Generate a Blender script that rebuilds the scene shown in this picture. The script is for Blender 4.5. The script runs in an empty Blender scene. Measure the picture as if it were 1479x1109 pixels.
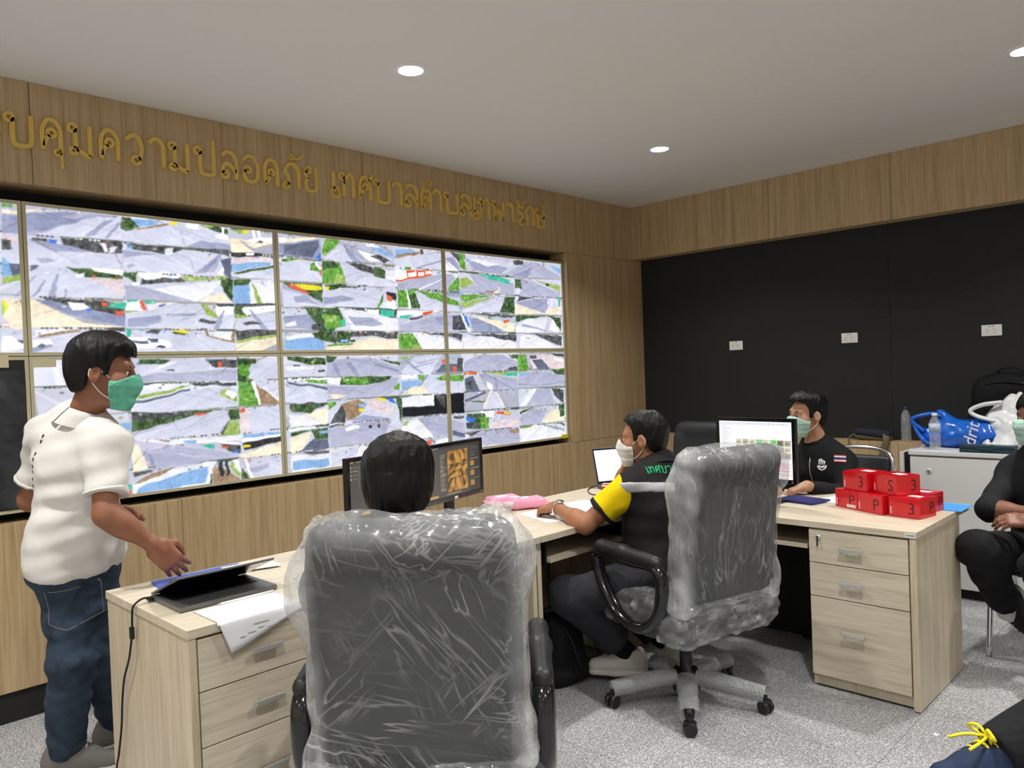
import bpy, bmesh, math, random
import numpy as np
from mathutils import Vector, Matrix

random.seed(7)
SC = bpy.context.scene
COLL = SC.collection

# ------------------------------------------------------------------ camera
cam_data = bpy.data.cameras.new('camera')
cam = bpy.data.objects.new('camera', cam_data)
COLL.objects.link(cam)
CAM_POS = Vector((4.03542, -5.08220, 1.47220))
_yaw, _pitch, _roll = math.radians(44.45), math.radians(-0.962), math.radians(-2.195)
_F = Vector((-math.sin(_yaw)*math.cos(_pitch), math.cos(_yaw)*math.cos(_pitch), math.sin(_pitch)))
_R = Vector((math.cos(_yaw), math.sin(_yaw), 0))
_U = _R.cross(_F)
_R2 = _R*math.cos(_roll) + _U*math.sin(_roll)
_U2 = -_R*math.sin(_roll) + _U*math.cos(_roll)
_m = Matrix((( _R2.x, _U2.x, -_F.x, CAM_POS.x), (_R2.y, _U2.y, -_F.y, CAM_POS.y), (_R2.z, _U2.z, -_F.z, CAM_POS.z), (0, 0, 0, 1)))
cam.matrix_world = _m
cam_data.sensor_fit = 'HORIZONTAL'
cam_data.sensor_width = 36.0
cam_data.lens = 36.0*1115.93/1479.0
cam_data.clip_start = 0.05
SC.camera = cam

# ------------------------------------------------------------------ light and exposure
SC.view_settings.view_transform = 'Standard'
SC.view_settings.look = 'None'
SC.view_settings.gamma = 1.0
SC.view_settings.use_curve_mapping = False
SC.view_settings.exposure = 0.0
SC.cycles.max_bounces = 6; SC.cycles.diffuse_bounces = 4; SC.cycles.glossy_bounces = 2; SC.cycles.transmission_bounces = 2
SC.cycles.transparent_max_bounces = 8; SC.cycles.caustics_reflective = False; SC.cycles.caustics_refractive = False
DOWNLIGHT_WATT = 19.5
SCREEN_GLOW = 1.22
world = bpy.data.worlds.new('world'); SC.world = world
world.use_nodes = True
world.node_tree.nodes['Background'].inputs[0].default_value = (0.75, 0.78, 0.8, 1)
world.node_tree.nodes['Background'].inputs[1].default_value = 0.03

# ------------------------------------------------------------------ room numbers (metres)
H_CEIL = 2.865
X_FACE = 0.04          # face of the wood panelling round the displays
Y_SOF = 0.558          # face of the wood beam and dado on the back wall
Y_BLACK = 0.70         # black wall surface
Z_SOF = 2.408
Z_DADO = 0.885
Z_REC0, Z_REC1 = 0.880, 2.400
Y_MIN, X_MAX = -7.6, 6.6
YR, WD, ZM, HD = -0.3421, 1.25443, 1.62384, 0.70561

# ------------------------------------------------------------------ helpers
def srgb(r, g, b):
    f = lambda c: (c/255/12.92) if c/255 <= 0.04045 else ((c/255+0.055)/1.055)**2.4
    return (f(r), f(g), f(b), 1.0)

def link(o, parent=None):
    COLL.objects.link(o)
    if parent is not None:
        o.parent = parent
    return o

def tag(o, label=None, cat=None, group=None, kind=None):
    if label: o['label'] = label
    if cat: o['category'] = cat
    if group: o['group'] = group
    if kind: o['kind'] = kind
    return o

def thing(name, label, cat, loc=(0, 0, 0), rz=0.0, group=None):
    o = bpy.data.objects.new(name, None)
    o.empty_display_size = 0.1
    link(o); o.location = loc; o.rotation_euler = (0, 0, rz)
    return tag(o, label, cat, group)

def mesh_obj(name, verts, faces, mat, parent=None, smooth=False, loc=None):
    me = bpy.data.meshes.new(name)
    me.from_pydata([tuple(v) for v in verts], [], [tuple(f) for f in faces])
    me.update()
    if smooth:
        me.polygons.foreach_set('use_smooth', [True]*len(me.polygons))
    if mat is not None:
        me.materials.append(mat)
    o = bpy.data.objects.new(name, me)
    link(o, parent)
    if loc is not None: o.location = loc
    return o

class MB:
    """collects shapes into one mesh"""
    def __init__(s): s.v = []; s.f = []
    def add(s, v, f, M=None):
        n = len(s.v)
        if M is not None: v = [M @ Vector(p) for p in v]
        s.v += [tuple(p) for p in v]; s.f += [tuple(i+n for i in q) for q in f]
        return s
    def box(s, x0, x1, y0, y1, z0, z1, bev=0.0, M=None):
        if bev <= 0:
            v = [(x, y, z) for x in (x0, x1) for y in (y0, y1) for z in (z0, z1)]
            return s.add(v, [(0,1,3,2),(4,6,7,5),(0,4,5,1),(2,3,7,6),(0,2,6,4),(1,5,7,3)], M)
        bm = bmesh.new()
        r = bmesh.ops.create_cube(bm, size=1)
        for q in r['verts']:
            q.co = Vector(((x0+x1)/2+q.co.x*(x1-x0), (y0+y1)/2+q.co.y*(y1-y0), (z0+z1)/2+q.co.z*(z1-z0)))
        bmesh.ops.bevel(bm, geom=bm.edges[:], offset=bev, segments=2, profile=0.6, affect='EDGES', clamp_overlap=True)
        bm.verts.index_update()
        v = [q.co.copy() for q in bm.verts]; f = [[w.index for w in q.verts] for q in bm.faces]
        bm.free()
        return s.add(v, f, M)
    def tube(s, pts, r, n=8, closed=False, ry=None, M=None, caps=True):
        pts = [Vector(p) for p in pts]; k = len(pts)
        rs = r if isinstance(r, (list, tuple)) else [r]*k
        v = []; f = []
        up = Vector((0, 0, 1)); prev = None
        for i, p in enumerate(pts):
            a = pts[(i-1) % k] if (closed or i > 0) else p
            b = pts[(i+1) % k] if (closed or i < k-1) else p
            t = (b-a)
            t = t.normalized() if t.length > 1e-9 else Vector((0, 0, 1))
            if prev is None:
                ref = up if abs(t.z) < 0.9 else Vector((1, 0, 0))
                nx = t.cross(ref).normalized()
            else:
                nx = (prev - t*prev.dot(t))
                nx = nx.normalized() if nx.length > 1e-6 else t.cross(up).normalized()
            prev = nx
            ny = t.cross(nx).normalized()
            for j in range(n):
                c = math.cos(2*math.pi*j/n); d = math.sin(2*math.pi*j/n)
                v.append(p + nx*c*rs[i] + ny*d*(ry if ry else rs[i]))
        segs = k if closed else k-1
        for i in range(segs):
            i2 = (i+1) % k
            for j in range(n):
                f.append((i*n+j, i*n+(j+1) % n, i2*n+(j+1) % n, i2*n+j))
        if not closed and caps:
            f.append(tuple(range(n-1, -1, -1))); f.append(tuple((k-1)*n+j for j in range(n)))
        return s.add(v, f, M)
    def lathe(s, prof, n=24, c=(0, 0, 0), M=None):
        v = []; f = []
        for r, z in prof:
            for j in range(n):
                a = 2*math.pi*j/n
                v.append((c[0]+r*math.cos(a), c[1]+r*math.sin(a), c[2]+z))
        for i in range(len(prof)-1):
            for j in range(n):
                f.append((i*n+j, i*n+(j+1) % n, (i+1)*n+(j+1) % n, (i+1)*n+j))
        if prof[0][0] > 1e-6: f.append(tuple(range(n-1, -1, -1)))
        if prof[-1][0] > 1e-6: f.append(tuple((len(prof)-1)*n+j for j in range(n)))
        return s.add(v, f, M)
    def prism(s, poly, z0, z1, M=None):
        n = len(poly)
        v = [(x, y, z0) for x, y in poly]+[(x, y, z1) for x, y in poly]
        f = [tuple(range(n-1, -1, -1)), tuple(range(n, 2*n))]+[(i, (i+1) % n, n+(i+1) % n, n+i) for i in range(n)]
        return s.add(v, f, M)
    def build(s, name, mat, parent=None, smooth=False, loc=None):
        return mesh_obj(name, s.v, s.f, mat, parent, smooth, loc)

def smooth_by_angle(o, deg=40):
    bm = bmesh.new(); bm.from_mesh(o.data)
    bmesh.ops.recalc_face_normals(bm, faces=bm.faces[:])
    a = math.radians(deg)
    for e in bm.edges:
        e.smooth = len(e.link_faces) == 2 and e.calc_face_angle(0) < a
    for f in bm.faces: f.smooth = True
    bm.to_mesh(o.data); bm.free()
    return o

def catmull(pts, sub=6, closed=False):
    pts = [Vector(p) for p in pts]; n = len(pts); out = []
    rng = range(n if closed else n-1)
    for i in rng:
        p1 = pts[i]; p2 = pts[(i+1) % n]
        p0 = pts[(i-1) % n] if (closed or i > 0) else p1*2-p2
        p3 = pts[(i+2) % n] if (closed or i < n-2) else p2*2-p1
        for k in range(sub):
            t = k/sub
            out.append(0.5*((2*p1)+(p2-p0)*t+(2*p0-5*p1+4*p2-p3)*t*t+(3*p1-p0-3*p2+p3)*t**3))
    if not closed: out.append(pts[-1])
    return out

# ------------------------------------------------------------------ materials
def new_mat(name):
    m = bpy.data.materials.new(name); m.use_nodes = True
    nt = m.node_tree
    return m, nt, nt.nodes['Principled BSDF']

def plain(name, col, rough=0.5, metal=0.0, bump=0.0, bscale=60.0, var=0.0, spec=0.5, coat=0.0, vscale=None):
    m, nt, b = new_mat(name)
    b.inputs['Base Color'].default_value = col
    b.inputs['Roughness'].default_value = rough
    b.inputs['Metallic'].default_value = metal
    b.inputs['Specular IOR Level'].default_value = spec
    if coat: b.inputs['Coat Weight'].default_value = coat
    if bump or var:
        tc = nt.nodes.new('ShaderNodeTexCoord')
        nz = nt.nodes.new('ShaderNodeTexNoise'); nz.inputs['Scale'].default_value = bscale; nz.inputs['Detail'].default_value = 5
        nt.links.new(tc.outputs['Object'], nz.inputs['Vector'])
        if bump:
            bp = nt.nodes.new('ShaderNodeBump'); bp.inputs['Strength'].default_value = bump; bp.inputs['Distance'].default_value = 0.01
            nt.links.new(nz.outputs['Fac'], bp.inputs['Height']); nt.links.new(bp.outputs['Normal'], b.inputs['Normal'])
        if var:
            n2 = nt.nodes.new('ShaderNodeTexNoise'); n2.inputs['Scale'].default_value = vscale or bscale*0.2; n2.inputs['Detail'].default_value = 4
            nt.links.new(tc.outputs['Object'], n2.inputs['Vector'])
            cr = nt.nodes.new('ShaderNodeValToRGB')
            cr.color_ramp.elements[0].position = 0.3; cr.color_ramp.elements[1].position = 0.7
            cr.color_ramp.elements[0].color = tuple(c*(1-var) for c in col[:3])+(1,)
            cr.color_ramp.elements[1].color = tuple(min(1, c*(1+var)) for c in col[:3])+(1,)
            nt.links.new(n2.outputs['Fac'], cr.inputs['Fac']); nt.links.new(cr.outputs['Color'], b.inputs['Base Color'])
    return m

def wood(name, dark, mid, light, scale, rough=0.45):
    """laminate with straight grain; scale is small along the grain"""
    m, nt, b = new_mat(name)
    tc = nt.nodes.new('ShaderNodeTexCoord'); oi = nt.nodes.new('ShaderNodeObjectInfo')
    add = nt.nodes.new('ShaderNodeVectorMath'); add.operation = 'MULTIPLY_ADD'
    nt.links.new(oi.outputs['Random'], add.inputs[0]); add.inputs[1].default_value = (37, 51, 23)
    nt.links.new(tc.outputs['Object'], add.inputs[2])
    mp = nt.nodes.new('ShaderNodeMapping'); mp.inputs['Scale'].default_value = scale
    nt.links.new(add.outputs[0], mp.inputs['Vector'])
    n1 = nt.nodes.new('ShaderNodeTexNoise'); n1.inputs['Scale'].default_value = 1.0; n1.inputs['Detail'].default_value = 6; n1.inputs['Roughness'].default_value = 0.62
    n1.inputs['Distortion'].default_value = 0.35
    nt.links.new(mp.outputs[0], n1.inputs['Vector'])
    mp2 = nt.nodes.new('ShaderNodeMapping'); mp2.inputs['Scale'].default_value = tuple(c*4.5 for c in scale)
    nt.links.new(add.outputs[0], mp2.inputs['Vector'])
    n2 = nt.nodes.new('ShaderNodeTexNoise'); n2.inputs['Scale'].default_value = 1.0; n2.inputs['Detail'].default_value = 3
    nt.links.new(mp2.outputs[0], n2.inputs['Vector'])
    mx = nt.nodes.new('ShaderNodeMath'); mx.operation = 'MULTIPLY_ADD'; mx.inputs[1].default_value = 0.45
    nt.links.new(n2.outputs['Fac'], mx.inputs[0])
    ms = nt.nodes.new('ShaderNodeMath'); ms.operation = 'MULTIPLY'; ms.inputs[1].default_value = 0.55
    nt.links.new(n1.outputs['Fac'], ms.inputs[0]); nt.links.new(ms.outputs[0], mx.inputs[2])
    cr = nt.nodes.new('ShaderNodeValToRGB')
    e = cr.color_ramp.elements
    e[0].position = 0.34; e[0].color = dark; e[1].position = 0.64; e[1].color = light
    k = e.new(0.49); k.color = mid
    nt.links.new(mx.outputs[0], cr.inputs['Fac']); nt.links.new(cr.outputs['Color'], b.inputs['Base Color'])
    b.inputs['Roughness'].default_value = rough
    bp = nt.nodes.new('ShaderNodeBump'); bp.inputs['Strength'].default_value = 0.08; bp.inputs['Distance'].default_value = 0.002
    nt.links.new(mx.outputs[0], bp.inputs['Height']); nt.links.new(bp.outputs['Normal'], b.inputs['Normal'])
    return m

def glow(name, col, strength):
    m, nt, b = new_mat(name)
    b.inputs['Base Color'].default_value = (0.02, 0.02, 0.02, 1)
    b.inputs['Emission Color'].default_value = col
    b.inputs['Emission Strength'].default_value = strength
    return m

def vcol_mat(name, strength=0.0, rough=0.3, attr='Col'):
    m, nt, b = new_mat(name)
    a = nt.nodes.new('ShaderNodeVertexColor'); a.layer_name = attr
    if strength > 0:
        b.inputs['Base Color'].default_value = (0.02, 0.02, 0.02, 1)
        nt.links.new(a.outputs['Color'], b.inputs['Emission Color']); b.inputs['Emission Strength'].default_value = strength
        m.cycles.emission_sampling = 'NONE'      # large pictures: found by bounced rays, no need to sample every cell
    else:
        nt.links.new(a.outputs['Color'], b.inputs['Base Color'])
    b.inputs['Roughness'].default_value = rough
    return m

M = {}
M['wall_wood'] = wood('wall_wood', srgb(160, 135, 97), srgb(187, 161, 121), srgb(201, 177, 140), (34, 34, 0.9), 0.5)
M['desk_wood_x'] = wood('desk_wood_x', srgb(184, 171, 146), srgb(207, 196, 174), srgb(218, 208, 189), (1.6, 40, 40), 0.42)
M['desk_wood_y'] = wood('desk_wood_y', srgb(184, 171, 146), srgb(207, 196, 174), srgb(218, 208, 189), (40, 1.6, 40), 0.42)
M['desk_wood_z'] = wood('desk_wood_z', srgb(182, 167, 140), srgb(203, 190, 165), srgb(214, 203, 182), (32, 32, 1.4), 0.42)
M['black_wall'] = plain('black_wall', srgb(34, 35, 36), 0.85, bump=0.15, bscale=180)
M['black_matte'] = plain('black_matte', srgb(18, 18, 19), 0.7)
M['black_plastic'] = plain('black_plastic', srgb(24, 24, 26), 0.38, bump=0.05, bscale=400)
M['black_gloss'] = plain('black_gloss', srgb(16, 17, 20), 0.16, coat=0.3)
M['black_leather'] = plain('black_leather', srgb(26, 27, 29), 0.4, bump=0.1, bscale=300)
M['grey_leather'] = plain('grey_leather', srgb(30, 32, 35), 0.5, bump=0.06, bscale=320)
M['ceiling'] = plain('ceiling', srgb(232, 230, 225), 0.9, bump=0.03, bscale=90)
M['plaster'] = plain('plaster', srgb(232, 228, 220), 0.9)
M['white'] = plain('white', srgb(232, 232, 230), 0.45)
M['cabinet_white'] = plain('cabinet_white', srgb(226, 226, 224), 0.4, bump=0.02, bscale=300)
M['chrome'] = plain('chrome', (0.82, 0.83, 0.85, 1), 0.14, metal=1.0)
M['satin_metal'] = plain('satin_metal', (0.66, 0.65, 0.63, 1), 0.34, metal=0.55)
M['bezel'] = plain('bezel', srgb(196, 188, 156), 0.35, var=0.05, bscale=30)
M['gold'] = plain('gold', srgb(222, 188, 96), 0.42, metal=0.0)
M['gold_side'] = M['gold']
M['paper'] = plain('paper', srgb(236, 238, 242), 0.7)
M['red_box'] = plain('red_box', srgb(205, 14, 30), 0.22, var=0.06, bscale=40, coat=0.4)
M['ink_dark'] = plain('ink_dark', srgb(88, 12, 20), 0.4)
M['ink'] = plain('ink', srgb(40, 42, 50), 0.6)
M['blue_paper'] = plain('blue_paper', srgb(70, 150, 225), 0.5)
M['cable'] = plain('cable', srgb(14, 14, 15), 0.45)

# ================================================================== the room
def carpet_mat():
    m, nt, b = new_mat('speckled_carpet')
    tc = nt.nodes.new('ShaderNodeTexCoord'); oi = nt.nodes.new('ShaderNodeObjectInfo')
    gp = nt.nodes.new('ShaderNodeNewGeometry')
    n1 = nt.nodes.new('ShaderNodeTexNoise'); n1.inputs['Scale'].default_value = 150; n1.inputs['Detail'].default_value = 3; n1.inputs['Roughness'].default_value = 0.75
    nt.links.new(gp.outputs['Position'], n1.inputs['Vector'])
    n2 = nt.nodes.new('ShaderNodeTexVoronoi'); n2.inputs['Scale'].default_value = 120
    nt.links.new(gp.outputs['Position'], n2.inputs['Vector'])
    cr = nt.nodes.new('ShaderNodeValToRGB'); e = cr.color_ramp.elements
    e[0].position = 0.36; e[0].color = srgb(92, 93, 97); e[1].position = 0.66; e[1].color = srgb(205, 205, 206)
    k = e.new(0.5); k.color = srgb(150, 150, 153)
    mx = nt.nodes.new('ShaderNodeMath'); mx.operation = 'MULTIPLY_ADD'; mx.inputs[1].default_value = 0.22
    nt.links.new(n2.outputs['Distance'], mx.inputs[0]); 
    sb = nt.nodes.new('ShaderNodeMath'); sb.operation = 'SUBTRACT'; sb.inputs[1].default_value = 0.09
    nt.links.new(n1.outputs['Fac'], sb.inputs[0]); nt.links.new(sb.outputs[0], mx.inputs[2])
    nt.links.new(mx.outputs[0], cr.inputs['Fac'])
    # every tile has its own slight tone
    hv = nt.nodes.new('ShaderNodeHueSaturation')
    mr = nt.nodes.new('ShaderNodeMapRange'); mr.inputs['To Min'].default_value = 0.92; mr.inputs['To Max'].default_value = 1.06
    nt.links.new(oi.outputs['Random'], mr.inputs['Value']); nt.links.new(mr.outputs[0], hv.inputs['Value'])
    nt.links.new(cr.outputs['Color'], hv.inputs['Color']); nt.links.new(hv.outputs['Color'], b.inputs['Base Color'])
    b.inputs['Roughness'].default_value = 0.8
    bp = nt.nodes.new('ShaderNodeBump'); bp.inputs['Strength'].default_value = 0.25; bp.inputs['Distance'].default_value = 0.003
    nt.links.new(n1.outputs['Fac'], bp.inputs['Height']); nt.links.new(bp.outputs['Normal'], b.inputs['Normal'])
    return m
M['carpet'] = carpet_mat()

# floor: slab with square tiles laid on it
fl = MB().box(-0.3, X_MAX, Y_MIN, Y_BLACK+0.1, -0.12, -0.004).build('floor', M['black_matte'])
tag(fl, 'grey speckled tiled floor of the control room', kind='structure')
tile_me = None
TS = 0.6
for i in range(11):
    for j in range(14):
        x0 = 0.0+i*TS; y0 = -7.6+j*TS
        if y0 > Y_SOF: continue
        if tile_me is None:
            o = MB().box(0.0008, TS-0.0008, 0.0008, TS-0.0008, -0.004, 0.0).build('floor_tile', M['carpet'], fl)
            tile_me = o.data
        else:
            o = bpy.data.objects.new('floor_tile', tile_me); link(o, fl)
        o.location = (x0, y0, 0)

ce = MB().box(-0.3, X_MAX, Y_MIN, Y_BLACK+0.1, H_CEIL, H_CEIL+0.1).build('ceiling', M['ceiling'])
tag(ce, 'off-white plain ceiling with recessed downlights', kind='structure')
wr = MB().box(X_MAX, X_MAX+0.1, Y_MIN, Y_BLACK+0.1, -0.1, H_CEIL+0.1).build('wall_right', M['plaster'])
tag(wr, 'plain pale wall outside the picture', kind='structure')
wf = MB().box(-0.3, X_MAX+0.1, Y_MIN-0.1, Y_MIN, -0.1, H_CEIL+0.1).build('wall_front', M['plaster'])
tag(wf, 'plain pale wall behind the camera', kind='structure')

# --- wall with the displays
WL = MB().box(-0.30, -0.14, Y_MIN, Y_BLACK+0.1, -0.1, H_CEIL+0.1).build('wall_left', M['black_matte'])
tag(WL, 'wood-panelled wall holding the video wall', kind='structure')
def panel(y0, y1, z0, z1, x0=-0.14, x1=X_FACE, name='wood_panel', par=WL):
    g = 0.0012
    o = MB().box(x0-y0*0, x1, y0+g, y1-g, z0+g, z1-g, bev=0.0015).build(name, M['wall_wood'], par)
    return o
ups = [Y_MIN, -6.77, -5.87, -4.97, -4.063, -3.163, -2.26, -1.36, -0.46, Y_BLACK]
for a, b_ in zip(ups[:-1], ups[1:]): panel(a, b_, Z_REC1, H_CEIL)
los = [Y_MIN, -6.1, -5.2, -4.33, -3.461, -2.59, -1.45, -0.574, -0.19, Y_BLACK]
for a, b_ in zip(los[:-1], los[1:]): panel(a, b_, 0.135, Z_REC0)
panel(YR+0.004, Y_BLACK, Z_REC0, Z_REC1)
panel(Y_MIN, YR-4*WD-0.03, Z_REC0, Z_REC1)
bb = MB().box(-0.14, X_FACE-0.012, Y_MIN, Y_BLACK, 0.0, 0.135).build('baseboard_left', M['black_matte'])
tag(bb, 'black baseboard under the wood panels', kind='structure')

# --- black back wall with wood beam and dado
WB = MB().box(-0.14, X_MAX, Y_BLACK, Y_BLACK+0.1, -0.1, H_CEIL+0.1).build('wall_back', M['black_wall'])
tag(WB, 'black back wall under a wood beam', kind='structure')
bx = [X_FACE, 0.42, 1.32, 2.2, 3.1, 4.0, 4.9, 5.8, X_MAX]
for a, b_ in zip(bx[:-1], bx[1:]):
    g = 0.0012
    MB().box(a+g, b_-g, Y_SOF, Y_BLACK, Z_SOF, H_CEIL-g, bev=0.0015).build('wood_panel', M['wall_wood'], WB)
    MB().box(a+g, b_-g, Y_SOF, Y_BLACK, 0.135, Z_DADO-0.002, bev=0.0015).build('wood_panel', M['wall_wood'], WB)
for a in (2.13,):
    MB().box(X_FACE, a-0.001, Y_BLACK-0.008, Y_BLACK, Z_DADO, Z_SOF).build('black_panel', M['black_wall'], WB)
    MB().box(a+0.001, 4.2, Y_BLACK-0.008, Y_BLACK, Z_DADO, Z_SOF).build('black_panel', M['black_wall'], WB)
bb = MB().box(X_FACE, X_MAX, Y_SOF+0.012, Y_BLACK, 0.0, 0.135).build('baseboard_back', M['black_matte'])
tag(bb, 'black baseboard below the dado', kind='structure')

# --- socket outlets on the black wall
M['socket_white'] = plain('socket_white', srgb(238, 238, 234), 0.3)
def outlet(x, z, label):
    t = thing('wall_outlet', label, 'outlet', (x, Y_BLACK-0.008, z), 0, 'white double outlets on the black wall')
    MB().box(-0.058, 0.058, -0.009, 0.0, -0.036, 0.036, bev=0.004).build('cover_plate', M['socket_white'], t)
    for sx in (-0.021, 0.021):
        s = MB().box(sx-0.019, sx+0.019, -0.0115, -0.008, -0.022, 0.018, bev=0.001).build('socket', M['socket_white'], t)
        h = MB()
        for dx, dz in ((-0.008, 0.009), (0.0, 0.009)) if False else ((-0.007, 0.007), (-0.007, -0.009), (0.007, -0.001)):
            h.box(sx+dx-0.0028, sx+dx+0.0028, -0.0122, -0.0112, dz-0.0022, dz+0.0022)
        h.build('pin_hole', M['ink'], s)
    h = MB(); h.box(-0.016, -0.006, -0.0098, -0.0088, 0.024, 0.029); h.box(0.004, 0.014, -0.0098, -0.0088, 0.024, 0.029)
    h.build('printed_mark', M['ink'], t)
outlet(0.943, 1.609, 'white double outlet nearest the wood-panelled corner')
outlet(1.848, 1.619, 'middle white double outlet on the black wall')
outlet(2.752, 1.617, 'white double outlet above the backpack and plastic bags')

# --- recessed downlights
M['lamp_lens'] = glow('lamp_lens', (1.0, 0.97, 0.92, 1), 9.0)
M['lamp_trim'] = plain('lamp_trim', srgb(240, 240, 238), 0.4)
def downlight(x, y, label, watt=None):
    t = thing('downlight', label, 'downlight', (x, y, H_CEIL), 0, 'recessed ceiling downlights')
    o = MB().lathe([(0.055, -0.001), (0.058, -0.006), (0.072, -0.008), (0.080, -0.003), (0.080, 0.0)], 28).build('trim_ring', M['lamp_trim'], t)
    smooth_by_angle(o, 50)
    o = MB().lathe([(0.0005, -0.006), (0.03, -0.0055), (0.055, -0.002)], 28).build('lens', M['lamp_lens'], t)
    l = bpy.data.lights.new('downlight_lamp', 'AREA'); l.shape = 'DISK'; l.size = 0.11
    l.energy = watt or DOWNLIGHT_WATT; l.color = (1.0, 0.985, 0.945); l.spread = math.radians(128)
    lo = bpy.data.objects.new('lamp_light', l); link(lo, t); lo.location = (0, 0, -0.012)
LX = [1.255, 3.25, 5.25]; LY = [-0.81, -2.83, -4.84, -6.85]
for i, x in enumerate(LX):
    for j, y in enumerate(LY):
        if (i, j) == (0, 1): lab = 'recessed downlight nearest the wall lettering, leftmost in the picture'
        elif (i, j) == (0, 0): lab = 'recessed downlight nearest the corner of the room'
        elif (i, j) == (1, 0): lab = 'recessed downlight at the right edge of the picture'
        else: lab = ['recessed downlight outside the picture over the left aisle', 'recessed downlight outside the picture over the desks', 'recessed downlight outside the picture near the right wall'][i]+(', %s row' % ['first', 'second', 'third', 'fourth'][j])
        downlight(x, y, lab)

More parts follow.
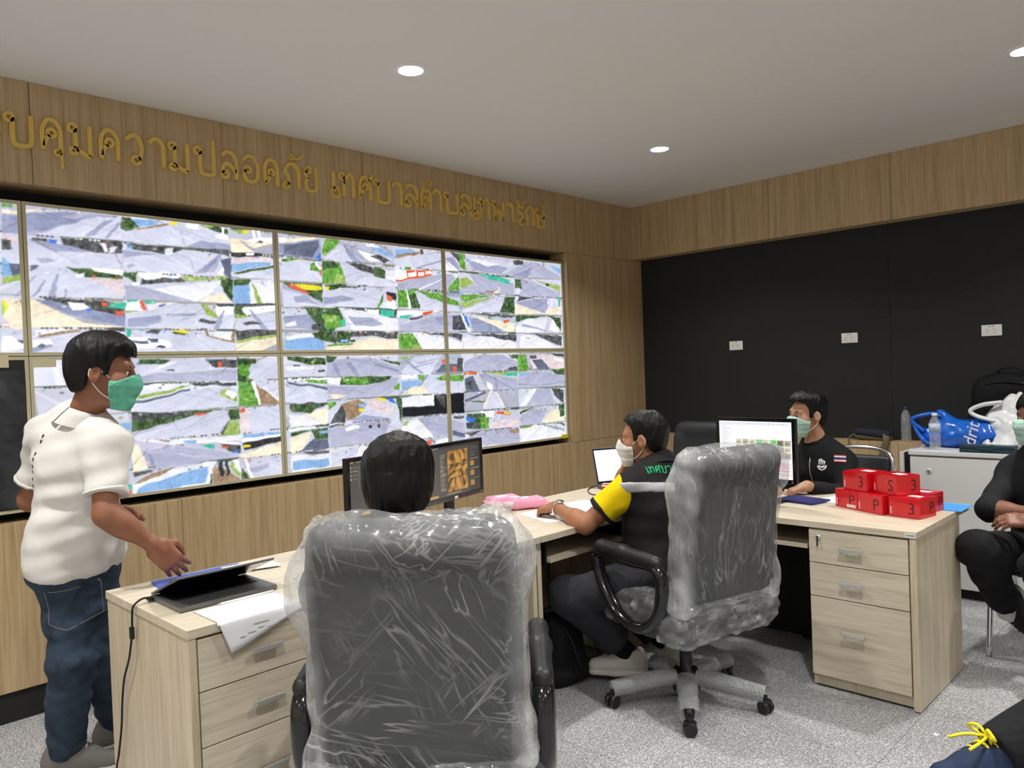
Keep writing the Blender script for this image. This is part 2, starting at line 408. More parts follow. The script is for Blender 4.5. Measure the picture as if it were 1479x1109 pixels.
# ================================================================== video wall: eight displays
PAINT = '''C -4188 2280 -3922 2314 -4189 2263
r -4189 2263 -3922 2308 -3683 2315 -3685 2249 -3869 2194 -4081 2183 -4193 2179
S -4189 2256 -3935 2303 -3845 2311 -4012 2260 -4191 2226
S -4191 2223 -3949 2277 -3846 2282 -4075 2191 -4192 2182
R -4063 2185 -3873 2265 -3793 2295 -3683 2315 -3684 2194
S -3850 2196 -3753 2285 -3711 2297 -3823 2195
S -3763 2197 -3691 2285 -3684 2271 -3743 2195
G -4187 2310 -4147 2315 -4147 2298 -4188 2293
R -4193 2179 -3953 2186 -3677 2132 -3680 2050 -4199 2035
S -4082 2166 -3997 2168 -3813 2124 -3981 2113
k -3953 2182 -3681 2190 -3680 2131 -3800 2121 -3942 2152
A -3781 2166 -3758 2172 -3746 2133 -3760 2125
A -3731 2160 -3703 2162 -3718 2132 -3746 2126
k -4070 2174 -4009 2173 -4010 2163 -4070 2164
B -4003 2174 -3972 2170 -3973 2156 -3998 2155
r -4056 2076 -4013 2082 -3970 2069 -4039 2057
P -4192 2182 -4124 2162 -4148 2140 -4195 2129
k -4194 2156 -4159 2152 -4155 2112 -4196 2102
b -4197 2075 -4169 2051 -4157 1998 -4201 1985
M -4172 2047 -4120 2044 -4125 2003 -4160 1994
L -4201 1985 -4125 2003 -4126 1976 -4202 1955
R -4123 2034 -3933 2047 -3805 1998 -3687 1909 -4085 1900 -4129 1911
M -4078 2044 -4051 2046 -4058 2028 -4083 2016
S -4015 1906 -3976 2009 -3965 2010 -3984 1900
S -4078 1903 -4030 1978 -4016 1979 -4066 1904
S -4158 1903 -4065 1997 -4056 1997 -4147 1900
S -3948 1941 -3939 1941 -3937 1899 -3946 1899
g -3940 2047 -3681 2028 -3682 2006 -3858 2006
W -3830 2047 -3680 2050 -3681 2024 -3804 2031
A -3903 2014 -3857 2024 -3858 2006 -3897 2001
P -3858 2002 -3682 2006 -3686 1917 -3806 1984
O -3817 2019 -3810 2020 -3812 1998 -3819 2001
O -3716 2018 -3709 2019 -3713 1998 -3720 2000
S -4079 1893 -3941 1864 -3683 1821 -3682 1769 -3814 1796 -3918 1822
C -4205 1888 -4079 1893 -3918 1822 -3814 1796 -3682 1765 -4210 1758
S -4079 1893 -3915 1879 -3680 1817 -3682 1769 -3868 1784 -3968 1835
k -4045 1901 -3940 1899 -3680 1887 -3683 1821 -3812 1846 -3941 1871
T -3743 1885 -3680 1891 -3682 1858 -3764 1866
O -3784 1887 -3757 1884 -3761 1870 -3784 1870
W -3934 1885 -3863 1881 -3838 1853 -3917 1847
B -3858 1856 -3832 1853 -3836 1842 -3855 1841
O -3731 1845 -3689 1850 -3687 1824 -3725 1827
Y -4205 1881 -4178 1855 -4184 1828 -4208 1818
L -4206 1868 -4190 1842 -4196 1815 -4208 1814
P -4208 1814 -4175 1775 -4176 1761 -4210 1761
R -4210 1758 -3683 1761 -3688 1639 -4215 1644
N -4071 1729 -3895 1751 -3883 1741 -4059 1715
A -4082 1749 -3907 1762 -3908 1751 -4071 1725
k -3849 1759 -3686 1761 -3687 1745 -3843 1743
W -4212 1724 -4177 1724 -4149 1704 -4017 1708 -4005 1691 -4012 1680 -4079 1674 -4215 1654
M -4155 1704 -4090 1705 -4088 1687 -4138 1687
S -4139 1660 -4012 1687 -4009 1674 -4098 1646
M -4073 1677 -4048 1691 -4030 1681 -4043 1667
R -3683 2242 -3496 2297 -3369 2318 -3118 2249 -3120 2203 -3375 2188 -3679 2192
g -3680 2310 -3609 2312 -3598 2265 -3658 2238 -3683 2249
b -3638 2312 -3515 2315 -3513 2288 -3604 2268
A -3635 2316 -3535 2317 -3563 2307 -3629 2304
N -3657 2242 -3475 2299 -3440 2299 -3565 2262
Y -3443 2310 -3408 2316 -3405 2298 -3442 2294
W -3369 2312 -3297 2315 -3287 2287 -3356 2287
g -3289 2312 -3207 2317 -3131 2307 -3124 2278 -3208 2288
L -3267 2313 -3215 2317 -3215 2302 -3268 2300
W -3209 2269 -3132 2273 -3122 2248 -3195 2252
S -3368 2189 -3286 2229 -3123 2222 -3125 2181 -3317 2186
W -3169 2310 -3154 2312 -3159 2274 -3171 2273
k -3679 2185 -3375 2185 -3419 2149 -3482 2147 -3629 2152
b -3660 2187 -3647 2188 -3629 2152 -3662 2150
S -3675 2145 -3489 2143 -3637 2114 -3676 2111
R -3676 2111 -3482 2147 -3368 2178 -3198 2182 -3131 2143 -3143 2045 -3676 2043
A -3481 2172 -3432 2183 -3440 2151 -3475 2144
r -3293 2065 -3183 2168 -3168 2162 -3219 2063
S -3323 2056 -3191 2164 -3184 2157 -3264 2060
W -3196 2057 -3163 2118 -3147 2116 -3174 2051
M -3181 2135 -3123 2151 -3123 2046 -3158 2052
k -3404 2179 -3136 2195 -3126 2151 -3153 2163
r -3665 2075 -3639 2083 -3619 2074 -3652 2062
g -3676 2043 -3614 2037 -3623 1989 -3674 2020
W -3614 2038 -3410 2047 -3389 2030 -3590 2004
k -3596 2004 -3396 2026 -3376 2009 -3604 1983
W -3636 1988 -3610 1996 -3610 1979 -3634 1976
L -3389 2037 -3158 2048 -3144 2030 -3383 2013
R -3679 1972 -3426 2000 -3144 2030 -3123 1971 -3126 1904 -3678 1911
r -3679 1975 -3578 1970 -3330 1904 -3675 1908
A -3551 1961 -3355 2000 -3160 2022 -3330 1911
W -3341 1907 -3230 1974 -3223 1970 -3322 1910
g -3190 2027 -3120 2039 -3122 1912 -3177 1969
C -3270 1935 -3178 1961 -3134 1911 -3301 1905
W -3679 1901 -3601 1904 -3583 1853 -3675 1853
O -3614 1900 -3594 1904 -3576 1853 -3589 1856
T -3672 1901 -3614 1905 -3621 1896 -3673 1891
T -3594 1902 -3534 1904 -3534 1893 -3581 1887
A -3575 1888 -3423 1900 -3501 1873 -3573 1857
B -3514 1883 -3487 1887 -3487 1873 -3515 1869
L -3678 1850 -3570 1853 -3636 1837 -3675 1840
R -3679 1836 -3424 1893 -3301 1898 -3121 1837 -3125 1762 -3679 1762
S -3670 1809 -3516 1834 -3504 1799 -3587 1770 -3672 1769
S -3489 1838 -3333 1846 -3318 1838 -3482 1829
L -3308 1901 -3272 1891 -3206 1835 -3215 1820 -3274 1840
W -3227 1893 -3119 1882 -3121 1844 -3214 1838
k -3218 1904 -3118 1904 -3119 1888 -3212 1890
S -3240 1768 -3182 1872 -3170 1869 -3202 1768
k -3305 1818 -3275 1815 -3215 1805 -3231 1793 -3313 1799
R -3679 1755 -3117 1754 -3123 1642 -3625 1646
k -3595 1742 -3554 1756 -3499 1754 -3528 1732
Y -3454 1761 -3429 1766 -3373 1755 -3381 1738 -3451 1743
g -3458 1745 -3381 1741 -3395 1733 -3452 1735
W -3681 1714 -3575 1721 -3522 1711 -3467 1697 -3461 1676 -3490 1666 -3624 1666
M -3656 1701 -3580 1704 -3574 1690 -3649 1690
M -3582 1715 -3529 1711 -3530 1694 -3563 1695
K -3544 1669 -3523 1680 -3496 1676 -3490 1666
N -3285 1760 -3117 1754 -3121 1687 -3279 1727
A -3270 1756 -3133 1754 -3143 1702 -3264 1731
T -3679 1762 -3659 1762 -3661 1721 -3681 1717
k -3307 1767 -3117 1762 -3117 1753 -3293 1756
k -3115 2324 -2845 2329 -2845 2317 -3115 2309
L -3115 2309 -3052 2311 -3004 2301 -3069 2287
Y -3052 2311 -3012 2312 -3012 2298 -3049 2296
C -3117 2260 -2857 2258 -2859 2203 -3121 2181
S -3009 2206 -2857 2254 -2797 2255 -2799 2200 -2977 2189
S -3071 2253 -3059 2254 -2976 2208 -3009 2206
W -3018 2262 -2973 2276 -2855 2285 -2852 2258 -3007 2245
k -2966 2251 -2949 2265 -2924 2255 -2941 2246
W -2995 2317 -2983 2319 -2973 2278 -2985 2276
W -2963 2317 -2946 2319 -2940 2277 -2952 2276
K -3121 2181 -2851 2188 -2852 2172 -3122 2158
W -3038 2184 -2989 2188 -2990 2173 -3035 2169
P -3119 2151 -2886 2177 -2887 2146 -3116 2118
b -3120 2117 -2887 2146 -2888 2130 -3118 2073
g -3111 2069 -2863 2132 -2863 2121 -3064 2061
R -3119 2054 -2802 2133 -2806 2050 -3064 2046
g -3116 2035 -3016 2041 -3026 2010 -3114 2002
b -3118 2002 -3026 2010 -3019 1908 -3118 1904
A -3020 2041 -2875 2046 -2848 1906 -3023 1908
L -3013 2022 -2997 2012 -2949 1910 -2982 1909
g -3115 1901 -3071 1898 -3010 1824 -3114 1822
W -3072 1883 -2856 1902 -2858 1875 -3050 1842
k -3110 1905 -2856 1914 -2856 1902 -3103 1888
L -3113 1852 -3026 1839 -3051 1816 -3106 1822
R -3114 1822 -2859 1859 -2863 1765 -3109 1762
S -3036 1877 -3020 1877 -2922 1764 -2964 1764
k -3076 1800 -3011 1809 -2962 1794 -3052 1785
k -3117 1758 -2859 1765 -2860 1745 -3104 1694
L -3116 1702 -2860 1745 -2860 1730 -3105 1687
C -3113 1683 -2860 1730 -2862 1640 -3119 1642
S -2986 1644 -2867 1687 -2865 1641
C -2824 2283 -2567 2315 -2592 2302 -2818 2257
S -2822 2250 -2560 2305 -2550 2246 -2597 2189 -2814 2182
M -2796 2245 -2568 2297 -2570 2258 -2613 2198 -2799 2191
B -2597 2189 -2559 2231 -2556 2185
G -2818 2169 -2700 2185 -2708 2167 -2815 2155
W -2824 2287 -2786 2287 -2787 2266 -2821 2260
k -2700 2185 -2549 2182 -2550 2175 -2708 2174
R -2815 2148 -2622 2177 -2633 2113 -2554 2090 -2556 2054 -2817 2046
G -2623 2163 -2599 2164 -2565 2110 -2637 2116
W -2602 2168 -2556 2132 -2557 2111 -2592 2144
O -2568 2124 -2556 2132 -2558 2097 -2568 2100
g -2817 2033 -2552 2044 -2557 1934 -2663 1972 -2762 2002
Y -2738 2030 -2621 2037 -2557 2026 -2558 2005 -2662 1996 -2731 2010
O -2784 2028 -2738 2023 -2639 1976 -2663 1972 -2770 2008
R -2815 1999 -2557 1934 -2559 1905 -2816 1897
r -2814 2019 -2702 1984 -2557 1934 -2558 1920 -2664 1958 -2815 1999
S -2749 1954 -2671 1964 -2618 1932 -2571 1912 -2735 1927
R -2813 1883 -2683 1894 -2631 1819 -2649 1770 -2811 1768
S -2815 1842 -2629 1861 -2561 1778 -2634 1770 -2811 1774
A -2817 1795 -2741 1817 -2734 1789 -2803 1781
g -2683 1894 -2448 1902 -2417 1838 -2488 1765 -2540 1707 -2636 1721 -2569 1778 -2631 1833
G -2565 1856 -2450 1859 -2411 1787 -2537 1771
T -2434 1830 -2404 1834 -2411 1787 -2436 1787
L -2550 1842 -2467 1851 -2468 1822 -2543 1814
k -2640 1798 -2550 1828 -2562 1764 -2634 1770
b -2814 1706 -2635 1735 -2557 1700 -2559 1647 -2813 1648
A -2813 1727 -2650 1749 -2620 1728 -2799 1706
g -2643 1749 -2496 1757 -2491 1693 -2596 1714
k -2492 1757 -2476 1758 -2475 1686 -2493 1686
L -2548 2218 -2419 2308 -2428 2292 -2532 2205
G -2519 2313 -2423 2311 -2455 2261 -2548 2214
R -2545 2186 -2408 2291 -2331 2188
r -2419 2308 -2169 2249 -2013 2200 -2331 2192
S -2403 2287 -2386 2289 -2287 2195 -2322 2192
S -2352 2288 -2335 2290 -2329 2228 -2278 2195 -2296 2190
W -2293 2264 -2040 2221 -2070 2196 -2207 2201 -2285 2250
k -2205 2235 -2132 2244 -2045 2213 -2098 2190
b -2246 2309 -2121 2290 -2001 2247 -2002 2228 -2131 2259
W -2237 2310 -2157 2306 -2130 2290 -2220 2293
G -2550 2179 -2426 2177 -2396 2092 -2390 2049 -2552 2048
g -2546 2175 -2467 2181 -2436 2148 -2544 2126
L -2454 2110 -2404 2099 -2389 2053 -2474 2045
R -2421 2178 -2280 2173 -2010 2062 -2011 2047 -2381 2050
k -2366 2178 -2244 2183 -2164 2152 -2175 2121 -2281 2144
g -2173 2166 -2090 2156 -2093 2099 -2175 2113
A -2090 2156 -2006 2155 -2009 2085 -2084 2096
R -2554 2005 -2286 2040 -2011 2047 -2013 2016 -2149 1912 -2555 1906
S -2552 1962 -2410 1979 -2325 1961 -2378 1941 -2550 1920
k -2432 2043 -2215 2048 -2286 2036 -2433 2022
g -2540 2034 -2424 2047 -2442 2018 -2517 2007
Y -2533 2027 -2508 2029 -2509 2007 -2529 2006
G -2167 1911 -2117 1996 -2108 1993 -2140 1912
K -2088 2016 -2008 2008 -2011 1962 -2081 1975
O -2084 1997 -2043 1984 -2049 1953 -2082 1959
W -2073 1952 -2016 1954 -2018 1908 -2075 1910
k -2439 1902 -2009 1909 -2017 1847 -2115 1852 -2258 1886
W -2267 1900 -2149 1900 -2152 1859 -2224 1868
T -2140 1901 -2028 1900 -2030 1854 -2147 1855
A -2423 1881 -2293 1892 -2003 1839 -2006 1770 -2352 1766
S -2391 1849 -2207 1850 -2117 1807 -2210 1790 -2333 1796
k -2471 1758 -2007 1762 -2018 1716 -2231 1730 -2456 1729
g -2471 1758 -2352 1759 -2390 1686 -2474 1700
C -2533 1671 -2355 1700 -2231 1719 -2009 1712 -2013 1643 -2543 1647
K -2376 1711 -2337 1711 -2338 1697 -2373 1697
b -2449 1711 -2389 1715 -2390 1700 -2441 1696
G -2541 1679 -2356 1693 -2356 1682 -2533 1671
N -2006 2289 -1783 2292 -1814 2274 -1999 2236
b -2006 2296 -1852 2302 -1853 2282 -2008 2258
R -2000 2229 -1774 2277 -1609 2299 -1604 2187 -2002 2183
S -1848 2186 -1611 2258 -1612 2246 -1819 2184
k -1797 2310 -1777 2312 -1764 2278 -1794 2272
S -1579 2269 -1503 2283 -1447 2222 -1454 2189
A -1586 2236 -1538 2240 -1454 2189 -1583 2184
k -1534 2321 -1393 2308 -1398 2201 -1461 2262
G -1442 2320 -1403 2324 -1387 2193 -1442 2214
R -1393 2308 -910 2286 -911 2260 -1051 2181 -1286 2200
S -1394 2283 -1282 2259 -1107 2254 -949 2248 -1051 2185 -1297 2207
A -1281 2284 -1046 2267 -1167 2242 -1350 2270
r -1002 2193 -755 2306 -636 2306 -371 2213 -372 2195 -928 2180
k -902 2304 -794 2308 -795 2281 -898 2269
S -928 2189 -692 2266 -761 2190
b -500 2298 -368 2279 -370 2242 -446 2264
W -2008 2156 -1922 2166 -1920 2112 -2006 2099
O -1922 2166 -1698 2181 -1700 2145 -1910 2113
W -1909 2147 -1840 2157 -1836 2129 -1905 2119
W -1825 2157 -1775 2164 -1773 2140 -1823 2133
W -1758 2165 -1703 2172 -1701 2153 -1756 2145
O -2006 2099 -1710 2144 -1710 2136 -2007 2086
b -1657 2175 -1626 2177 -1626 2161 -1658 2159
G -1936 2184 -1877 2188 -1878 2172 -1936 2168
r -2003 2081 -1616 2158 -1510 2161 -1489 2138 -1569 2052 -2000 2043
A -1826 2044 -1607 2131 -1605 2124 -1801 2045
G -1546 2078 -1456 2156 -1456 2050 -1564 2053
L -1446 2140 -1379 2152 -1313 2111 -1405 2077 -1449 2075
r -1355 2179 -906 2129 -910 2049 -1450 2050 -1302 2107
T -1287 2179 -1171 2182 -954 2156 -956 2121 -1149 2149
C -1091 2110 -1044 2087 -1082 2050 -1130 2048 -1063 2081
N -1200 2066 -1117 2070 -1118 2053 -1201 2053
r -827 2177 -372 2083 -381 2050 -847 2035
g -897 2164 -827 2168 -819 2089 -895 2094
L -684 2168 -376 2139 -378 2087 -523 2131
g -550 2148 -508 2150 -510 2127 -551 2129
G -2000 2039 -1846 2039 -1822 1915 -1996 1925
g -1925 2004 -1827 2016 -1822 1915 -1911 1913
W -1928 2043 -1919 2043 -1891 1913 -1911 1913
R -1856 2027 -1457 1927 -1458 1906 -1813 1908
G -1846 2039 -1602 2019 -1455 1968 -1456 1943 -1728 1989
S -1569 2044 -1445 2042 -1447 2001 -1571 2012
G -1441 2026 -1131 2035 -1365 1988 -1443 1977
L -1444 1968 -1120 2027 -1413 1928
R -1446 1915 -1023 2027 -1040 1940 -1090 1913 -1436 1899
g -1004 2028 -905 2032 -911 1909 -1066 1909
S -901 1988 -678 2028 -543 2034 -533 1956 -577 1918
C -901 1980 -577 1918 -906 1900
C -533 1956 -385 1979 -388 1914 -563 1914
k -860 2034 -678 2037 -875 1998
T -416 2043 -381 2045 -385 1979 -406 1979
W -2007 1898 -1629 1906 -1903 1867 -2000 1849
T -1990 1861 -1884 1875 -1934 1843 -1986 1846
O -1793 1897 -1712 1903 -1723 1883 -1795 1876
k -1914 1851 -1794 1877 -1795 1866 -1905 1836
r -1993 1804 -1631 1882 -1525 1876 -1508 1779 -1985 1769
S -1704 1856 -1600 1866 -1550 1811 -1655 1817
k -1525 1876 -1415 1887 -1376 1781 -1530 1779
A -1459 1894 -1415 1887 -1354 1764 -1388 1764
B -1426 1879 -1393 1871 -1375 1797 -1396 1813
C -1370 1888 -909 1830 -925 1777 -975 1768 -1166 1826
S -1371 1863 -1303 1865 -1096 1801 -1025 1763 -1332 1764
O -1032 1858 -964 1860 -972 1838 -1033 1837
k -1370 1897 -906 1892 -945 1873 -1279 1889
A -911 1804 -766 1868 -551 1882 -585 1772 -900 1764
S -820 1832 -556 1790 -571 1777 -847 1818
W -529 1791 -482 1874 -417 1792 -432 1769
g -906 1892 -550 1901 -766 1873 -896 1839
g -550 1901 -383 1886 -389 1774 -469 1866
G -2005 1750 -1890 1751 -1825 1674 -1826 1647 -2001 1648
L -1893 1682 -1815 1682 -1806 1647 -1905 1647
A -1890 1755 -1761 1752 -1447 1690 -1450 1644 -1806 1650
k -1850 1763 -1444 1751 -1452 1706 -1554 1730
A -1446 1722 -1241 1736 -905 1690 -907 1641 -1428 1644
k -1433 1751 -901 1751 -904 1698 -1218 1736
A -851 1743 -760 1752 -396 1652 -397 1638 -869 1641
k -720 1757 -384 1741 -388 1662 -561 1708
R -3642 1561 -3387 1598 -3117 1594 -3122 1474 -3639 1489
g -3627 1602 -3472 1600 -3508 1572 -3628 1575
A -3528 1572 -3444 1596 -3430 1592 -3543 1545
k -3292 1597 -3117 1594 -3119 1553 -3242 1552
O -3226 1581 -3199 1582 -3200 1552 -3227 1553
k -3495 1547 -3460 1550 -3453 1541 -3488 1541
r -3624 1526 -3119 1541 -3122 1474 -3625 1492
W -3626 1478 -3393 1478 -3512 1465 -3627 1459
L -3642 1424 -3379 1462 -3416 1442 -3643 1404
M -3676 1388 -3380 1444 -3376 1436 -3670 1374
R -3670 1364 -3373 1436 -3170 1453 -3117 1421 -3121 1338 -3665 1336
k -3393 1476 -3123 1468 -3123 1450 -3350 1459
L -3218 1425 -3171 1438 -3127 1384 -3128 1361 -3219 1396
W -3179 1431 -3125 1406 -3150 1376 -3188 1405
g -3672 1323 -3356 1331 -3207 1329 -3357 1305 -3676 1241
k -3675 1337 -3356 1327 -3357 1313 -3673 1296
O -3360 1316 -3290 1315 -3283 1308 -3350 1303
R -3670 1227 -3357 1302 -3184 1327 -3178 1275 -3244 1191 -3671 1200
L -3179 1260 -3116 1263 -3120 1184 -3213 1192
g -3176 1327 -3114 1323 -3116 1270 -3171 1267
k -3228 1197 -3179 1260 -3175 1258 -3213 1194
A -3671 1200 -3244 1187 -3104 1186 -3121 1158 -3478 1161
b -3428 1178 -3356 1175 -3357 1157 -3421 1163
T -3335 1155 -3261 1148 -3258 1122 -3292 1125
W -3334 1177 -3122 1146 -3122 1135 -3230 1153
k -3230 1149 -3115 1127 -3117 1082 -3171 1095
B -3155 1101 -3124 1101 -3125 1086 -3156 1086
O -3223 1137 -3185 1133 -3185 1122 -3224 1126
r -3648 1143 -3422 1142 -3171 1091 -3125 1068 -3552 1049
Y -3679 1173 -3653 1178 -3618 1064 -3665 1049
C -3679 1180 -3646 1177 -3605 1056 -3678 1047
S -3602 1131 -3589 1123 -3565 1047 -3585 1053
k -3678 1044 -3579 1046 -3593 1033 -3673 1022
A -3680 996 -3397 1053 -3250 1058 -3283 989 -3308 926 -3677 927
b -3655 965 -3370 1028 -3296 1027 -3315 949 -3670 933
N -3681 989 -3552 1042 -3469 1047 -3621 988
N -3274 1024 -3236 1027 -3123 939 -3278 926
K -3242 1050 -3219 1051 -3216 969 -3238 972
K -3204 1050 -3189 1048 -3185 973 -3200 971
k -3304 929 -3290 990 -3279 988 -3286 927
L -3173 1050 -3136 1008 -3123 947 -3168 990
A -3166 1049 -3126 1049 -3122 977 -3137 986
g -3116 1601 -3004 1596 -3027 1463 -3114 1473
G -3114 1571 -3038 1562 -3042 1478 -3112 1526
R -3038 1570 -2837 1574 -2849 1330 -2987 1446 -3050 1494
S -2952 1479 -2850 1480 -2851 1470 -2948 1475
G -3114 1473 -3035 1463 -2992 1334 -3117 1342
W -3039 1471 -3018 1470 -2979 1338 -3000 1339
N -3011 1458 -2963 1422 -2857 1334 -2984 1338
A -2979 1438 -2962 1441 -2852 1354 -2857 1334
R -3113 1330 -2854 1322 -2856 1181 -3112 1194
P -3115 1285 -3066 1327 -3056 1190 -3112 1194
O -3110 1323 -3082 1328 -3079 1305 -3107 1300
b -3104 1179 -2856 1181 -2857 1165 -3090 1155
W -3113 1157 -2857 1169 -2861 1158 -3098 1140
K -3107 1134 -2861 1158 -2863 1130 -3092 1094
Y -3099 1125 -3059 1121 -3060 1110 -3100 1110
C -3117 1074 -2854 1126 -2858 1051 -3118 1059
R -3079 1047 -2858 1047 -2855 925 -3051 938
r -3065 1000 -2949 1010 -2951 979 -3058 976
W -3098 1050 -3087 1048 -3043 937 -3060 935
g -3117 999 -3082 964 -3068 932 -3116 934
b -3738 1294 -3680 1290 -3678 1255 -3739 1260
T -3731 1003 -3684 983 -3685 962 -3727 968
O -3728 934 -3688 963 -3682 948 -3716 922
g -3734 1381 -3676 1378 -3678 1337 -3735 1354
R -2815 1571 -2650 1555 -2554 1525 -2556 1483 -2811 1488
g -2806 1604 -2554 1594 -2556 1553 -2650 1558 -2799 1584
A -2815 1551 -2651 1548 -2605 1533 -2809 1525
k -2771 1557 -2726 1556 -2727 1548 -2771 1549
k -2609 1523 -2566 1522 -2566 1511 -2606 1512
L -2657 1575 -2625 1588 -2609 1595 -2642 1561
r -2548 1559 -2474 1586 -2392 1592 -2195 1585 -2007 1519 -2009 1477 -2552 1483
S -2222 1567 -2008 1504 -2009 1481 -2197 1545
S -2410 1564 -2377 1563 -2313 1476 -2347 1477
S -2508 1559 -2476 1558 -2447 1480 -2471 1481
g -2546 1608 -2474 1600 -2508 1565 -2548 1566
g -2168 1588 -2005 1556 -2006 1534 -2106 1565
M -2820 1465 -2547 1421 -2548 1407 -2813 1452
G -2700 1471 -2553 1459 -2554 1438 -2686 1450
R -2806 1445 -2548 1407 -2555 1331 -2804 1335
W -2804 1485 -2544 1473 -2545 1464 -2797 1470
k -2804 1331 -2551 1331 -2552 1317 -2679 1277 -2799 1291
g -2797 1324 -2599 1320 -2664 1272 -2791 1284
C -2740 1260 -2553 1296 -2558 1199 -2795 1204
A -2807 1271 -2695 1257 -2566 1200 -2803 1198
W -2818 1192 -2644 1196 -2645 1185 -2811 1179
g -2804 1171 -2661 1173 -2746 1153 -2805 1148
C -2813 1139 -2669 1160 -2687 1114 -2750 1052 -2810 1048
M -2743 1055 -2663 1119 -2558 1106 -2561 1054 -2706 1041
g -2669 1174 -2559 1179 -2558 1109 -2648 1117
b -2615 1162 -2559 1165 -2560 1144 -2608 1148
k -2728 1050 -2558 1040 -2558 1026 -2713 1038
k -2675 1031 -2598 1020 -2602 1011 -2668 1022
A -2811 1038 -2559 1019 -2558 943 -2808 938
b -2797 1004 -2560 998 -2558 949 -2800 950
g -2552 1476 -2065 1472 -2103 1447 -2247 1423 -2450 1424
G -2448 1466 -2262 1470 -2255 1430 -2417 1426
W -2544 1476 -2447 1473 -2466 1431 -2538 1441
r -2547 1428 -2376 1414 -2220 1422 -2066 1460 -2010 1459 -2090 1342 -2478 1341 -2541 1379
C -2541 1379 -2420 1366 -2453 1353 -2503 1342
G -2060 1401 -2012 1429 -2014 1384 -2051 1382
R -2551 1338 -2163 1335 -2021 1241 -2025 1159 -2550 1185
N -2455 1318 -2337 1333 -2270 1301 -2325 1239 -2419 1210 -2441 1268
G -2551 1331 -2479 1327 -2546 1275
k -2542 1198 -2455 1311 -2425 1260 -2436 1197
Y -2340 1276 -2297 1277 -2298 1255 -2332 1258
b -2339 1305 -2279 1301 -2288 1280 -2331 1283
S -2410 1217 -2291 1237 -2079 1197 -2258 1191
Y -2198 1340 -2118 1329 -2128 1311 -2181 1321
B -2127 1329 -2072 1327 -2038 1287 -2092 1305
g -2045 1325 -1998 1323 -2007 1158 -2022 1219
P -2268 1337 -2198 1337 -2040 1243 -2114 1225 -2237 1262
r -2551 1164 -2395 1187 -2079 1193 -2176 1068 -2549 1060
W -2442 1162 -2379 1179 -2332 1172 -2337 1158 -2430 1144
K -2268 1170 -2242 1172 -2238 1152 -2267 1154
K -2200 1169 -2175 1170 -2174 1148 -2199 1149
N -2176 1068 -2083 1126 -2009 1120 -2011 1068 -2122 1063
k -2550 1185 -2445 1191 -2445 1180 -2543 1174
A -2554 1039 -2265 1047 -1860 1039 -1863 970 -2472 968 -2554 949
R -2542 1031 -2334 1046 -2363 984 -2546 948
O -2241 1015 -2124 1033 -2052 1011 -2053 989 -2198 993
Y -2260 1024 -2227 1021 -2224 999 -2257 1002
T -2032 1032 -1937 1042 -1899 1027 -1939 1001 -2015 1000
k -2282 1056 -2086 1052 -2106 1024 -2266 1040
R -1998 1498 -1875 1597 -1647 1603 -1749 1467 -1989 1478
S -1965 1575 -1936 1567 -1800 1477 -1836 1478
S -1867 1550 -1670 1578 -1670 1574 -1858 1542
S -1898 1527 -1703 1555 -1703 1550 -1889 1519
L -1993 1591 -1710 1611 -1865 1601 -1984 1575
r -1749 1475 -1649 1570 -1452 1575 -1446 1475
M -1640 1537 -1454 1533 -1457 1479 -1707 1482
O -1644 1570 -1606 1569 -1607 1545 -1640 1541
O -1544 1519 -1511 1518 -1513 1481 -1546 1482
k -1496 1576 -1446 1575 -1451 1479 -1502 1480
r -1436 1550 -1278 1598 -1061 1596 -899 1540 -903 1468 -1434 1483
k -1017 1480 -978 1506 -901 1504 -903 1473
g -986 1595 -896 1594 -898 1558 -962 1568
G -896 1594 -805 1593 -785 1474 -891 1463
P -778 1592 -359 1588 -365 1478 -731 1482
M -740 1555 -631 1554 -524 1477 -677 1481
k -765 1588 -684 1587 -686 1564 -760 1565
W -490 1570 -376 1550 -377 1530 -477 1551
k -531 1599 -366 1597 -367 1569 -489 1584
b -1996 1436 -1853 1435 -1845 1398 -1994 1385
W -1999 1475 -1871 1475 -1872 1455 -1991 1451
G -1861 1470 -1811 1469 -1813 1433 -1853 1435
G -1709 1442 -1644 1464 -1447 1458 -1449 1416 -1625 1418
R -1812 1437 -1719 1438 -1449 1408 -1453 1337 -1776 1344
C -1995 1373 -1814 1397 -1766 1343 -1908 1342
A -1997 1319 -1908 1338 -1725 1337 -1728 1265 -1995 1268
D -1998 1263 -1728 1261 -1725 1337 -1448 1336 -1455 1198 -2001 1203
k -1714 1337 -1629 1332 -1635 1226 -1675 1270
O -1446 1475 -1320 1480 -1321 1454 -1447 1458
M -1437 1432 -1356 1447 -1292 1333 -1430 1340
k -1415 1415 -1370 1413 -1361 1354 -1406 1364
r -1309 1471 -906 1414 -912 1307 -1221 1339
S -1262 1469 -1238 1469 -924 1325 -950 1322
S -1150 1431 -1132 1431 -1118 1343 -1136 1344
W -1229 1408 -1171 1380 -1173 1337 -1220 1356
L -1238 1473 -904 1464 -905 1432 -1118 1448
T -1044 1459 -903 1468 -905 1437 -1032 1441
b -878 1459 -773 1456 -801 1429 -879 1432
r -893 1423 -677 1476 -369 1415 -373 1339 -897 1347
S -895 1378 -684 1356 -371 1377 -371 1371 -684 1349 -896 1367
g -524 1472 -366 1468 -368 1425 -483 1443
C -1275 1212 -1197 1338 -1137 1335 -1045 1207
R -1264 1212 -1179 1333 -1149 1331 -1057 1204
M -1445 1282 -1221 1339 -1210 1331 -1434 1264
g -1411 1271 -1249 1271 -1249 1261 -1389 1266
A -892 1207 -753 1327 -671 1337 -800 1202
r -826 1203 -685 1333 -547 1327 -497 1193
k -532 1327 -382 1311 -389 1196 -479 1258
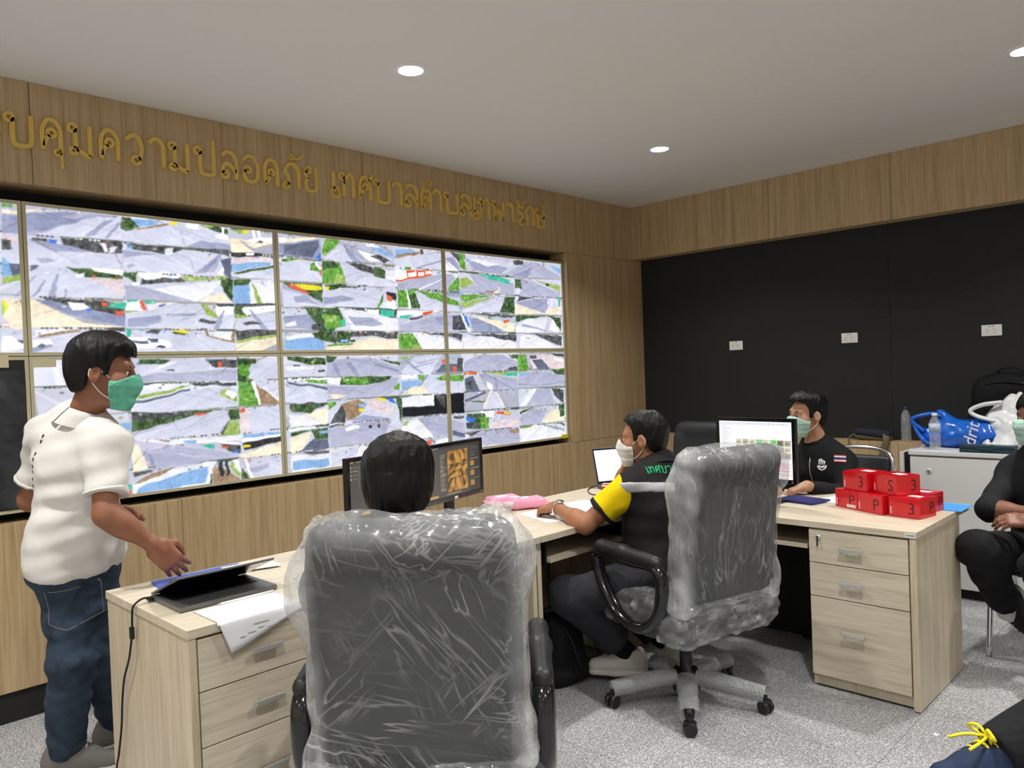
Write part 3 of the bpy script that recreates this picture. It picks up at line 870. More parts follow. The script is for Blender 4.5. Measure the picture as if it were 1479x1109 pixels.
W -1300 1197 -1169 1197 -1171 1145 -1255 1151
O -1145 1187 -984 1172 -998 1147 -1134 1169
Y -1059 1177 -990 1170 -997 1155 -1060 1162
g -1438 1189 -1254 1177 -1212 1061 -1399 1076
B -1440 1164 -1354 1158 -1362 1124 -1436 1130
G -1314 1155 -1219 1149 -1224 1062 -1295 1068
P -1222 1105 -916 1128 -913 1055 -1212 1066
k -1442 1122 -1328 1113 -1307 1069 -1433 1079
C -631 1061 -571 1151 -384 1158 -389 1062
r -896 1126 -774 1182 -583 1179 -659 1063 -887 1062
g -454 1191 -381 1196 -387 1101 -431 1094
g -894 1167 -734 1193 -895 1144
A -2005 1164 -1876 1186 -1740 1047 -2010 1063
L -1996 1163 -1936 1182 -1967 1145 -1997 1144
r -1876 1186 -1732 1200 -1453 1123 -1459 1022 -1729 1046
k -1561 1180 -1451 1173 -1463 1157 -1551 1163
M -1567 1082 -1457 1048 -1459 1022 -1569 1045
r -1448 1013 -1260 1065 -907 1055 -913 939 -1290 948
N -1016 1046 -914 1047 -916 1011 -1005 1018
k -1446 1047 -1260 1065 -1402 1026
A -902 1028 -741 1060 -659 1063 -366 955 -368 917 -894 937
G -874 1048 -781 1059 -782 1045 -862 1033
S -632 1052 -393 996 -394 977 -619 1037
k -505 1061 -383 1043 -384 1024 -477 1040
Y -447 948 -366 946 -367 925 -441 925
W -1720 1021 -1624 1029 -1625 1004 -1742 999
T -2012 1032 -1904 1038 -1915 1000 -2004 1000
O -1808 1029 -1767 1029 -1768 997 -1804 1001
k -2069 1053 -1952 1058 -2012 1040 -2069 1038'''
COL=dict(R=(200,202,220),r=(168,171,194),S=(124,132,166),G=(98,152,62),g=(62,88,52),L=(150,175,95),K=(42,44,46),k=(75,78,80),W=(248,248,252),Y=(225,210,50),T=(60,178,150),B=(60,110,205),b=(130,170,215),O=(214,92,62),C=(236,222,198),N=(150,125,100),D=(14,15,20),P=(215,200,205),A=(225,225,232),M=(90,98,120))
def paint_wall(polys,res=0.0045):
    rng=np.random.default_rng(4)
    y0=YR-4*WD; z1=ZM+HD
    nx=int(4*WD/res); nz=int(2*HD/res)
    ss=2
    img=np.zeros((nz*ss,nx*ss,3),np.float32)
    H,Wd=img.shape[:2]
    cw=Wd/9;ch=H/10
    yy,xx=np.mgrid[0:H,0:Wd].astype(np.float32)
    for j in range(10):
        for i in range(9):
            a0,a1=int(i*cw),int((i+1)*cw);b0,b1=int(j*ch),int((j+1)*ch)
            base=np.array([194,196,212])+rng.normal(0,8,3)*.3+rng.normal(0,10)
            u=(xx[b0:b1,a0:a1]-a0)/cw;v=(yy[b0:b1,a0:a1]-b0)/ch
            img[b0:b1,a0:a1]=base
            # far verge at the top of every picture
            hor=.07+.05*np.sin(u*3+rng.uniform(0,6))
            m=v<hor
            img[b0:b1,a0:a1][m]=np.array([[70,84,62],[110,120,100],[150,150,150]][rng.integers(3)])
            # converging road lines
            vx=rng.uniform(.2,.8)
            for k in range(3):
                s=rng.uniform(-.9,.9)
                m=(np.abs(u-vx-s*(v-.1))<.012+.02*v)&(v>hor)
                img[b0:b1,a0:a1][m]*=rng.choice([.82,.9,1.08])
    def inside(P,xs,ys):
        r=np.zeros(xs.shape,bool);n=len(P)
        for i in range(n):
            x1,y1=P[i];x2,y2=P[(i+1)%n]
            if y1==y2: continue
            c=((y1>ys)!=(y2>ys))&(xs<(x2-x1)*(ys-y1)/(y2-y1)+x1)
            r^=c
        return r
    # noise field
    def noise(f,seed):
        r=np.random.default_rng(seed);g=r.normal(0,1,(int(H/f)+3,int(Wd/f)+3)).astype(np.float32)
        a=yy/f;b=xx/f;i=a.astype(int);j=b.astype(int);a=a-i;b=b-j
        a=a*a*(3-2*a);b=b*b*(3-2*b)
        return (g[i,j]*(1-a)+g[i+1,j]*a)*(1-b)+(g[i,j+1]*(1-a)+g[i+1,j+1]*a)*b
    n1=noise(9,1);n2=noise(26,2);n3=noise(4,3)
    wx=n1*2.2;wy=n2*2.2
    for L in polys:
        t=L.split();v=np.array(list(map(float,t[1:]))).reshape(-1,2)/1000
        P=np.stack([(v[:,0]-y0)/(4*WD)*Wd,(z1-v[:,1])/(2*HD)*H],1)
        x0,x1_=int(max(0,P[:,0].min()-6)),int(min(Wd,P[:,0].max()+7))
        a0,a1=int(max(0,P[:,1].min()-6)),int(min(H,P[:,1].max()+7))
        if x1_<=x0 or a1<=a0: continue
        xs=xx[a0:a1,x0:x1_]+wx[a0:a1,x0:x1_]*.6;ys=yy[a0:a1,x0:x1_]+wy[a0:a1,x0:x1_]*.6
        m=inside(P,xs,ys)
        c=np.array(COL[t[0]],np.float32)
        sub=img[a0:a1,x0:x1_]
        amp={'G':20,'g':20,'L':12,'K':10,'k':18,'N':14,'A':2,'R':1.5,'r':1.5,'S':3,'W':2}.get(t[0],6)
        col=c+(n3[a0:a1,x0:x1_]*amp+n1[a0:a1,x0:x1_]*amp*.5)[...,None]
        if t[0] in 'RrACPSM':
            th=rng.uniform(.15,.6)*rng.choice([-1,1]);q=(xs*np.sin(th)-ys*np.cos(th))/rng.uniform(3,6)+wx[a0:a1,x0:x1_]*.25
            qi=np.floor(q).astype(int)%64;g1=rng.normal(0,1,65);st=g1[qi]*(1-(q-np.floor(q)))+g1[qi+1]*(q-np.floor(q))
            vv=(ys-a0)/max(1,a1-a0)-.5
            col=col+(st*4.5+vv*16)[...,None]*np.array([1,1,.9])
        if t[0]=='S': col=sub*.35+col*.65
        sub[m]=col[m]
    img+=(n3*1.2+n2*3)[...,None]
    # lane marks, cable shadows and small roadside clutter
    base_img=img.copy()
    for j in range(10):
        for i in range(9):
            for k in range(5):
                x0=(i+rng.uniform(0,1))*cw;y0=(j+rng.uniform(.2,.5))*ch;x1=np.clip(x0+rng.normal(0,.45)*cw,i*cw,(i+1)*cw-1);y1=(j+rng.uniform(.7,1))*ch
                n=int(max(abs(x1-x0),abs(y1-y0)))+1;f=rng.choice([.8,.86,1.14,1.08])
                X=np.linspace(x0,x1,n).astype(int);Y=np.linspace(y0,y1,n).astype(int)
                for dx in range(int(rng.integers(1,4))):
                    Xc=np.clip(X+dx,0,Wd-1);Yc=np.clip(Y,0,H-1);b=base_img[Yc,Xc]
                    ok=(b.mean(1)>140)&((b.max(1)-b.min(1))<45)
                    img[Yc[ok],Xc[ok]]=np.clip(b[ok]*f,0,250)
            if (i,j) in((6,7),(0,5),(0,6),(0,7),(0,8),(0,9)): continue
            for k in range(int(rng.integers(10,26))):
                x0=int((i+rng.uniform(.02,.95))*cw);y0=int((j+.04+abs(rng.normal(0,.13)))*ch);w=int(rng.integers(2,9));h=int(rng.integers(2,5))
                c=[(70,74,70),(230,232,238),(90,110,80),(150,150,160),(190,80,70),(80,130,200),(205,195,80),(60,60,66),(245,245,248)][rng.integers(9)]
                img[y0:y0+h,x0:x0+w]=img[y0:y0+h,x0:x0+w]*.35+np.array(c)*.65
    # date stamps along the top of the pictures
    for j in range(10):
        for i in range(9):
            if rng.random()<.6:
                bx=int((i+.35)*cw);by=int((j+.03)*ch)
                for k in range(14):
                    if k in(4,7,10): continue
                    w=int(cw*.025);xa=bx+int(k*cw*.036)
                    img[by:by+int(ch*.06),xa:xa+w]=np.where(img[by:by+int(ch*.06),xa:xa+w]>150,60,245)
    for ax in (0,1): img=(np.roll(img,1,ax)+img*1.6+np.roll(img,-1,ax))/3.6
    img=img.reshape(nz,ss,nx,ss,3).mean((1,3))
    return np.clip(img,4,255)/255.

WALL_IMG = paint_wall(PAINT.strip().splitlines())

def colour_grid(name, img, mat, parent, P0, ux, uz, w, h):
    """flat picture: a fine grid whose points carry the picture's colours. img rows run from the top"""
    nz, nx = img.shape[:2]
    u = (np.arange(nx)/(nx-1)); v = 1-(np.arange(nz)/(nz-1))
    U, V = np.meshgrid(u, v)
    P0 = np.array(P0); ux = np.array(ux); uz = np.array(uz)
    co = P0[None, None]+U[..., None]*w*ux+V[..., None]*h*uz
    idx = np.arange(nx*nz).reshape(nz, nx)
    q = np.stack([idx[1:, :-1], idx[1:, 1:], idx[:-1, 1:], idx[:-1, :-1]], -1).reshape(-1, 4)
    me = bpy.data.meshes.new(name)
    me.vertices.add(nx*nz); me.vertices.foreach_set('co', co.astype(np.float32).ravel())
    nf = len(q)
    me.loops.add(nf*4); me.loops.foreach_set('vertex_index', q.astype(np.int32).ravel())
    me.polygons.add(nf); me.polygons.foreach_set('loop_start', np.arange(0, nf*4, 4, dtype=np.int32))
    me.polygons.foreach_set('loop_total', np.full(nf, 4, np.int32))
    me.update(calc_edges=True)
    c = np.concatenate([img, np.ones(img.shape[:2]+(1,))], -1)
    lin = np.where(c[..., :3] <= 0.04045, c[..., :3]/12.92, ((c[..., :3]+0.055)/1.055)**2.4)
    a = me.color_attributes.new('Col', 'FLOAT_COLOR', 'POINT')
    a.data.foreach_set('color', np.concatenate([lin, c[..., 3:]], -1).astype(np.float32).ravel())
    me.materials.append(mat)
    o = bpy.data.objects.new(name, me); link(o, parent)
    return o

M['display_picture'] = vcol_mat('display_picture', SCREEN_GLOW, 0.25)
M['film'] = plain('film', srgb(48, 50, 54), 0.14, bump=0.8, bscale=7, var=0.35, vscale=4)
pos_word = {0: 'leftmost', 1: 'second', 2: 'third', 3: 'rightmost'}
BZ = 0.017
tape_mat = plain('masking_tape', srgb(206, 198, 164), 0.45)
sticker_mat = plain('yellow_sticker', srgb(225, 215, 30), 0.4)
for r in range(2):
    for c in range(4):
        y0 = YR-(4-c)*WD; z0 = ZM-HD if r else ZM
        row = 'upper' if r == 0 else 'lower'
        extra = {(1, 0): ', off, under dark film', (0, 3): ', beside the wood'}.get((r, c), '')
        t = thing('video_display', '%s display in the %s row of the video wall%s' % (pos_word[c], row, extra), 'display', (0, y0, z0), 0, 'video wall displays')
        g = 0.0015
        MB().box(-0.10, -0.006, g, WD-g, g, HD-g).build('housing', M['black_plastic'], t)
        fr = MB()
        fr.box(-0.008, 0.004, g, BZ, g, HD-g, 0.001); fr.box(-0.008, 0.004, WD-BZ, WD-g, g, HD-g, 0.001)
        fr.box(-0.008, 0.004, BZ, WD-BZ, g, BZ, 0.001); fr.box(-0.008, 0.004, BZ, WD-BZ, HD-BZ, HD-g, 0.001)
        fr.build('frame', M['bezel'], t)
        if (r, c) == (1, 0):
            MB().box(-0.006, -0.001, BZ, WD-BZ, BZ, HD-BZ).build('dark_screen', M['black_gloss'], t)
            # loose protective film with folds
            n = 60; v = []; f = []
            for i in range(n+1):
                for j in range(n+1):
                    yy = BZ+0.004+(WD-2*BZ-0.008)*i/n; zz = BZ+0.004+(HD-2*BZ-0.05)*j/n
                    s_ = math.sin(yy*19+math.sin(zz*9)*2)*math.sin(zz*7+yy*4)
                    v.append((0.006+0.004*s_+0.003*math.sin(zz*31+yy*23), yy, zz))
            for i in range(n):
                for j in range(n): f.append((i*(n+1)+j, (i+1)*(n+1)+j, (i+1)*(n+1)+j+1, i*(n+1)+j+1))
            mesh_obj('protective_film', v, f, M['film'], t, True)
        else:
            nx = WALL_IMG.shape[1]; nz = WALL_IMG.shape[0]
            xa = int((c+BZ/WD)*nx/4); xb = int((c+1-BZ/WD)*nx/4)
            za = int((r+BZ/HD)*nz/2); zb = int((r+1-BZ/HD)*nz/2)
            im = WALL_IMG[za:zb, xa:xb]
            colour_grid('screen', im, M['display_picture'], t, (-0.003, BZ, BZ), (0, 1, 0), (0, 0, 1), WD-2*BZ, HD-2*BZ)
        for ty, tz, tw, th in (((WD-0.17, HD-0.05, 0.09, 0.055),) if c == 0 and r == 1 else ((0.01, HD-0.052, 0.10, 0.04),) if (c == 1 and r == 1) else ()):
            MB().box(0.0042, 0.0052, ty, ty+tw, tz, tz+th).build('tape', tape_mat, t)
        if (r, c) == (1, 3):
            MB().box(0.0042, 0.005, WD-0.085, WD-0.004, 0.003, 0.032).build('sticker', sticker_mat, t)

# ================================================================== raised lettering above the displays
GL = {
 'บ': [('o', .15, .86, .12), ('l', (.26, .86), (.26, .2), (.38, .03), (.74, .03), (.88, .2), (.88, 1))],
 'ป': [('o', .15, .86, .12), ('l', (.26, .86), (.26, .2), (.38, .03), (.74, .03), (.88, .2), (.88, 1.32))],
 'ค': [('l', (.15, 0), (.12, .4), (.14, .7), (.34, .97), (.64, .97), (.85, .72), (.87, .4), (.87, 0)), ('o', .5, .58, .12), ('l', (.42, .5), (.28, .36), (.18, .12))],
 'ม': [('o', .14, .87, .12), ('l', (.25, .87), (.25, .6), (.24, .2)), ('o', .17, .12, .11), ('l', (.27, .18), (.5, .1), (.84, -.02)), ('l', (.84, 0), (.84, .5), (.84, 1))],
 'ว': [('o', .55, .13, .13), ('l', (.68, .14), (.82, .4), (.82, .7), (.62, .97), (.35, .97), (.08, .8))],
 'า': [('l', (.06, .8), (.25, .96), (.55, .98), (.8, .8), (.82, .5), (.82, 0))],
 'ล': [('l', (.1, .82), (.3, .98), (.64, .97), (.86, .75), (.86, .4), (.86, 0)), ('o', .24, .14, .12), ('l', (.12, .16), (.14, .42), (.34, .56), (.6, .48), (.84, .26))],
 'อ': [('o', .3, .46, .12), ('l', (.18, .45), (.13, .22), (.3, .03), (.64, .03), (.86, .22), (.87, .7), (.64, .97), (.32, .97), (.1, .8))],
 'ด': [('l', (.16, .06), (.12, .45), (.16, .74), (.36, .97), (.66, .97), (.86, .74), (.87, .4), (.87, 0)), ('o', .5, .5, .12), ('l', (.44, .4), (.32, .2), (.17, .05))],
 'ต': [('l', (.16, .06), (.12, .45), (.16, .74), (.3, .97), (.5, .84), (.7, .97), (.86, .74), (.87, .4), (.87, 0)), ('o', .5, .48, .12), ('l', (.44, .38), (.32, .2), (.17, .05))],
 'ภ': [('o', .16, .12, .12), ('l', (.28, .12), (.28, .5), (.12, .68), (.3, .94), (.6, .98), (.86, .75), (.87, .4), (.87, 0))],
 'ก': [('l', (.22, 0), (.22, .5), (.1, .66), (.3, .94), (.6, .98), (.86, .75), (.87, .4), (.87, 0))],
 'ย': [('o', .28, .86, .12), ('l', (.16, .84), (.16, .62), (.38, .52)), ('l', (.38, .52), (.16, .42), (.15, .18), (.34, .03), (.68, .03), (.86, .18), (.87, 1))],
 'เ': [('o', .62, .13, .2), ('l', (.42, .14), (.4, .5), (.4, 1))],
 'ท': [('o', .13, .87, .12), ('l', (.24, .87), (.24, .4), (.24, 0)), ('l', (.25, .55), (.42, .85), (.62, .97), (.8, .8), (.82, .4), (.82, 0))],
 'ศ': [('l', (.14, 0), (.1, .4), (.12, .7), (.3, .96), (.58, .96), (.76, .72), (.78, .4), (.78, 0)), ('o', .46, .58, .12), ('l', (.38, .5), (.26, .36), (.16, .12)), ('l', (.66, .86), (.85, .98), (.96, 1.18))],
 'พ': [('o', .12, .87, .11), ('l', (.22, .87), (.22, .4), (.23, .02)), ('l', (.23, .02), (.38, .4), (.52, .7)), ('l', (.52, .7), (.66, .4), (.82, .02)), ('l', (.82, .02), (.88, .5), (.9, 1))],
 'ร': [('o', .6, .13, .15), ('l', (.74, .14), (.74, .45), (.5, .6), (.22, .7), (.2, .88), (.42, .98), (.62, .9), (.84, .98))],
 'ษ': [('o', .14, .86, .11), ('l', (.24, .86), (.24, .2), (.36, .03), (.66, .03), (.8, .2), (.8, 1)), ('o', .56, .46, .12), ('l', (.66, .5), (.8, .55), (1.02, .7))],
 'ั': [('o', .2, .2, .2), ('l', (.36, .1), (.62, .12), (.82, .34), (.98, .7))],
 'ุ': [('o', .3, .8, .28), ('l', (.62, .82), (.66, .4), (.66, -.1))],
 'ํ': [('o', .5, .5, .42)],
 '์': [('o', .3, .3, .26), ('l', (.2, .5), (.45, .7), (.9, 1.2))],
}
# (glyph, left, right, bottom, top) along the wall and up, metres
SIGN = [('ว', -4.248, -4.180, 2.566, 2.708), ('บ', -4.166, -4.049, 2.566, 2.708), ('ค', -4.032, -3.931, 2.566, 2.708), ('ุ', -3.972, -3.927, 2.496, 2.578), ('ม', -3.909, -3.802, 2.566, 2.708), ('ค', -3.783, -3.681, 2.566, 2.708), ('ว', -3.663, -3.568, 2.566, 2.708), ('า', -3.550, -3.461, 2.566, 2.708), ('ม', -3.448, -3.337, 2.566, 2.708), ('ป', -3.318, -3.202, 2.566, 2.708), ('ล', -3.179, -3.077, 2.566, 2.708), ('อ', -3.058, -2.954, 2.566, 2.708), ('ด', -2.937, -2.834, 2.566, 2.708), ('ภ', -2.812, -2.697, 2.566, 2.708), ('ั', -2.773, -2.679, 2.733, 2.787), ('ย', -2.678, -2.584, 2.566, 2.708), ('เ', -2.499, -2.445, 2.566, 2.708), ('ท', -2.437, -2.316, 2.566, 2.708), ('ศ', -2.304, -2.188, 2.566, 2.708), ('บ', -2.189, -2.053, 2.566, 2.708), ('า', -2.050, -1.957, 2.566, 2.708), ('ล', -1.951, -1.827, 2.566, 2.708), ('ต', -1.819, -1.718, 2.566, 2.708), ('ํ', -1.770, -1.707, 2.723, 2.768), ('า', -1.714, -1.623, 2.566, 2.708), ('บ', -1.617, -1.471, 2.566, 2.708), ('ล', -1.472, -1.350, 2.566, 2.708), ('เ', -1.351, -1.293, 2.566, 2.708), ('ท', -1.294, -1.161, 2.566, 2.708), ('พ', -1.157, -1.024, 2.566, 2.708), ('า', -1.020, -0.921, 2.566, 2.708), ('ร', -0.908, -0.810, 2.566, 2.708), ('ั', -0.902, -0.803, 2.719, 2.765), ('ก', -0.810, -0.695, 2.566, 2.708), ('ษ', -0.696, -0.577, 2.566, 2.708), ('์', -0.619, -0.559, 2.722, 2.773)]
sign = thing('wall_lettering', 'row of gold raised Thai letters on the wood above the displays', 'lettering', (X_FACE, 0, 0))
def ribbon(mb, pts, w, d, closed=False):
    k = len(pts); v = []; f = []
    for i, p in enumerate(pts):
        a = pts[(i-1) % k] if (closed or i > 0) else p
        b = pts[(i+1) % k] if (closed or i < k-1) else p
        t = Vector((b[0]-a[0], b[1]-a[1])); t.normalize()
        n = Vector((-t.y, t.x))
        for s_, x in ((1, 0), (1, d*0.8), (0.8, d), (-0.8, d), (-1, d*0.8), (-1, 0)):
            v.append((x, p[0]+n.x*s_*w/2, p[1]+n.y*s_*w/2))
    for i in range(k if closed else k-1):
        i2 = (i+1) % k
        for j in range(5): f.append((i*6+j, i*6+j+1, i2*6+j+1, i2*6+j))
    if not closed:
        f.append(tuple(range(6))); f.append(tuple((k-1)*6+j for j in range(5, -1, -1)))
    mb.add(v, f)
for g_, y0, y1, z0, z1 in SIGN:
    mb = MB(); w_, h_ = y1-y0, z1-z0
    sw = 0.0215 if g_ not in 'ัุํ์' else 0.014
    for st in GL[g_]:
        if st[0] == 'o':
            rr = st[3]*min(h_, w_*1.05) if g_ in 'ัุํ์' else st[3]*0.145
            rr = max(rr, 0.012)
            cx_, cz_ = y0+st[1]*w_, z0+st[2]*h_
            ribbon(mb, [(cx_+rr*math.cos(a*math.pi/8), cz_+rr*math.sin(a*math.pi/8)) for a in range(16)], sw*0.8, 0.014, True)
        else:
            pts = [Vector((y0+p[0]*w_, z0+p[1]*h_, 0)) for p in st[1:]]
            pts = catmull(pts, 7)
            ribbon(mb, [(p.x, p.y) for p in pts], sw, 0.014)
    o = mb.build('letter', M['gold'], sign)
    smooth_by_angle(o, 50)

# ================================================================== implicit surfaces for soft shapes
def _v(a): return np.asarray(a, np.float32)
def frame(up, fwd):
    """columns: right, forward, up"""
    u = Vector(up).normalized(); f = Vector(fwd); f = (f-u*f.dot(u)).normalized(); r = f.cross(u)
    return np.array([[r.x, f.x, u.x], [r.y, f.y, u.y], [r.z, f.z, u.z]], np.float32)
def RC(a, b, ra, rb, k=0.02): return ('rc', _v(a), _v(b), ra, rb, k)
def EL(c, r, R=None, k=0.03): return ('el', _v(c), _v(r), R, 0, k)
def RB(c, h, rad, R=None, k=0.01): return ('rb', _v(c), _v(h), R, rad, k)
def CC(a, b, ra, rb, k=0.02): return ('cc', _v(a), _v(b), ra, rb, k)
def SUB(p): return ('sub',)+tuple(p)
def d_prim(P, q):
    t = q[0]
    if t == 'rc':
        _, a, b, ra, rb, _k = q
        ab = b-a; L2 = float(ab@ab)+1e-12
        h = np.clip(((P-a)@ab)/L2, 0, 1)
        d = P-a-h[:, None]*ab
        return np.sqrt((d*d).sum(1))-(ra+(rb-ra)*h)
    if t == 'cc':
        _, a, b, ra, rb, _k = q
        ab = b-a; L = math.sqrt(float(ab@ab)); u = ab/L
        y = (P-a)@u
        d = P-a-y[:, None]*u
        r = np.sqrt((d*d).sum(1))
        return np.maximum(r-(ra+(rb-ra)*np.clip(y/L, 0, 1)), np.maximum(-y, y-L))
    if t == 'el':
        _, c, r, R, _z, _k = q
        p = P-c
        if R is not None: p = p@R
        k0 = np.sqrt(((p/r)**2).sum(1)); k1 = np.sqrt(((p/(r*r))**2).sum(1))+1e-9
        return k0*(k0-1)/k1
    if t == 'rb':
        _, c, h, R, rad, _k = q
        p = P-c
        if R is not None: p = p@R
        e = np.abs(p)-(h-rad)
        return np.sqrt((np.maximum(e, 0)**2).sum(1))+np.minimum(e.max(1), 0)-rad
def smin(a, b, k):
    h = np.clip(0.5+0.5*(b-a)/k, 0, 1)
    return b+(a-b)*h-k*h*(1-h)
def sdf(P, prims):
    acc = None
    for q in prims:
        if q[0] == 'sub':
            d = d_prim(P, q[1:]); acc = -smin(-acc, d, q[-1]); continue
        d = d_prim(P, q)
        acc = d if acc is None else smin(acc, d, max(q[-1], 1e-4))
    return acc
def bounds(prims, pad=0.03):
    lo = np.full(3, 1e9); hi = -lo
    for q in prims:
        if q[0] in ('rc', 'cc'):
            r = max(q[3], q[4])
            for e in (q[1], q[2]): lo = np.minimum(lo, e-r); hi = np.maximum(hi, e+r)
        elif q[0] in ('el', 'rb'):
            r = float(max(q[2])) if q[3] is None else float(np.linalg.norm(q[2]))
            if q[3] is None: lo = np.minimum(lo, q[1]-q[2]); hi = np.maximum(hi, q[1]+q[2])
            else:
                ext = np.sqrt(((q[3]*q[2][None, :])**2).sum(1)) if q[0] == 'el' else (np.abs(q[3])*q[2][None, :]).sum(1)
                lo = np.minimum(lo, q[1]-ext); hi = np.maximum(hi, q[1]+ext)
    return lo-pad, hi+pad
def polygonize(func, lo, hi, h, B=5):
    """surface nets on a grid that is only filled near the surface"""
    lo = np.asarray(lo, np.float32); hi = np.asarray(hi, np.float32)
    nb = np.maximum(1, np.ceil((hi-lo)/(h*B)).astype(int))
    n = nb*B+1
    # coarse pass at the block centres
    g = [lo[i]+(np.arange(nb[i])+0.5)*B*h for i in range(3)]
    C = np.stack(np.meshgrid(*g, indexing='ij'), -1).reshape(-1, 3).astype(np.float32)
    dc = func(C)
    act = (np.abs(dc) < B*h*1.45).reshape(nb)
    F = np.repeat(np.repeat(np.repeat(np.where(dc < 0, -1.0, 1.0).astype(np.float32).reshape(nb), B, 0), B, 1), B, 2)
    F = np.pad(F, ((0, 1),)*3, mode='edge')
    need = np.zeros(tuple(n), bool)
    ai = np.argwhere(act)
    off = np.stack(np.meshgrid(*[np.arange(B+1)]*3, indexing='ij'), -1).reshape(-1, 3)
    pts = (ai[:, None, :]*B+off[None]).reshape(-1, 3)
    need[pts[:, 0], pts[:, 1], pts[:, 2]] = True
    I = np.argwhere(need)
    vals = np.empty(len(I), np.float32)
    for s in range(0, len(I), 400000):
        vals[s:s+400000] = func((lo+I[s:s+400000]*h).astype(np.float32))
    F[need] = vals
    F[0] = F[-1] = 1; F[:, 0] = F[:, -1] = 1; F[:, :, 0] = F[:, :, -1] = 1
    S = F < 0
    c = [S[i:S.shape[0]-1+i, j:S.shape[1]-1+j, k:S.shape[2]-1+k] for i in (0, 1) for j in (0, 1) for k in (0, 1)]
    cnt = sum(x.astype(np.int8) for x in c)
    cells = np.argwhere((cnt > 0) & (cnt < 8))
    vid = -np.ones(cnt.shape, np.int64)
    vid[cells[:, 0], cells[:, 1], cells[:, 2]] = np.arange(len(cells))
    acc = np.zeros((len(cells), 3), np.float32); num = np.zeros(len(cells), np.float32)
    cor = [(i, j, k) for i in (0, 1) for j in (0, 1) for k in (0, 1)]
    vs = [F[cells[:, 0]+i, cells[:, 1]+j, cells[:, 2]+k] for i, j, k in cor]
    for a in range(8):
        for b in range(a+1, 8):
            if sum(abs(cor[a][t]-cor[b][t]) for t in range(3)) != 1: continue
            va, vb = vs[a], vs[b]
            m = (va < 0) != (vb < 0)
            t = np.where(m, va/np.where(m, va-vb, 1), 0)
            pa = np.array(cor[a], np.float32); pb = np.array(cor[b], np.float32)
            acc += m[:, None]*(pa+(pb-pa)*t[:, None]); num += m
    V = lo+(cells+acc/np.maximum(num, 1)[:, None])*h
    Q = []
    for ax in range(3):
        sl0 = [slice(None)]*3; sl1 = [slice(None)]*3
        sl0[ax] = slice(0, -1); sl1[ax] = slice(1, None)
        A = S[tuple(sl0)]; Bm = S[tuple(sl1)]
        e = np.argwhere(A != Bm)
        u, w = (ax+1) % 3, (ax+2) % 3
        ok = (e[:, u] > 0) & (e[:, w] > 0) & (e[:, u] < cnt.shape[u]) & (e[:, w] < cnt.shape[w])
        e = e[ok]
        fl = A[e[:, 0], e[:, 1], e[:, 2]]
        def cid(du, dw):
            q = e.copy(); q[:, u] -= du; q[:, w] -= dw
            return vid[q[:, 0], q[:, 1], q[:, 2]]
        q = np.stack([cid(0, 0), cid(1, 0), cid(1, 1), cid(0, 1)], 1)
        q[~fl] = q[~fl][:, ::-1]
        Q.append(q)
    Q = np.concatenate(Q)
    Q = Q[(Q >= 0).all(1)]
    return V, Q
def np_mesh(name, V, Q, mats, parent=None, midx=None, smooth=True, attr=None):
    me = bpy.data.meshes.new(name)
    me.vertices.add(len(V)); me.vertices.foreach_set('co', np.asarray(V, np.float32).ravel())
    nf = len(Q); k = Q.shape[1]
    me.loops.add(nf*k); me.loops.foreach_set('vertex_index', Q.astype(np.int32).ravel())
    me.polygons.add(nf); me.polygons.foreach_set('loop_start', np.arange(0, nf*k, k, dtype=np.int32))
    me.polygons.foreach_set('loop_total', np.full(nf, k, np.int32))
    for m in (mats if isinstance(mats, (list, tuple)) else [mats]): me.materials.append(m)
    if midx is not None: me.polygons.foreach_set('material_index', midx.astype(np.int32))
    me.polygons.foreach_set('use_smooth', np.full(nf, smooth))
    me.update(calc_edges=True)
    if attr is not None:
        for nm, vals in attr.items():
            a = me.attributes.new(nm, 'FLOAT', 'POINT'); a.data.foreach_set('value', np.asarray(vals, np.float32))
    o = bpy.data.objects.new(name, me); link(o, parent)
    return o
def sdf_obj(name, prims, h, mat, parent=None, post=None, pad=0.03, smooth=True, keep=None):
    lo, hi = bounds(prims, pad)
    fn = (lambda P: post(P, sdf(P, prims))) if post else (lambda P: sdf(P, prims))
    V, Q = polygonize(fn, lo, hi, h)
    if keep is not None:
        cen = V[Q].mean(1); Q = Q[keep(cen)]
    return np_mesh(name, V, Q, mat, parent, smooth=smooth)
_rng = np.random.default_rng(11)
def make_noise(freq, n=10, seed=0, aniso=(1, 1, 1)):
    r = np.random.default_rng(seed)
    K = r.normal(0, 1, (n, 3)); K /= np.linalg.norm(K, axis=1)[:, None]
    K = (K*np.array(aniso)*freq*r.uniform(0.6, 1.6, (n, 1))).astype(np.float32)
    ph = r.uniform(0, 6.28, n).astype(np.float32)
    K2 = np.roll(K, 1, 0)*0.37
    def f(P):
        w = np.sin(P@K2.T+ph)*0.9
        return np.sin(P@K.T+ph+w).sum(1)/math.sqrt(n)
    return f

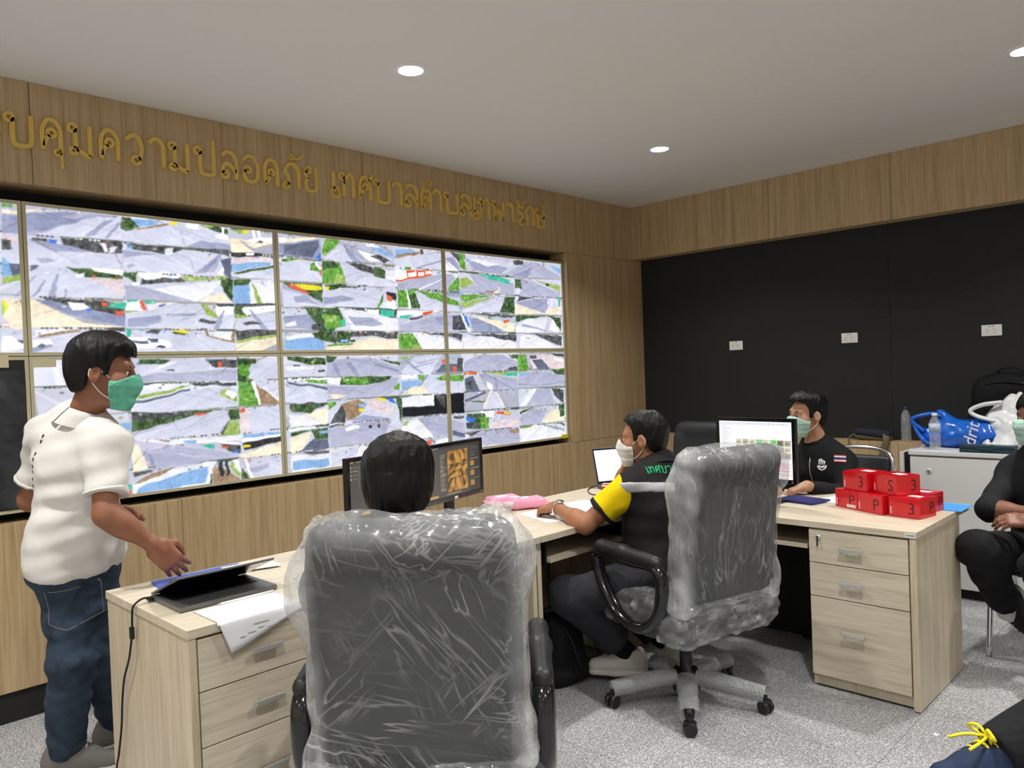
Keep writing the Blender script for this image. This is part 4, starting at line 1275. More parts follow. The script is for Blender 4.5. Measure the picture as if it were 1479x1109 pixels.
# ================================================================== people
def skin_mat(name, col):
    m, nt, b = new_mat(name)
    tc = nt.nodes.new('ShaderNodeTexCoord')
    n = nt.nodes.new('ShaderNodeTexNoise'); n.inputs['Scale'].default_value = 22; n.inputs['Detail'].default_value = 5
    nt.links.new(tc.outputs['Object'], n.inputs['Vector'])
    cr = nt.nodes.new('ShaderNodeValToRGB'); cr.color_ramp.elements[0].position = 0.3; cr.color_ramp.elements[1].position = 0.75
    cr.color_ramp.elements[0].color = tuple(c*f for c, f in zip(col[:3], (0.86, 0.8, 0.78)))+(1,)
    cr.color_ramp.elements[1].color = tuple(min(1, c*1.08) for c in col[:3])+(1,)
    nt.links.new(n.outputs['Fac'], cr.inputs['Fac']); nt.links.new(cr.outputs['Color'], b.inputs['Base Color'])
    b.inputs['Roughness'].default_value = 0.5
    bp = nt.nodes.new('ShaderNodeBump'); bp.inputs['Strength'].default_value = 0.12; bp.inputs['Distance'].default_value = 0.003
    n2 = nt.nodes.new('ShaderNodeTexNoise'); n2.inputs['Scale'].default_value = 260
    nt.links.new(tc.outputs['Object'], n2.inputs['Vector'])
    nt.links.new(n2.outputs['Fac'], bp.inputs['Height']); nt.links.new(bp.outputs['Normal'], b.inputs['Normal'])
    return m
def hair_mat():
    m, nt, b = new_mat('black_hair')
    tc = nt.nodes.new('ShaderNodeTexCoord')
    mp = nt.nodes.new('ShaderNodeMapping'); mp.inputs['Scale'].default_value = (260, 260, 30)
    nt.links.new(tc.outputs['Object'], mp.inputs['Vector'])
    n = nt.nodes.new('ShaderNodeTexNoise'); n.inputs['Scale'].default_value = 1; n.inputs['Detail'].default_value = 4
    nt.links.new(mp.outputs[0], n.inputs['Vector'])
    bp = nt.nodes.new('ShaderNodeBump'); bp.inputs['Strength'].default_value = 0.6; bp.inputs['Distance'].default_value = 0.004
    nt.links.new(n.outputs['Fac'], bp.inputs['Height']); nt.links.new(bp.outputs['Normal'], b.inputs['Normal'])
    b.inputs['Base Color'].default_value = srgb(9, 8, 8); b.inputs['Roughness'].default_value = 0.45; b.inputs['Specular IOR Level'].default_value = 0.3
    return m
def cloth(name, col, rough=0.85, weave=900, bump=0.15, fold=0.0, fscale=9, var=0.05, sheen=0.0):
    m, nt, b = new_mat(name)
    tc = nt.nodes.new('ShaderNodeTexCoord')
    n = nt.nodes.new('ShaderNodeTexNoise'); n.inputs['Scale'].default_value = weave; n.inputs['Detail'].default_value = 2
    f = nt.nodes.new('ShaderNodeTexNoise'); f.inputs['Scale'].default_value = fscale; f.inputs['Detail'].default_value = 3; f.inputs['Distortion'].default_value = 1.2
    nt.links.new(tc.outputs['Object'], n.inputs['Vector']); nt.links.new(tc.outputs['Object'], f.inputs['Vector'])
    b1 = nt.nodes.new('ShaderNodeBump'); b1.inputs['Strength'].default_value = bump; b1.inputs['Distance'].default_value = 0.002
    nt.links.new(n.outputs['Fac'], b1.inputs['Height'])
    b2 = nt.nodes.new('ShaderNodeBump'); b2.inputs['Strength'].default_value = fold; b2.inputs['Distance'].default_value = 0.03
    nt.links.new(f.outputs['Fac'], b2.inputs['Height']); nt.links.new(b1.outputs['Normal'], b2.inputs['Normal'])
    nt.links.new(b2.outputs['Normal'], b.inputs['Normal'])
    cr = nt.nodes.new('ShaderNodeValToRGB'); cr.color_ramp.elements[0].position = 0.35; cr.color_ramp.elements[1].position = 0.65
    cr.color_ramp.elements[0].color = tuple(c*(1-var) for c in col[:3])+(1,); cr.color_ramp.elements[1].color = tuple(min(1, c*(1+var)) for c in col[:3])+(1,)
    nt.links.new(f.outputs['Fac'], cr.inputs['Fac']); nt.links.new(cr.outputs['Color'], b.inputs['Base Color'])
    b.inputs['Roughness'].default_value = rough; b.inputs['Specular IOR Level'].default_value = 0.25
    if sheen: b.inputs['Sheen Weight'].default_value = sheen
    return m
M['hair'] = hair_mat()
M['skin_tan'] = skin_mat('skin_tan', srgb(168, 116, 84))
M['skin_brown'] = skin_mat('skin_brown', srgb(150, 100, 74))
M['skin_light'] = skin_mat('skin_light', srgb(188, 142, 114))
M['skin_dark'] = skin_mat('skin_dark', srgb(128, 86, 62))
M['white_polo'] = cloth('white_polo', srgb(228, 226, 222), 0.9, 700, 0.12, 0.10, 7, 0.02)
M['jeans'] = cloth('jeans', srgb(50, 64, 80), 0.9, 900, 0.3, 0.2, 10, 0.3)
M['yellow_cloth'] = cloth('yellow_cloth', srgb(240, 208, 8), 0.85, 700, 0.15, 0.25, 9, 0.04)
M['vest_black'] = cloth('vest_black', srgb(34, 33, 34), 0.8, 800, 0.15, 0.3, 8, 0.1)
M['reflective'] = plain('reflective', srgb(170, 172, 176), 0.4, metal=0.25, bump=0.1, bscale=400)
M['dark_trouser'] = cloth('dark_trouser', srgb(44, 44, 50), 0.85, 800, 0.15, 0.35, 9, 0.12)
M['black_trouser'] = cloth('black_trouser', srgb(24, 24, 27), 0.85, 800, 0.15, 0.35, 9, 0.12)
M['black_cloth'] = cloth('black_cloth', srgb(24, 25, 27), 0.82, 800, 0.15, 0.3, 9, 0.1)
M['mask_green'] = cloth('mask_green', srgb(110, 196, 170), 0.7, 500, 0.1, 0.0, 9, 0.02)
M['mask_pale'] = cloth('mask_pale', srgb(178, 216, 202), 0.7, 500, 0.1, 0.0, 9, 0.02)
M['mask_white'] = cloth('mask_white', srgb(232, 232, 230), 0.7, 500, 0.1, 0.0, 9, 0.02)
M['elastic'] = plain('elastic', srgb(235, 235, 232), 0.7)
M['eye_white'] = plain('eye_white', srgb(225, 220, 214), 0.2)
M['iris'] = plain('iris', srgb(28, 20, 16), 0.15)
M['shoe_white'] = cloth('shoe_white', srgb(214, 210, 204), 0.6, 300, 0.2, 0.1)
M['shoe_grey'] = cloth('shoe_grey', srgb(118, 116, 112), 0.7, 300, 0.2, 0.1)
M['shoe_black'] = cloth('shoe_black', srgb(34, 33, 32), 0.6, 300, 0.2, 0.1)
M['shoe_navy'] = cloth('shoe_navy', srgb(34, 48, 76), 0.7, 300, 0.3, 0.1)
M['sole_white'] = plain('sole_white', srgb(218, 215, 205), 0.6)
M['sole_yellow'] = plain('sole_yellow', srgb(214, 186, 40), 0.6)
M['sole_dark'] = plain('sole_dark', srgb(48, 42, 36), 0.6)
M['lace_yellow'] = plain('lace_yellow', srgb(238, 222, 30), 0.6)
M['lace_white'] = plain('lace_white', srgb(226, 224, 218), 0.7)
M['sock_black'] = cloth('sock_black', srgb(22, 22, 24))
M['sock_white'] = cloth('sock_white', srgb(225, 225, 222))

def head_prims(c, R, s=1.0):
    def W(p): return np.asarray(c, np.float32)+R@(_v(p)*s)
    pr = [EL(W((0, -.012, .036)), _v((.076, .096, .086))*s, R, .03),
          EL(W((0, .03, -.036)), _v((.060, .066, .078))*s, R, .03),
          RC(W((-.012, .062, -.092)), W((.012, .062, -.092)), .026*s, .026*s, .03),
          RC(W((-.034, .072, .030)), W((.034, .072, .030)), .017*s, .017*s, .02),
          RC(W((0, .090, .012)), W((0, .106, -.024)), .0085*s, .0125*s, .012),
          EL(W((.016, .094, -.03)), _v((.009, .01, .008))*s, R, .008), EL(W((-.016, .094, -.03)), _v((.009, .01, .008))*s, R, .008),
          EL(W((.040, .058, -.022)), _v((.028, .03, .03))*s, R, .02), EL(W((-.040, .058, -.022)), _v((.028, .03, .03))*s, R, .02),
          RC(W((-.018, .086, -.064)), W((.018, .086, -.064)), .009*s, .009*s, .01)]
    for sx in (-1, 1):
        pr.append(SUB(EL(W((sx*.032, .101, .006)), _v((.019, .018, .012))*s, R, .012)))
    for sx in (-1, 1):
        pr.append(EL(W((sx*.0785, -.008, .0)), _v((.010, .021, .033))*s, R, .008))
        pr.append(SUB(EL(W((sx*.090, -.002, .004)), _v((.008, .010, .018))*s, R, .006)))
    return pr, W

def hand_prims(wrist, dirv, dorsal, thumb_side, curl=0.5, spread=0.06, s=1.0, thumb_curl=0.3, curls=None):
    """dirv points to the fingers, dorsal out of the back of the hand, thumb_side +1/-1 along dir x dorsal"""
    f = Vector(dirv).normalized(); d = Vector(dorsal); d = (d-f*d.dot(f)).normalized(); x = f.cross(d)*thumb_side
    w = Vector(wrist)
    R = np.array([[x.x, f.x, d.x], [x.y, f.y, d.y], [x.z, f.z, d.z]], np.float32)
    pt = lambda a, b, c_: w+x*a*s+f*b*s+d*c_*s
    pr = [RB(pt(0, .050, 0), _v((.041, .048, .0135))*s, .013*s, R, .012), RC(pt(0, -.005, 0), pt(0, .03, 0), .025*s, .026*s, .015)]
    base = [(.029, .093), (.010, .098), (-.010, .095), (-.029, .086)]; ln = [.070, .078, .073, .056]
    for i in range(4):
        cu = curl if curls is None else curls[i]
        p = pt(base[i][0], base[i][1]-.008, 0); ang = 0.15*cu; sp = (1.5-i)*spread
        segs = [.46, .30, .24]; r0 = (.0092, .0095, .0092, .0082)[i]*s
        for j in range(3):
            ang += cu*(0.62, 0.75, 0.5)[j]
            v = (f*math.cos(sp)+x*math.sin(sp))*math.cos(ang)-d*math.sin(ang)
            q = p+v*ln[i]*s*segs[j]
            pr.append(RC(p, q, r0*(1-.07*j), r0*(1-.07*(j+1)), .005)); p = q
    a = pt(.028, .022, -.006); b = pt(.054, .052, -.014-.01*thumb_curl); c_ = pt(.060-.012*thumb_curl, .082, -.018-.02*thumb_curl); e = pt(.058-.03*thumb_curl, .104, -.02-.03*thumb_curl)
    pr += [RC(a, b, .0145*s, .012*s, .012), RC(b, c_, .0115*s, .010*s, .004), RC(c_, e, .0100*s, .008*s, .004)]
    return pr

def person(name, label, J, st):
    """J: joints; st: style. The body is one surface; clothes, hair, mask, shoes are children."""
    root = thing(name, label, 'person', st['base'])
    off = np.array(st['base'], np.float32)
    g = {k: _v(v)-off for k, v in J.items()}
    h = st.get('h', 0.006); fat = st.get('fat', 1.0)
    lat = Vector(g['shR'])-Vector(g['shL']); upv = Vector(g['neck'])-Vector(g['pelvis'])
    fwd = upv.cross(lat).normalized()          # lat points to the person's right
    fwd = Vector(upv).cross(lat).normalized()
    if st.get('front') is not None and fwd.dot(Vector(st['front'])) < 0: fwd = -fwd
    RT = frame(upv, fwd)
    lat2 = Vector(g['hipR'])-Vector(g['hipL'])
    pup = Vector(g['chest'])-Vector(g['pelvis'])
    pf = pup.cross(lat2).normalized()
    if pf.dot(fwd) < 0: pf = -pf
    RP = frame(pup, pf)
    mid = g['pelvis']*.5+g['chest']*.5
    F3 = RT[:, 1]
    torso = [EL(g['pelvis'], _v((.158, .112, .125))*_v((fat, fat, 1)), RP, .06),
             EL(mid+F3*.012*fat, _v((.148, .112*fat, .17))*_v((fat, 1, 1)), RT, .06),
             EL(g['chest'], _v((.165, .115, .165))*_v((fat, fat, 1)), RT, .06),
             RC(g['neck'], g['shR'], .058, .056, .05), RC(g['neck'], g['shL'], .058, .056, .05)]
    hd = g['head']; RH = frame(st.get('head_up', (0, 0, 1)), st['face'])
    hs = st.get('head_scale', 1.0)
    hp, W = head_prims(hd, RH, hs)
    neckp = [RC(W((0, -.025, -.06)), g['neck'], .052*hs, .060, .03)]
    arms = []; legs = []
    for s in 'LR':
        arms += [RC(g['sh'+s], g['el'+s], .051, .041, .03), RC(g['el'+s], g['wr'+s], .043, .0265, .02)]
        e = g['el'+s]; w = g['wr'+s]; arms.append(EL(e*.72+w*.28, (.044, .044, .07), frame(w-e, (0.3, 0.2, 1) if abs((w-e)[2]) < .2 else (1, 0, 0)), .03))
    for s in 'LR':
        hp_, kn, an = g['hip'+s], g['kn'+s], g['an'+s]
        legs += [RC(hp_, kn, .088*fat, .058, .05), RC(kn, an, .056, .040, .03)]
        legs.append(RC(kn*.75+an*.25-F3*.012, kn*.55+an*.45-F3*.014, .056, .05, .03))
        tv = Vector(st['toe'+s]).normalized(); t = np.array(tv, np.float32)
        uq = Vector(st.get('shoe_up'+s) or (0, 0, 1)); uq = (uq-tv*uq.dot(tv)).normalized(); ku = np.array(uq, np.float32)
        legs += [RC(an-t*.03+ku*(-.025), an+t*.09+ku*(-.05), .032, .022, .02), RC(an+t*.09+ku*(-.05), an+t*.13+ku*(-.058), .022, .018, .02)]
    hands = []
    for s in 'LR':
        hd_ = st['hand'+s]
        hands += hand_prims(g['wr'+s], hd_['dir'], hd_['dorsal'], hd_['thumb'], hd_.get('curl', .5), hd_.get('spread', .06), hd_.get('s', 1.0), hd_.get('tc', .3), hd_.get('curls'))
    body = torso+arms+legs+neckp+hp+hands
    lo, hi = bounds(body, .03)
    V, Q = polygonize(lambda P: sdf(P, body), lo, hi, h)
    bo = np_mesh('body', V, Q, st['skin'], root)
    # --- eyes and brows
    for sx in (-1, 1):
        e = MB().lathe([(0.0001, -.0122*hs), (.0061*hs, -.0106*hs), (.0106*hs, -.0061*hs), (.0122*hs, 0), (.0106*hs, .0061*hs), (.0061*hs, .0106*hs), (.0001, .0122*hs)], 14)
        ey = e.build('eye', M['eye_white'], root, True); ey.location = Vector(W((sx*.031, .0755, .006)))
        ir = MB().lathe([(0.0001, .0131*hs), (.0036*hs, .0127*hs), (.0058*hs, .0118*hs), (.0058*hs, .009*hs)], 12).build('iris', M['iris'], ey, True)
        ir.matrix_local = Matrix([list(RH[:, 0])+[0], list(RH[:, 1])+[0], list(RH[:, 2])+[0], [0, 0, 0, 1]]).transposed() @ Matrix.Rotation(-math.pi/2, 4, 'X')
        sdf_obj('eyebrow', [RC(W((sx*.016, .0885, .027)), W((sx*.034, .086, .032)), .0042, .0046, .004), RC(W((sx*.034, .086, .032)), W((sx*.050, .074, .027)), .0046, .0028, .004)], .0025, M['hair'], root)
    # --- hair
    skull = [EL(W((0, -.014, .040)), _v((.082, .101, .090))*hs, RH, .02), EL(W((0, -.045, -.01)), _v((.068, .062, .075))*hs, RH, .03)]
    hl = st.get('hairline', [(-.13, -.075), (-.06, -.068), (-.035, -.045), (-.028, .012), (.012, .022), (.018, -.012), (.034, -.012), (.040, .04), (.06, .064), (.1, .072)])
    hy = np.array([a for a, _ in hl]); hz = np.array([b for _, b in hl])
    nz = make_noise(70, 12, 3, (1, 1, .35)); nz2 = make_noise(190, 12, 5, (1, 1, .25)); hth = st.get('hair_thick', .010)
    top = st.get('hair_top', .012)
    def hair_fn(P, d):
        L = ((P-hd)@RH)/hs
        zmin = np.interp(L[:, 1], hy, hz)
        th = hth+top*np.clip((L[:, 2]-.04)/.07, 0, 1)+st.get('quiff', 0)*np.clip((L[:, 1]-.0)/.07, 0, 1)*np.clip((L[:, 2]-.05)/.05, 0, 1)
        wv = nz(P)*.0036+(np.abs(nz2(P))-.5)*.0032
        d1 = d-th+wv
        return np.maximum(d1, (zmin-L[:, 2]+nz(P)*.003+nz2(P)*.003)*.8*hs)
    lo, hi = bounds(skull, .045)
    V, Q = polygonize(lambda P: hair_fn(P, sdf(P, skull)), lo, hi, st.get('hair_h', .0045))
    np_mesh('hair', V, Q, M['hair'], root)
    # --- mask
    if st.get('mask'):
        face = [EL(W((0, .03, -.036)), _v((.062, .070, .078))*hs, RH, .03), RC(W((-.012, .062, -.090)), W((.012, .062, -.090)), .027*hs, .027*hs, .04),
                RC(W((0, .085, .0)), W((0, .098, -.03)), .016*hs, .02*hs, .035), EL(W((.040, .056, -.022)), _v((.029, .031, .031))*hs, RH, .03), EL(W((-.040, .056, -.022)), _v((.029, .031, .031))*hs, RH, .03)]
        def mask_fn(P, d):
            L = ((P-hd)@RH)/hs
            d = d-.0075+.0006*np.sin(L[:, 2]*230)
            sh = np.abs(d)-.0018
            topz = -.004+.014*np.clip((L[:, 1]-.06)/.04, 0, 1)-np.abs(L[:, 0])*.20
            cut = np.maximum(np.maximum(L[:, 2]-topz, -.118-L[:, 2]), .034+.10*np.abs(L[:, 2]+.05)-L[:, 1])
            return np.maximum(sh, cut*.9)
        lo, hi = bounds(face, .03)
        V, Q = polygonize(lambda P: mask_fn(P, sdf(P, face)), lo, hi, .0032)
        mk = np_mesh('face_mask', V, Q, M[st['mask']], root)
        lp = MB()
        for sx in (-1, 1):
            lp.tube(catmull([W((sx*.062, .042, -.016)), W((sx*.074, .016, .006)), W((sx*.083, -.008, .022)), W((sx*.085, -.024, .004)), W((sx*.080, -.014, -.028)), W((sx*.068, .014, -.064)), W((sx*.055, .042, -.082))], 5), .0018, 6)
        lp.build('ear_loop', M['elastic'], mk, True)
    # --- shirt
    sh = st['shirt']; inf = sh.get('inflate', .012)
    def grow(pr, a):
        out = []
        for q in pr:
            if q[0] in ('rc', 'cc'): out.append((q[0], q[1], q[2], q[3]+a, q[4]+a, q[5]))
            else: out.append((q[0], q[1], q[2]+a, q[3], q[4], q[5]))
        return out
    tp = grow(torso, inf)
    if sh.get('untucked'): tp[0] = EL(g['pelvis'], _v((.158*fat+inf+.004, .112*fat+inf+.010, .26)), RP, .06)
    sleeves = []
    sl = sh.get('sleeve', .6)
    for s in 'LR':
        a, e, w = g['sh'+s], g['el'+s], g['wr'+s]
        flare = sh.get('flare', .016)
        if sl <= 1.0:
            sleeves += [RC(a, a*.6+(a+(e-a)*sl)*.4, .060+inf*.5, .058+inf*.5, .03), CC(a, a+(e-a)*sl, .058+inf*.4, .048+flare, .03)]
        else:
            sleeves += [RC(a, e, .058+inf*.5, .050+inf*.4, .03), CC(e, e+(w-e)*(sl-1), .052+inf*.3, .034+flare*.6, .03), RC(e, e+(w-e)*.2, .052, .05, .03)]
    pax = Vector(g['chest'])-Vector(g['pelvis']); pax = np.array(pax.normalized(), np.float32)
    hem = sh.get('hem', -.10)
    n1 = make_noise(16, 9, st.get('seed', 1), (1, 1, .5)); n2 = make_noise(42, 9, st.get('seed', 1)+1, (.8, .8, 1.3))
    wa = sh.get('wrinkle', 1.0)
    prs = tp+([] if sh.get('vest') else sleeves)
    hemfl = sh.get('skirt', 0)
    if hemfl: prs = prs+[CC(g['pelvis']+pax*(hem-.02), g['pelvis']+pax*.12, hemfl, hemfl*.93, .05)]
    def shirt_fn(P, d):
        L = (P-g['pelvis'])@pax
        d = d+wa*(.0055*n1(P)+.0034*n2(P))
        neckc = (P-W((0, -.03, -.08)))
        hole = .066-np.sqrt((neckc*neckc).sum(1))
        return np.maximum(d, np.maximum((hem-L)*.95, hole))
    lo, hi = bounds(prs, .035)
    V, Q = polygonize(lambda P: shirt_fn(P, sdf(P, prs)), lo, hi, sh.get('h', .0075))
    so = np_mesh('shirt' if not sh.get('vest') else 'vest', V, Q, M[sh['mat']], root)
    out = {'root': root, 'W': W, 'g': g, 'RT': RT, 'RH': RH, 'off': off, 'shirt_prims': prs, 'shirt': so, 'pax': pax, 'tp': tp, 'F3': F3, 'fn': (lambda P: shirt_fn(P, sdf(P, prs)))}
    if sh.get('vest'):
        half = len(sleeves)//2
        for part in (sleeves[:half], sleeves[half:]):
            V, Q = polygonize(lambda P: sdf(P, part)+wa*(.004*n1(P)+.0025*n2(P)), *bounds(part, .03), sh.get('h', .0075))
            np_mesh('shirt_sleeve', V, Q, M[sh['vest']], root)
        out['sleeve_fn'] = lambda P: sdf(P, sleeves)+wa*(.004*n1(P)+.0025*n2(P))
    if sh.get('band'):
        for s in 'LR':
            a, e = g['sh'+s], g['el'+s]; u_ = (e-a)/np.linalg.norm(e-a); L_ = np.linalg.norm(e-a)*sl; fl_ = .048+sh.get('flare', .016)+.0015
            bp_ = [CC(a+u_*(L_-.022), a+u_*(L_+.003), fl_+.001, fl_, .01)]
            V, Q = polygonize(lambda P: sdf(P, bp_)+wa*(.004*n1(P)+.0025*n2(P)), *bounds(bp_, .03), .006)
            np_mesh('sleeve_band', V, Q, M[sh['band']], root)
    # --- collar
    if sh.get('collar'):
        nb = g['neck']; ub = Vector(W((0, -.02, -.06)))-Vector(nb); ub = np.array(ub.normalized(), np.float32)
        cmat = M[sh.get('collar_mat', sh['mat'])]
        hc = sh['collar']
        rt = RT[:, 0]; ft = RT[:, 1]
        cen = nb+ub*(.052)
        v = []; f = []
        N = 40
        for j in range(N+1):
            a = -math.pi*.5+2*math.pi*(j/N)*.985+.02
            dr = rt*math.cos(a-0)+ft*math.sin(a)
            dip = (.5+.5*math.sin(a))
            for k, (rr, zz) in enumerate(((.064, -.01), (.066, hc*.6), (.069, hc), (.073, hc*1.0), (.088, hc*.3), (.108, -.030))):
                v.append(cen+_v(dr)*rr*(1.0+.12*dip)+ub*(zz-dip*.045))
        for j in range(N):
            for k in range(5): f.append((j*6+k, (j+1)*6+k, (j+1)*6+k+1, j*6+k+1))
        # the opening is at the front
        v = [tuple(p) for p in v]
        mesh_obj('collar', v, f, cmat, root, True)
    # --- trousers
    tr = st['trousers']; ti = tr.get('inflate', .014)
    tpr = [EL(g['pelvis']-pax*.02, _v((.165, .120, .125))*_v((fat, fat, 1)), RP, .05)]
    for s in 'LR':
        hp_, kn, an = g['hip'+s], g['kn'+s], g['an'+s]
        tpr += [RC(hp_, kn, .092*fat+ti, .064+ti, .05), RC(kn, kn*.6+an*.4, .064+ti, .060+ti, .04)]
        ln = tr.get('len', .9)
        tpr.append(CC(kn, kn+(an-kn)*ln, .062+ti, tr.get('cuff', .052)+ti, .03))
    n3 = make_noise(20, 9, st.get('seed', 1)+7, (.6, .6, 1.6)); n4 = make_noise(55, 9, st.get('seed', 1)+8, (.6, .6, 1.5))
    ta = tr.get('wrinkle', 1.0); topc = tr.get('top', .09)
    def trouser_fn(P, d):
        L = (P-g['pelvis'])@pax
        near = ((P-g['pelvis'])**2).sum(1) < .055
        return np.maximum(d+ta*(.0035*n3(P)+.0026*n4(P)), np.where(near, L-topc, -1))
    V, Q = polygonize(lambda P: trouser_fn(P, sdf(P, tpr)), *bounds(tpr, .035), tr.get('h', .008))
    np_mesh('trousers', V, Q, M[tr['mat']], root)
    out['tfn'] = lambda P: trouser_fn(P, sdf(P, tpr))
    # --- shoes
    for s in 'LR':
        shoe(root, g['an'+s], st['toe'+s], st['shoe'], st.get('shoe_up'+s))
        if st.get('sock'):
            an = g['an'+s]; kn = g['kn'+s]
            sdf_obj('sock', [RC(an-_v((0, 0, .01)), an+(kn-an)*.28, .046, .050, .01)], .006, M[st['sock']], root)
    return out

def shoe(root, ankle, toe, kind, up=None):
    t = Vector(toe).normalized(); u = Vector(up) if up is not None else Vector((0, 0, 1)); u = (u-t*u.dot(t)).normalized()
    x = t.cross(u); an = Vector(ankle)
    P = lambda a, b, c: np.array(an+x*a+t*b+u*c, np.float32)
    upper, sole, lace = kind[:3]
    pr = [RC(P(0, -.045, -.045), P(0, .06, -.05), .042, .044, .03), RC(P(0, .06, -.05), P(0, .155, -.062), .044, .034, .03), RC(P(0, -.03, -.01), P(0, -.04, -.05), .046, .044, .03), RC(P(0, .0, -.005), P(0, .09, -.045), .046, .036, .03)]
    R = np.array([[x.x, t.x, u.x], [x.y, t.y, u.y], [x.z, t.z, u.z]], np.float32)
    c0 = P(0, 0, 0)
    def fn(Q_, d):
        L = (Q_-c0)@R
        mouth = np.sqrt(L[:, 0]**2+(L[:, 1]+.015)**2*.7)-.034
        top = L[:, 2]-(.018-.1*np.clip(L[:, 1], -.05, .05))
        return np.maximum(np.maximum(d, -.082-L[:, 2]), top)
    o = sdf_obj('shoe', pr, .005, M[upper], root, post=fn)
    sp = [RC(P(0, -.045, -.083), P(0, .06, -.083), .044, .047, .03), RC(P(0, .06, -.083), P(0, .155, -.083), .047, .037, .03)]
    def sf(Q_, d):
        L = (Q_-c0)@R
        return np.maximum(d, np.abs(L[:, 2]+.084)-.0125)
    sdf_obj('sole', sp, .005, M[sole], o, post=sf)
    lm = MB()
    for k in range(4):
        b = .030+k*.022; z = .046-.555*b
        lm.tube(catmull([an+x*-.031+t*(b-.008)+u*(z-.020), an+x*-.016+t*(b-.004)+u*(z-.002), an+t*b+u*(z+.002), an+x*.016+t*(b+.004)+u*(z-.002), an+x*.031+t*(b+.008)+u*(z-.020)], 4), .0042, 6)
    if len(kind) > 3:
        for s_ in (-1, 1):
            lm.tube(catmull([an+t*.032+u*.034, an+x*s_*.02+t*.045+u*.055, an+x*s_*.05+t*.05+u*.046, an+x*s_*.035+t*.038+u*.034, an+t*.032+u*.034], 5), .0042, 6)
            lm.tube(catmull([an+t*.032+u*.034, an+x*s_*.03+t*.07+u*.03, an+x*s_*.045+t*.11+u*.018], 5), .004, 6)
    lm.build('shoe_laces', M[lace], o, True)
    if len(kind) > 3:
        tg = MB(); tg.tube([an+t*.018+u*.0, an+t*.024+u*.05], [.022, .018], 10, ry=.006); tg.build('tongue', M[lace], o, True)
    return o

# ================================================================== desks
XB, XF = 1.08, 1.768       # back and front edge of the desk row
def handle(par, c, axis, out, w=0.10):
    """bar handle with two feet; axis 'x' or 'y', out = outward unit vector"""
    mb = MB()
    o = Vector(out); c = Vector(c)
    a = Vector((1, 0, 0)) if axis == 'x' else Vector((0, 1, 0))
    def bx(p, q, t=0.0):
        lo = [min(p[i], q[i]) for i in range(3)]; hi = [max(p[i], q[i]) for i in range(3)]
        mb.box(lo[0], hi[0], lo[1], hi[1], lo[2], hi[2], 0.002)
    z = Vector((0, 0, 1))
    bx(c-a*w/2+o*0.016-z*0.006, c+a*w/2+o*0.026+z*0.010)
    for s in (-1, 1):
        bx(c+a*s*(w/2-0.012)-a*0.005-z*0.004, c+a*s*(w/2-0.012)+a*0.005+o*0.020+z*0.006)
    return mb.build('handle', M['satin_metal'], par)
def pedestal(par, x0, x1, y0, y1, face, zs=(0.715, 0.565, 0.415, 0.06), lock=False):
    """drawer block; face '+x' or '-y' is where the drawers are"""
    t = 0.018
    body = MB()
    if face == '+x':
        body.box(x0, x1-0.02, y0, y1, 0.05, 0.718); body.box(x0, x1-0.022, y0, y1, 0.012, 0.05)
    else:
        body.box(x0, x1, y0+0.02, y1, 0.05, 0.718); body.box(x0, x1, y0+0.022, y1, 0.012, 0.05)
    body.build('pedestal_body', M['desk_wood_z'], par)
    for i in range(3):
        z1, z0 = zs[i]-0.002, zs[i+1]+0.002
        zc = (z0+z1)/2 + (0.035 if i == 2 else 0)
        if face == '+x':
            d = MB().box(x1-0.019, x1, y0+0.003, y1-0.003, z0, z1, 0.0015).build('drawer', M['desk_wood_y'], par)
            handle(d, (x1, (y0+y1)/2, zc), 'y', (1, 0, 0))
        else:
            d = MB().box(x0+0.003, x1-0.003, y0, y0+0.019, z0, z1, 0.0015).build('drawer', M['desk_wood_x'], par)
            handle(d, ((x0+x1)/2-0.02, y0, zc), 'x', (0, -1, 0))
        if i == 0 and lock:
            lc = (x1-0.0+0.001, y0+0.04, z1-0.035) if face == '+x' else (x0+0.045, y0-0.001, z1-0.032)
            rot = Matrix.Rotation(math.pi/2, 4, 'Y') if face == '+x' else Matrix.Rotation(math.pi/2, 4, 'X')
            mb = MB(); mb.lathe([(0.012, -0.001), (0.012, 0.004), (0.009, 0.007), (0.001, 0.007)], 16, M=Matrix.Translation(lc) @ rot)
            lk = mb.build('lock', M['satin_metal'], d)
            k = MB(); k.box(lc[0]-0.003, lc[0]+0.003, lc[1]-0.012, lc[1]-0.008, lc[2]-0.04, lc[2]+0.006, 0.001)
            k.build('key', M['black_plastic'], lk)
def top_slab(par, x0, x1, y0, y1, mat):
    o = MB().box(x0, x1, y0, y1, 0.722, 0.75, 0.002).build('worktop', mat, par)
    return o

# near desk along the aisle: laptop and twin monitors stand on it
Y0, Y1 = -4.165, -2.63
dk = thing('office_desk', 'pale wood drawer desk in the foreground carrying the laptop and twin monitors', 'desk', (0, 0, 0), 0, 'pale wood office desks')
top_slab(dk, XB, XF, Y0, Y1, M['desk_wood_y'])
MB().box(XB+0.004, XF-0.004, Y0+0.004, Y0+0.028, 0.004, 0.722, 0.0015).build('end_panel', M['desk_wood_z'], dk)
MB().box(XB+0.004, XF-0.03, Y1-0.028, Y1-0.004, 0.004, 0.722, 0.0015).build('end_panel', M['desk_wood_z'], dk)
pedestal(dk, XB+0.05, XF-0.006, Y0+0.030, -3.705, '+x', (0.715, 0.555, 0.388, 0.06))
MB().box(XB+0.05, XB+0.07, -3.70, Y1-0.03, 0.22, 0.721).build('modesty_panel', M['desk_wood_y'], dk)

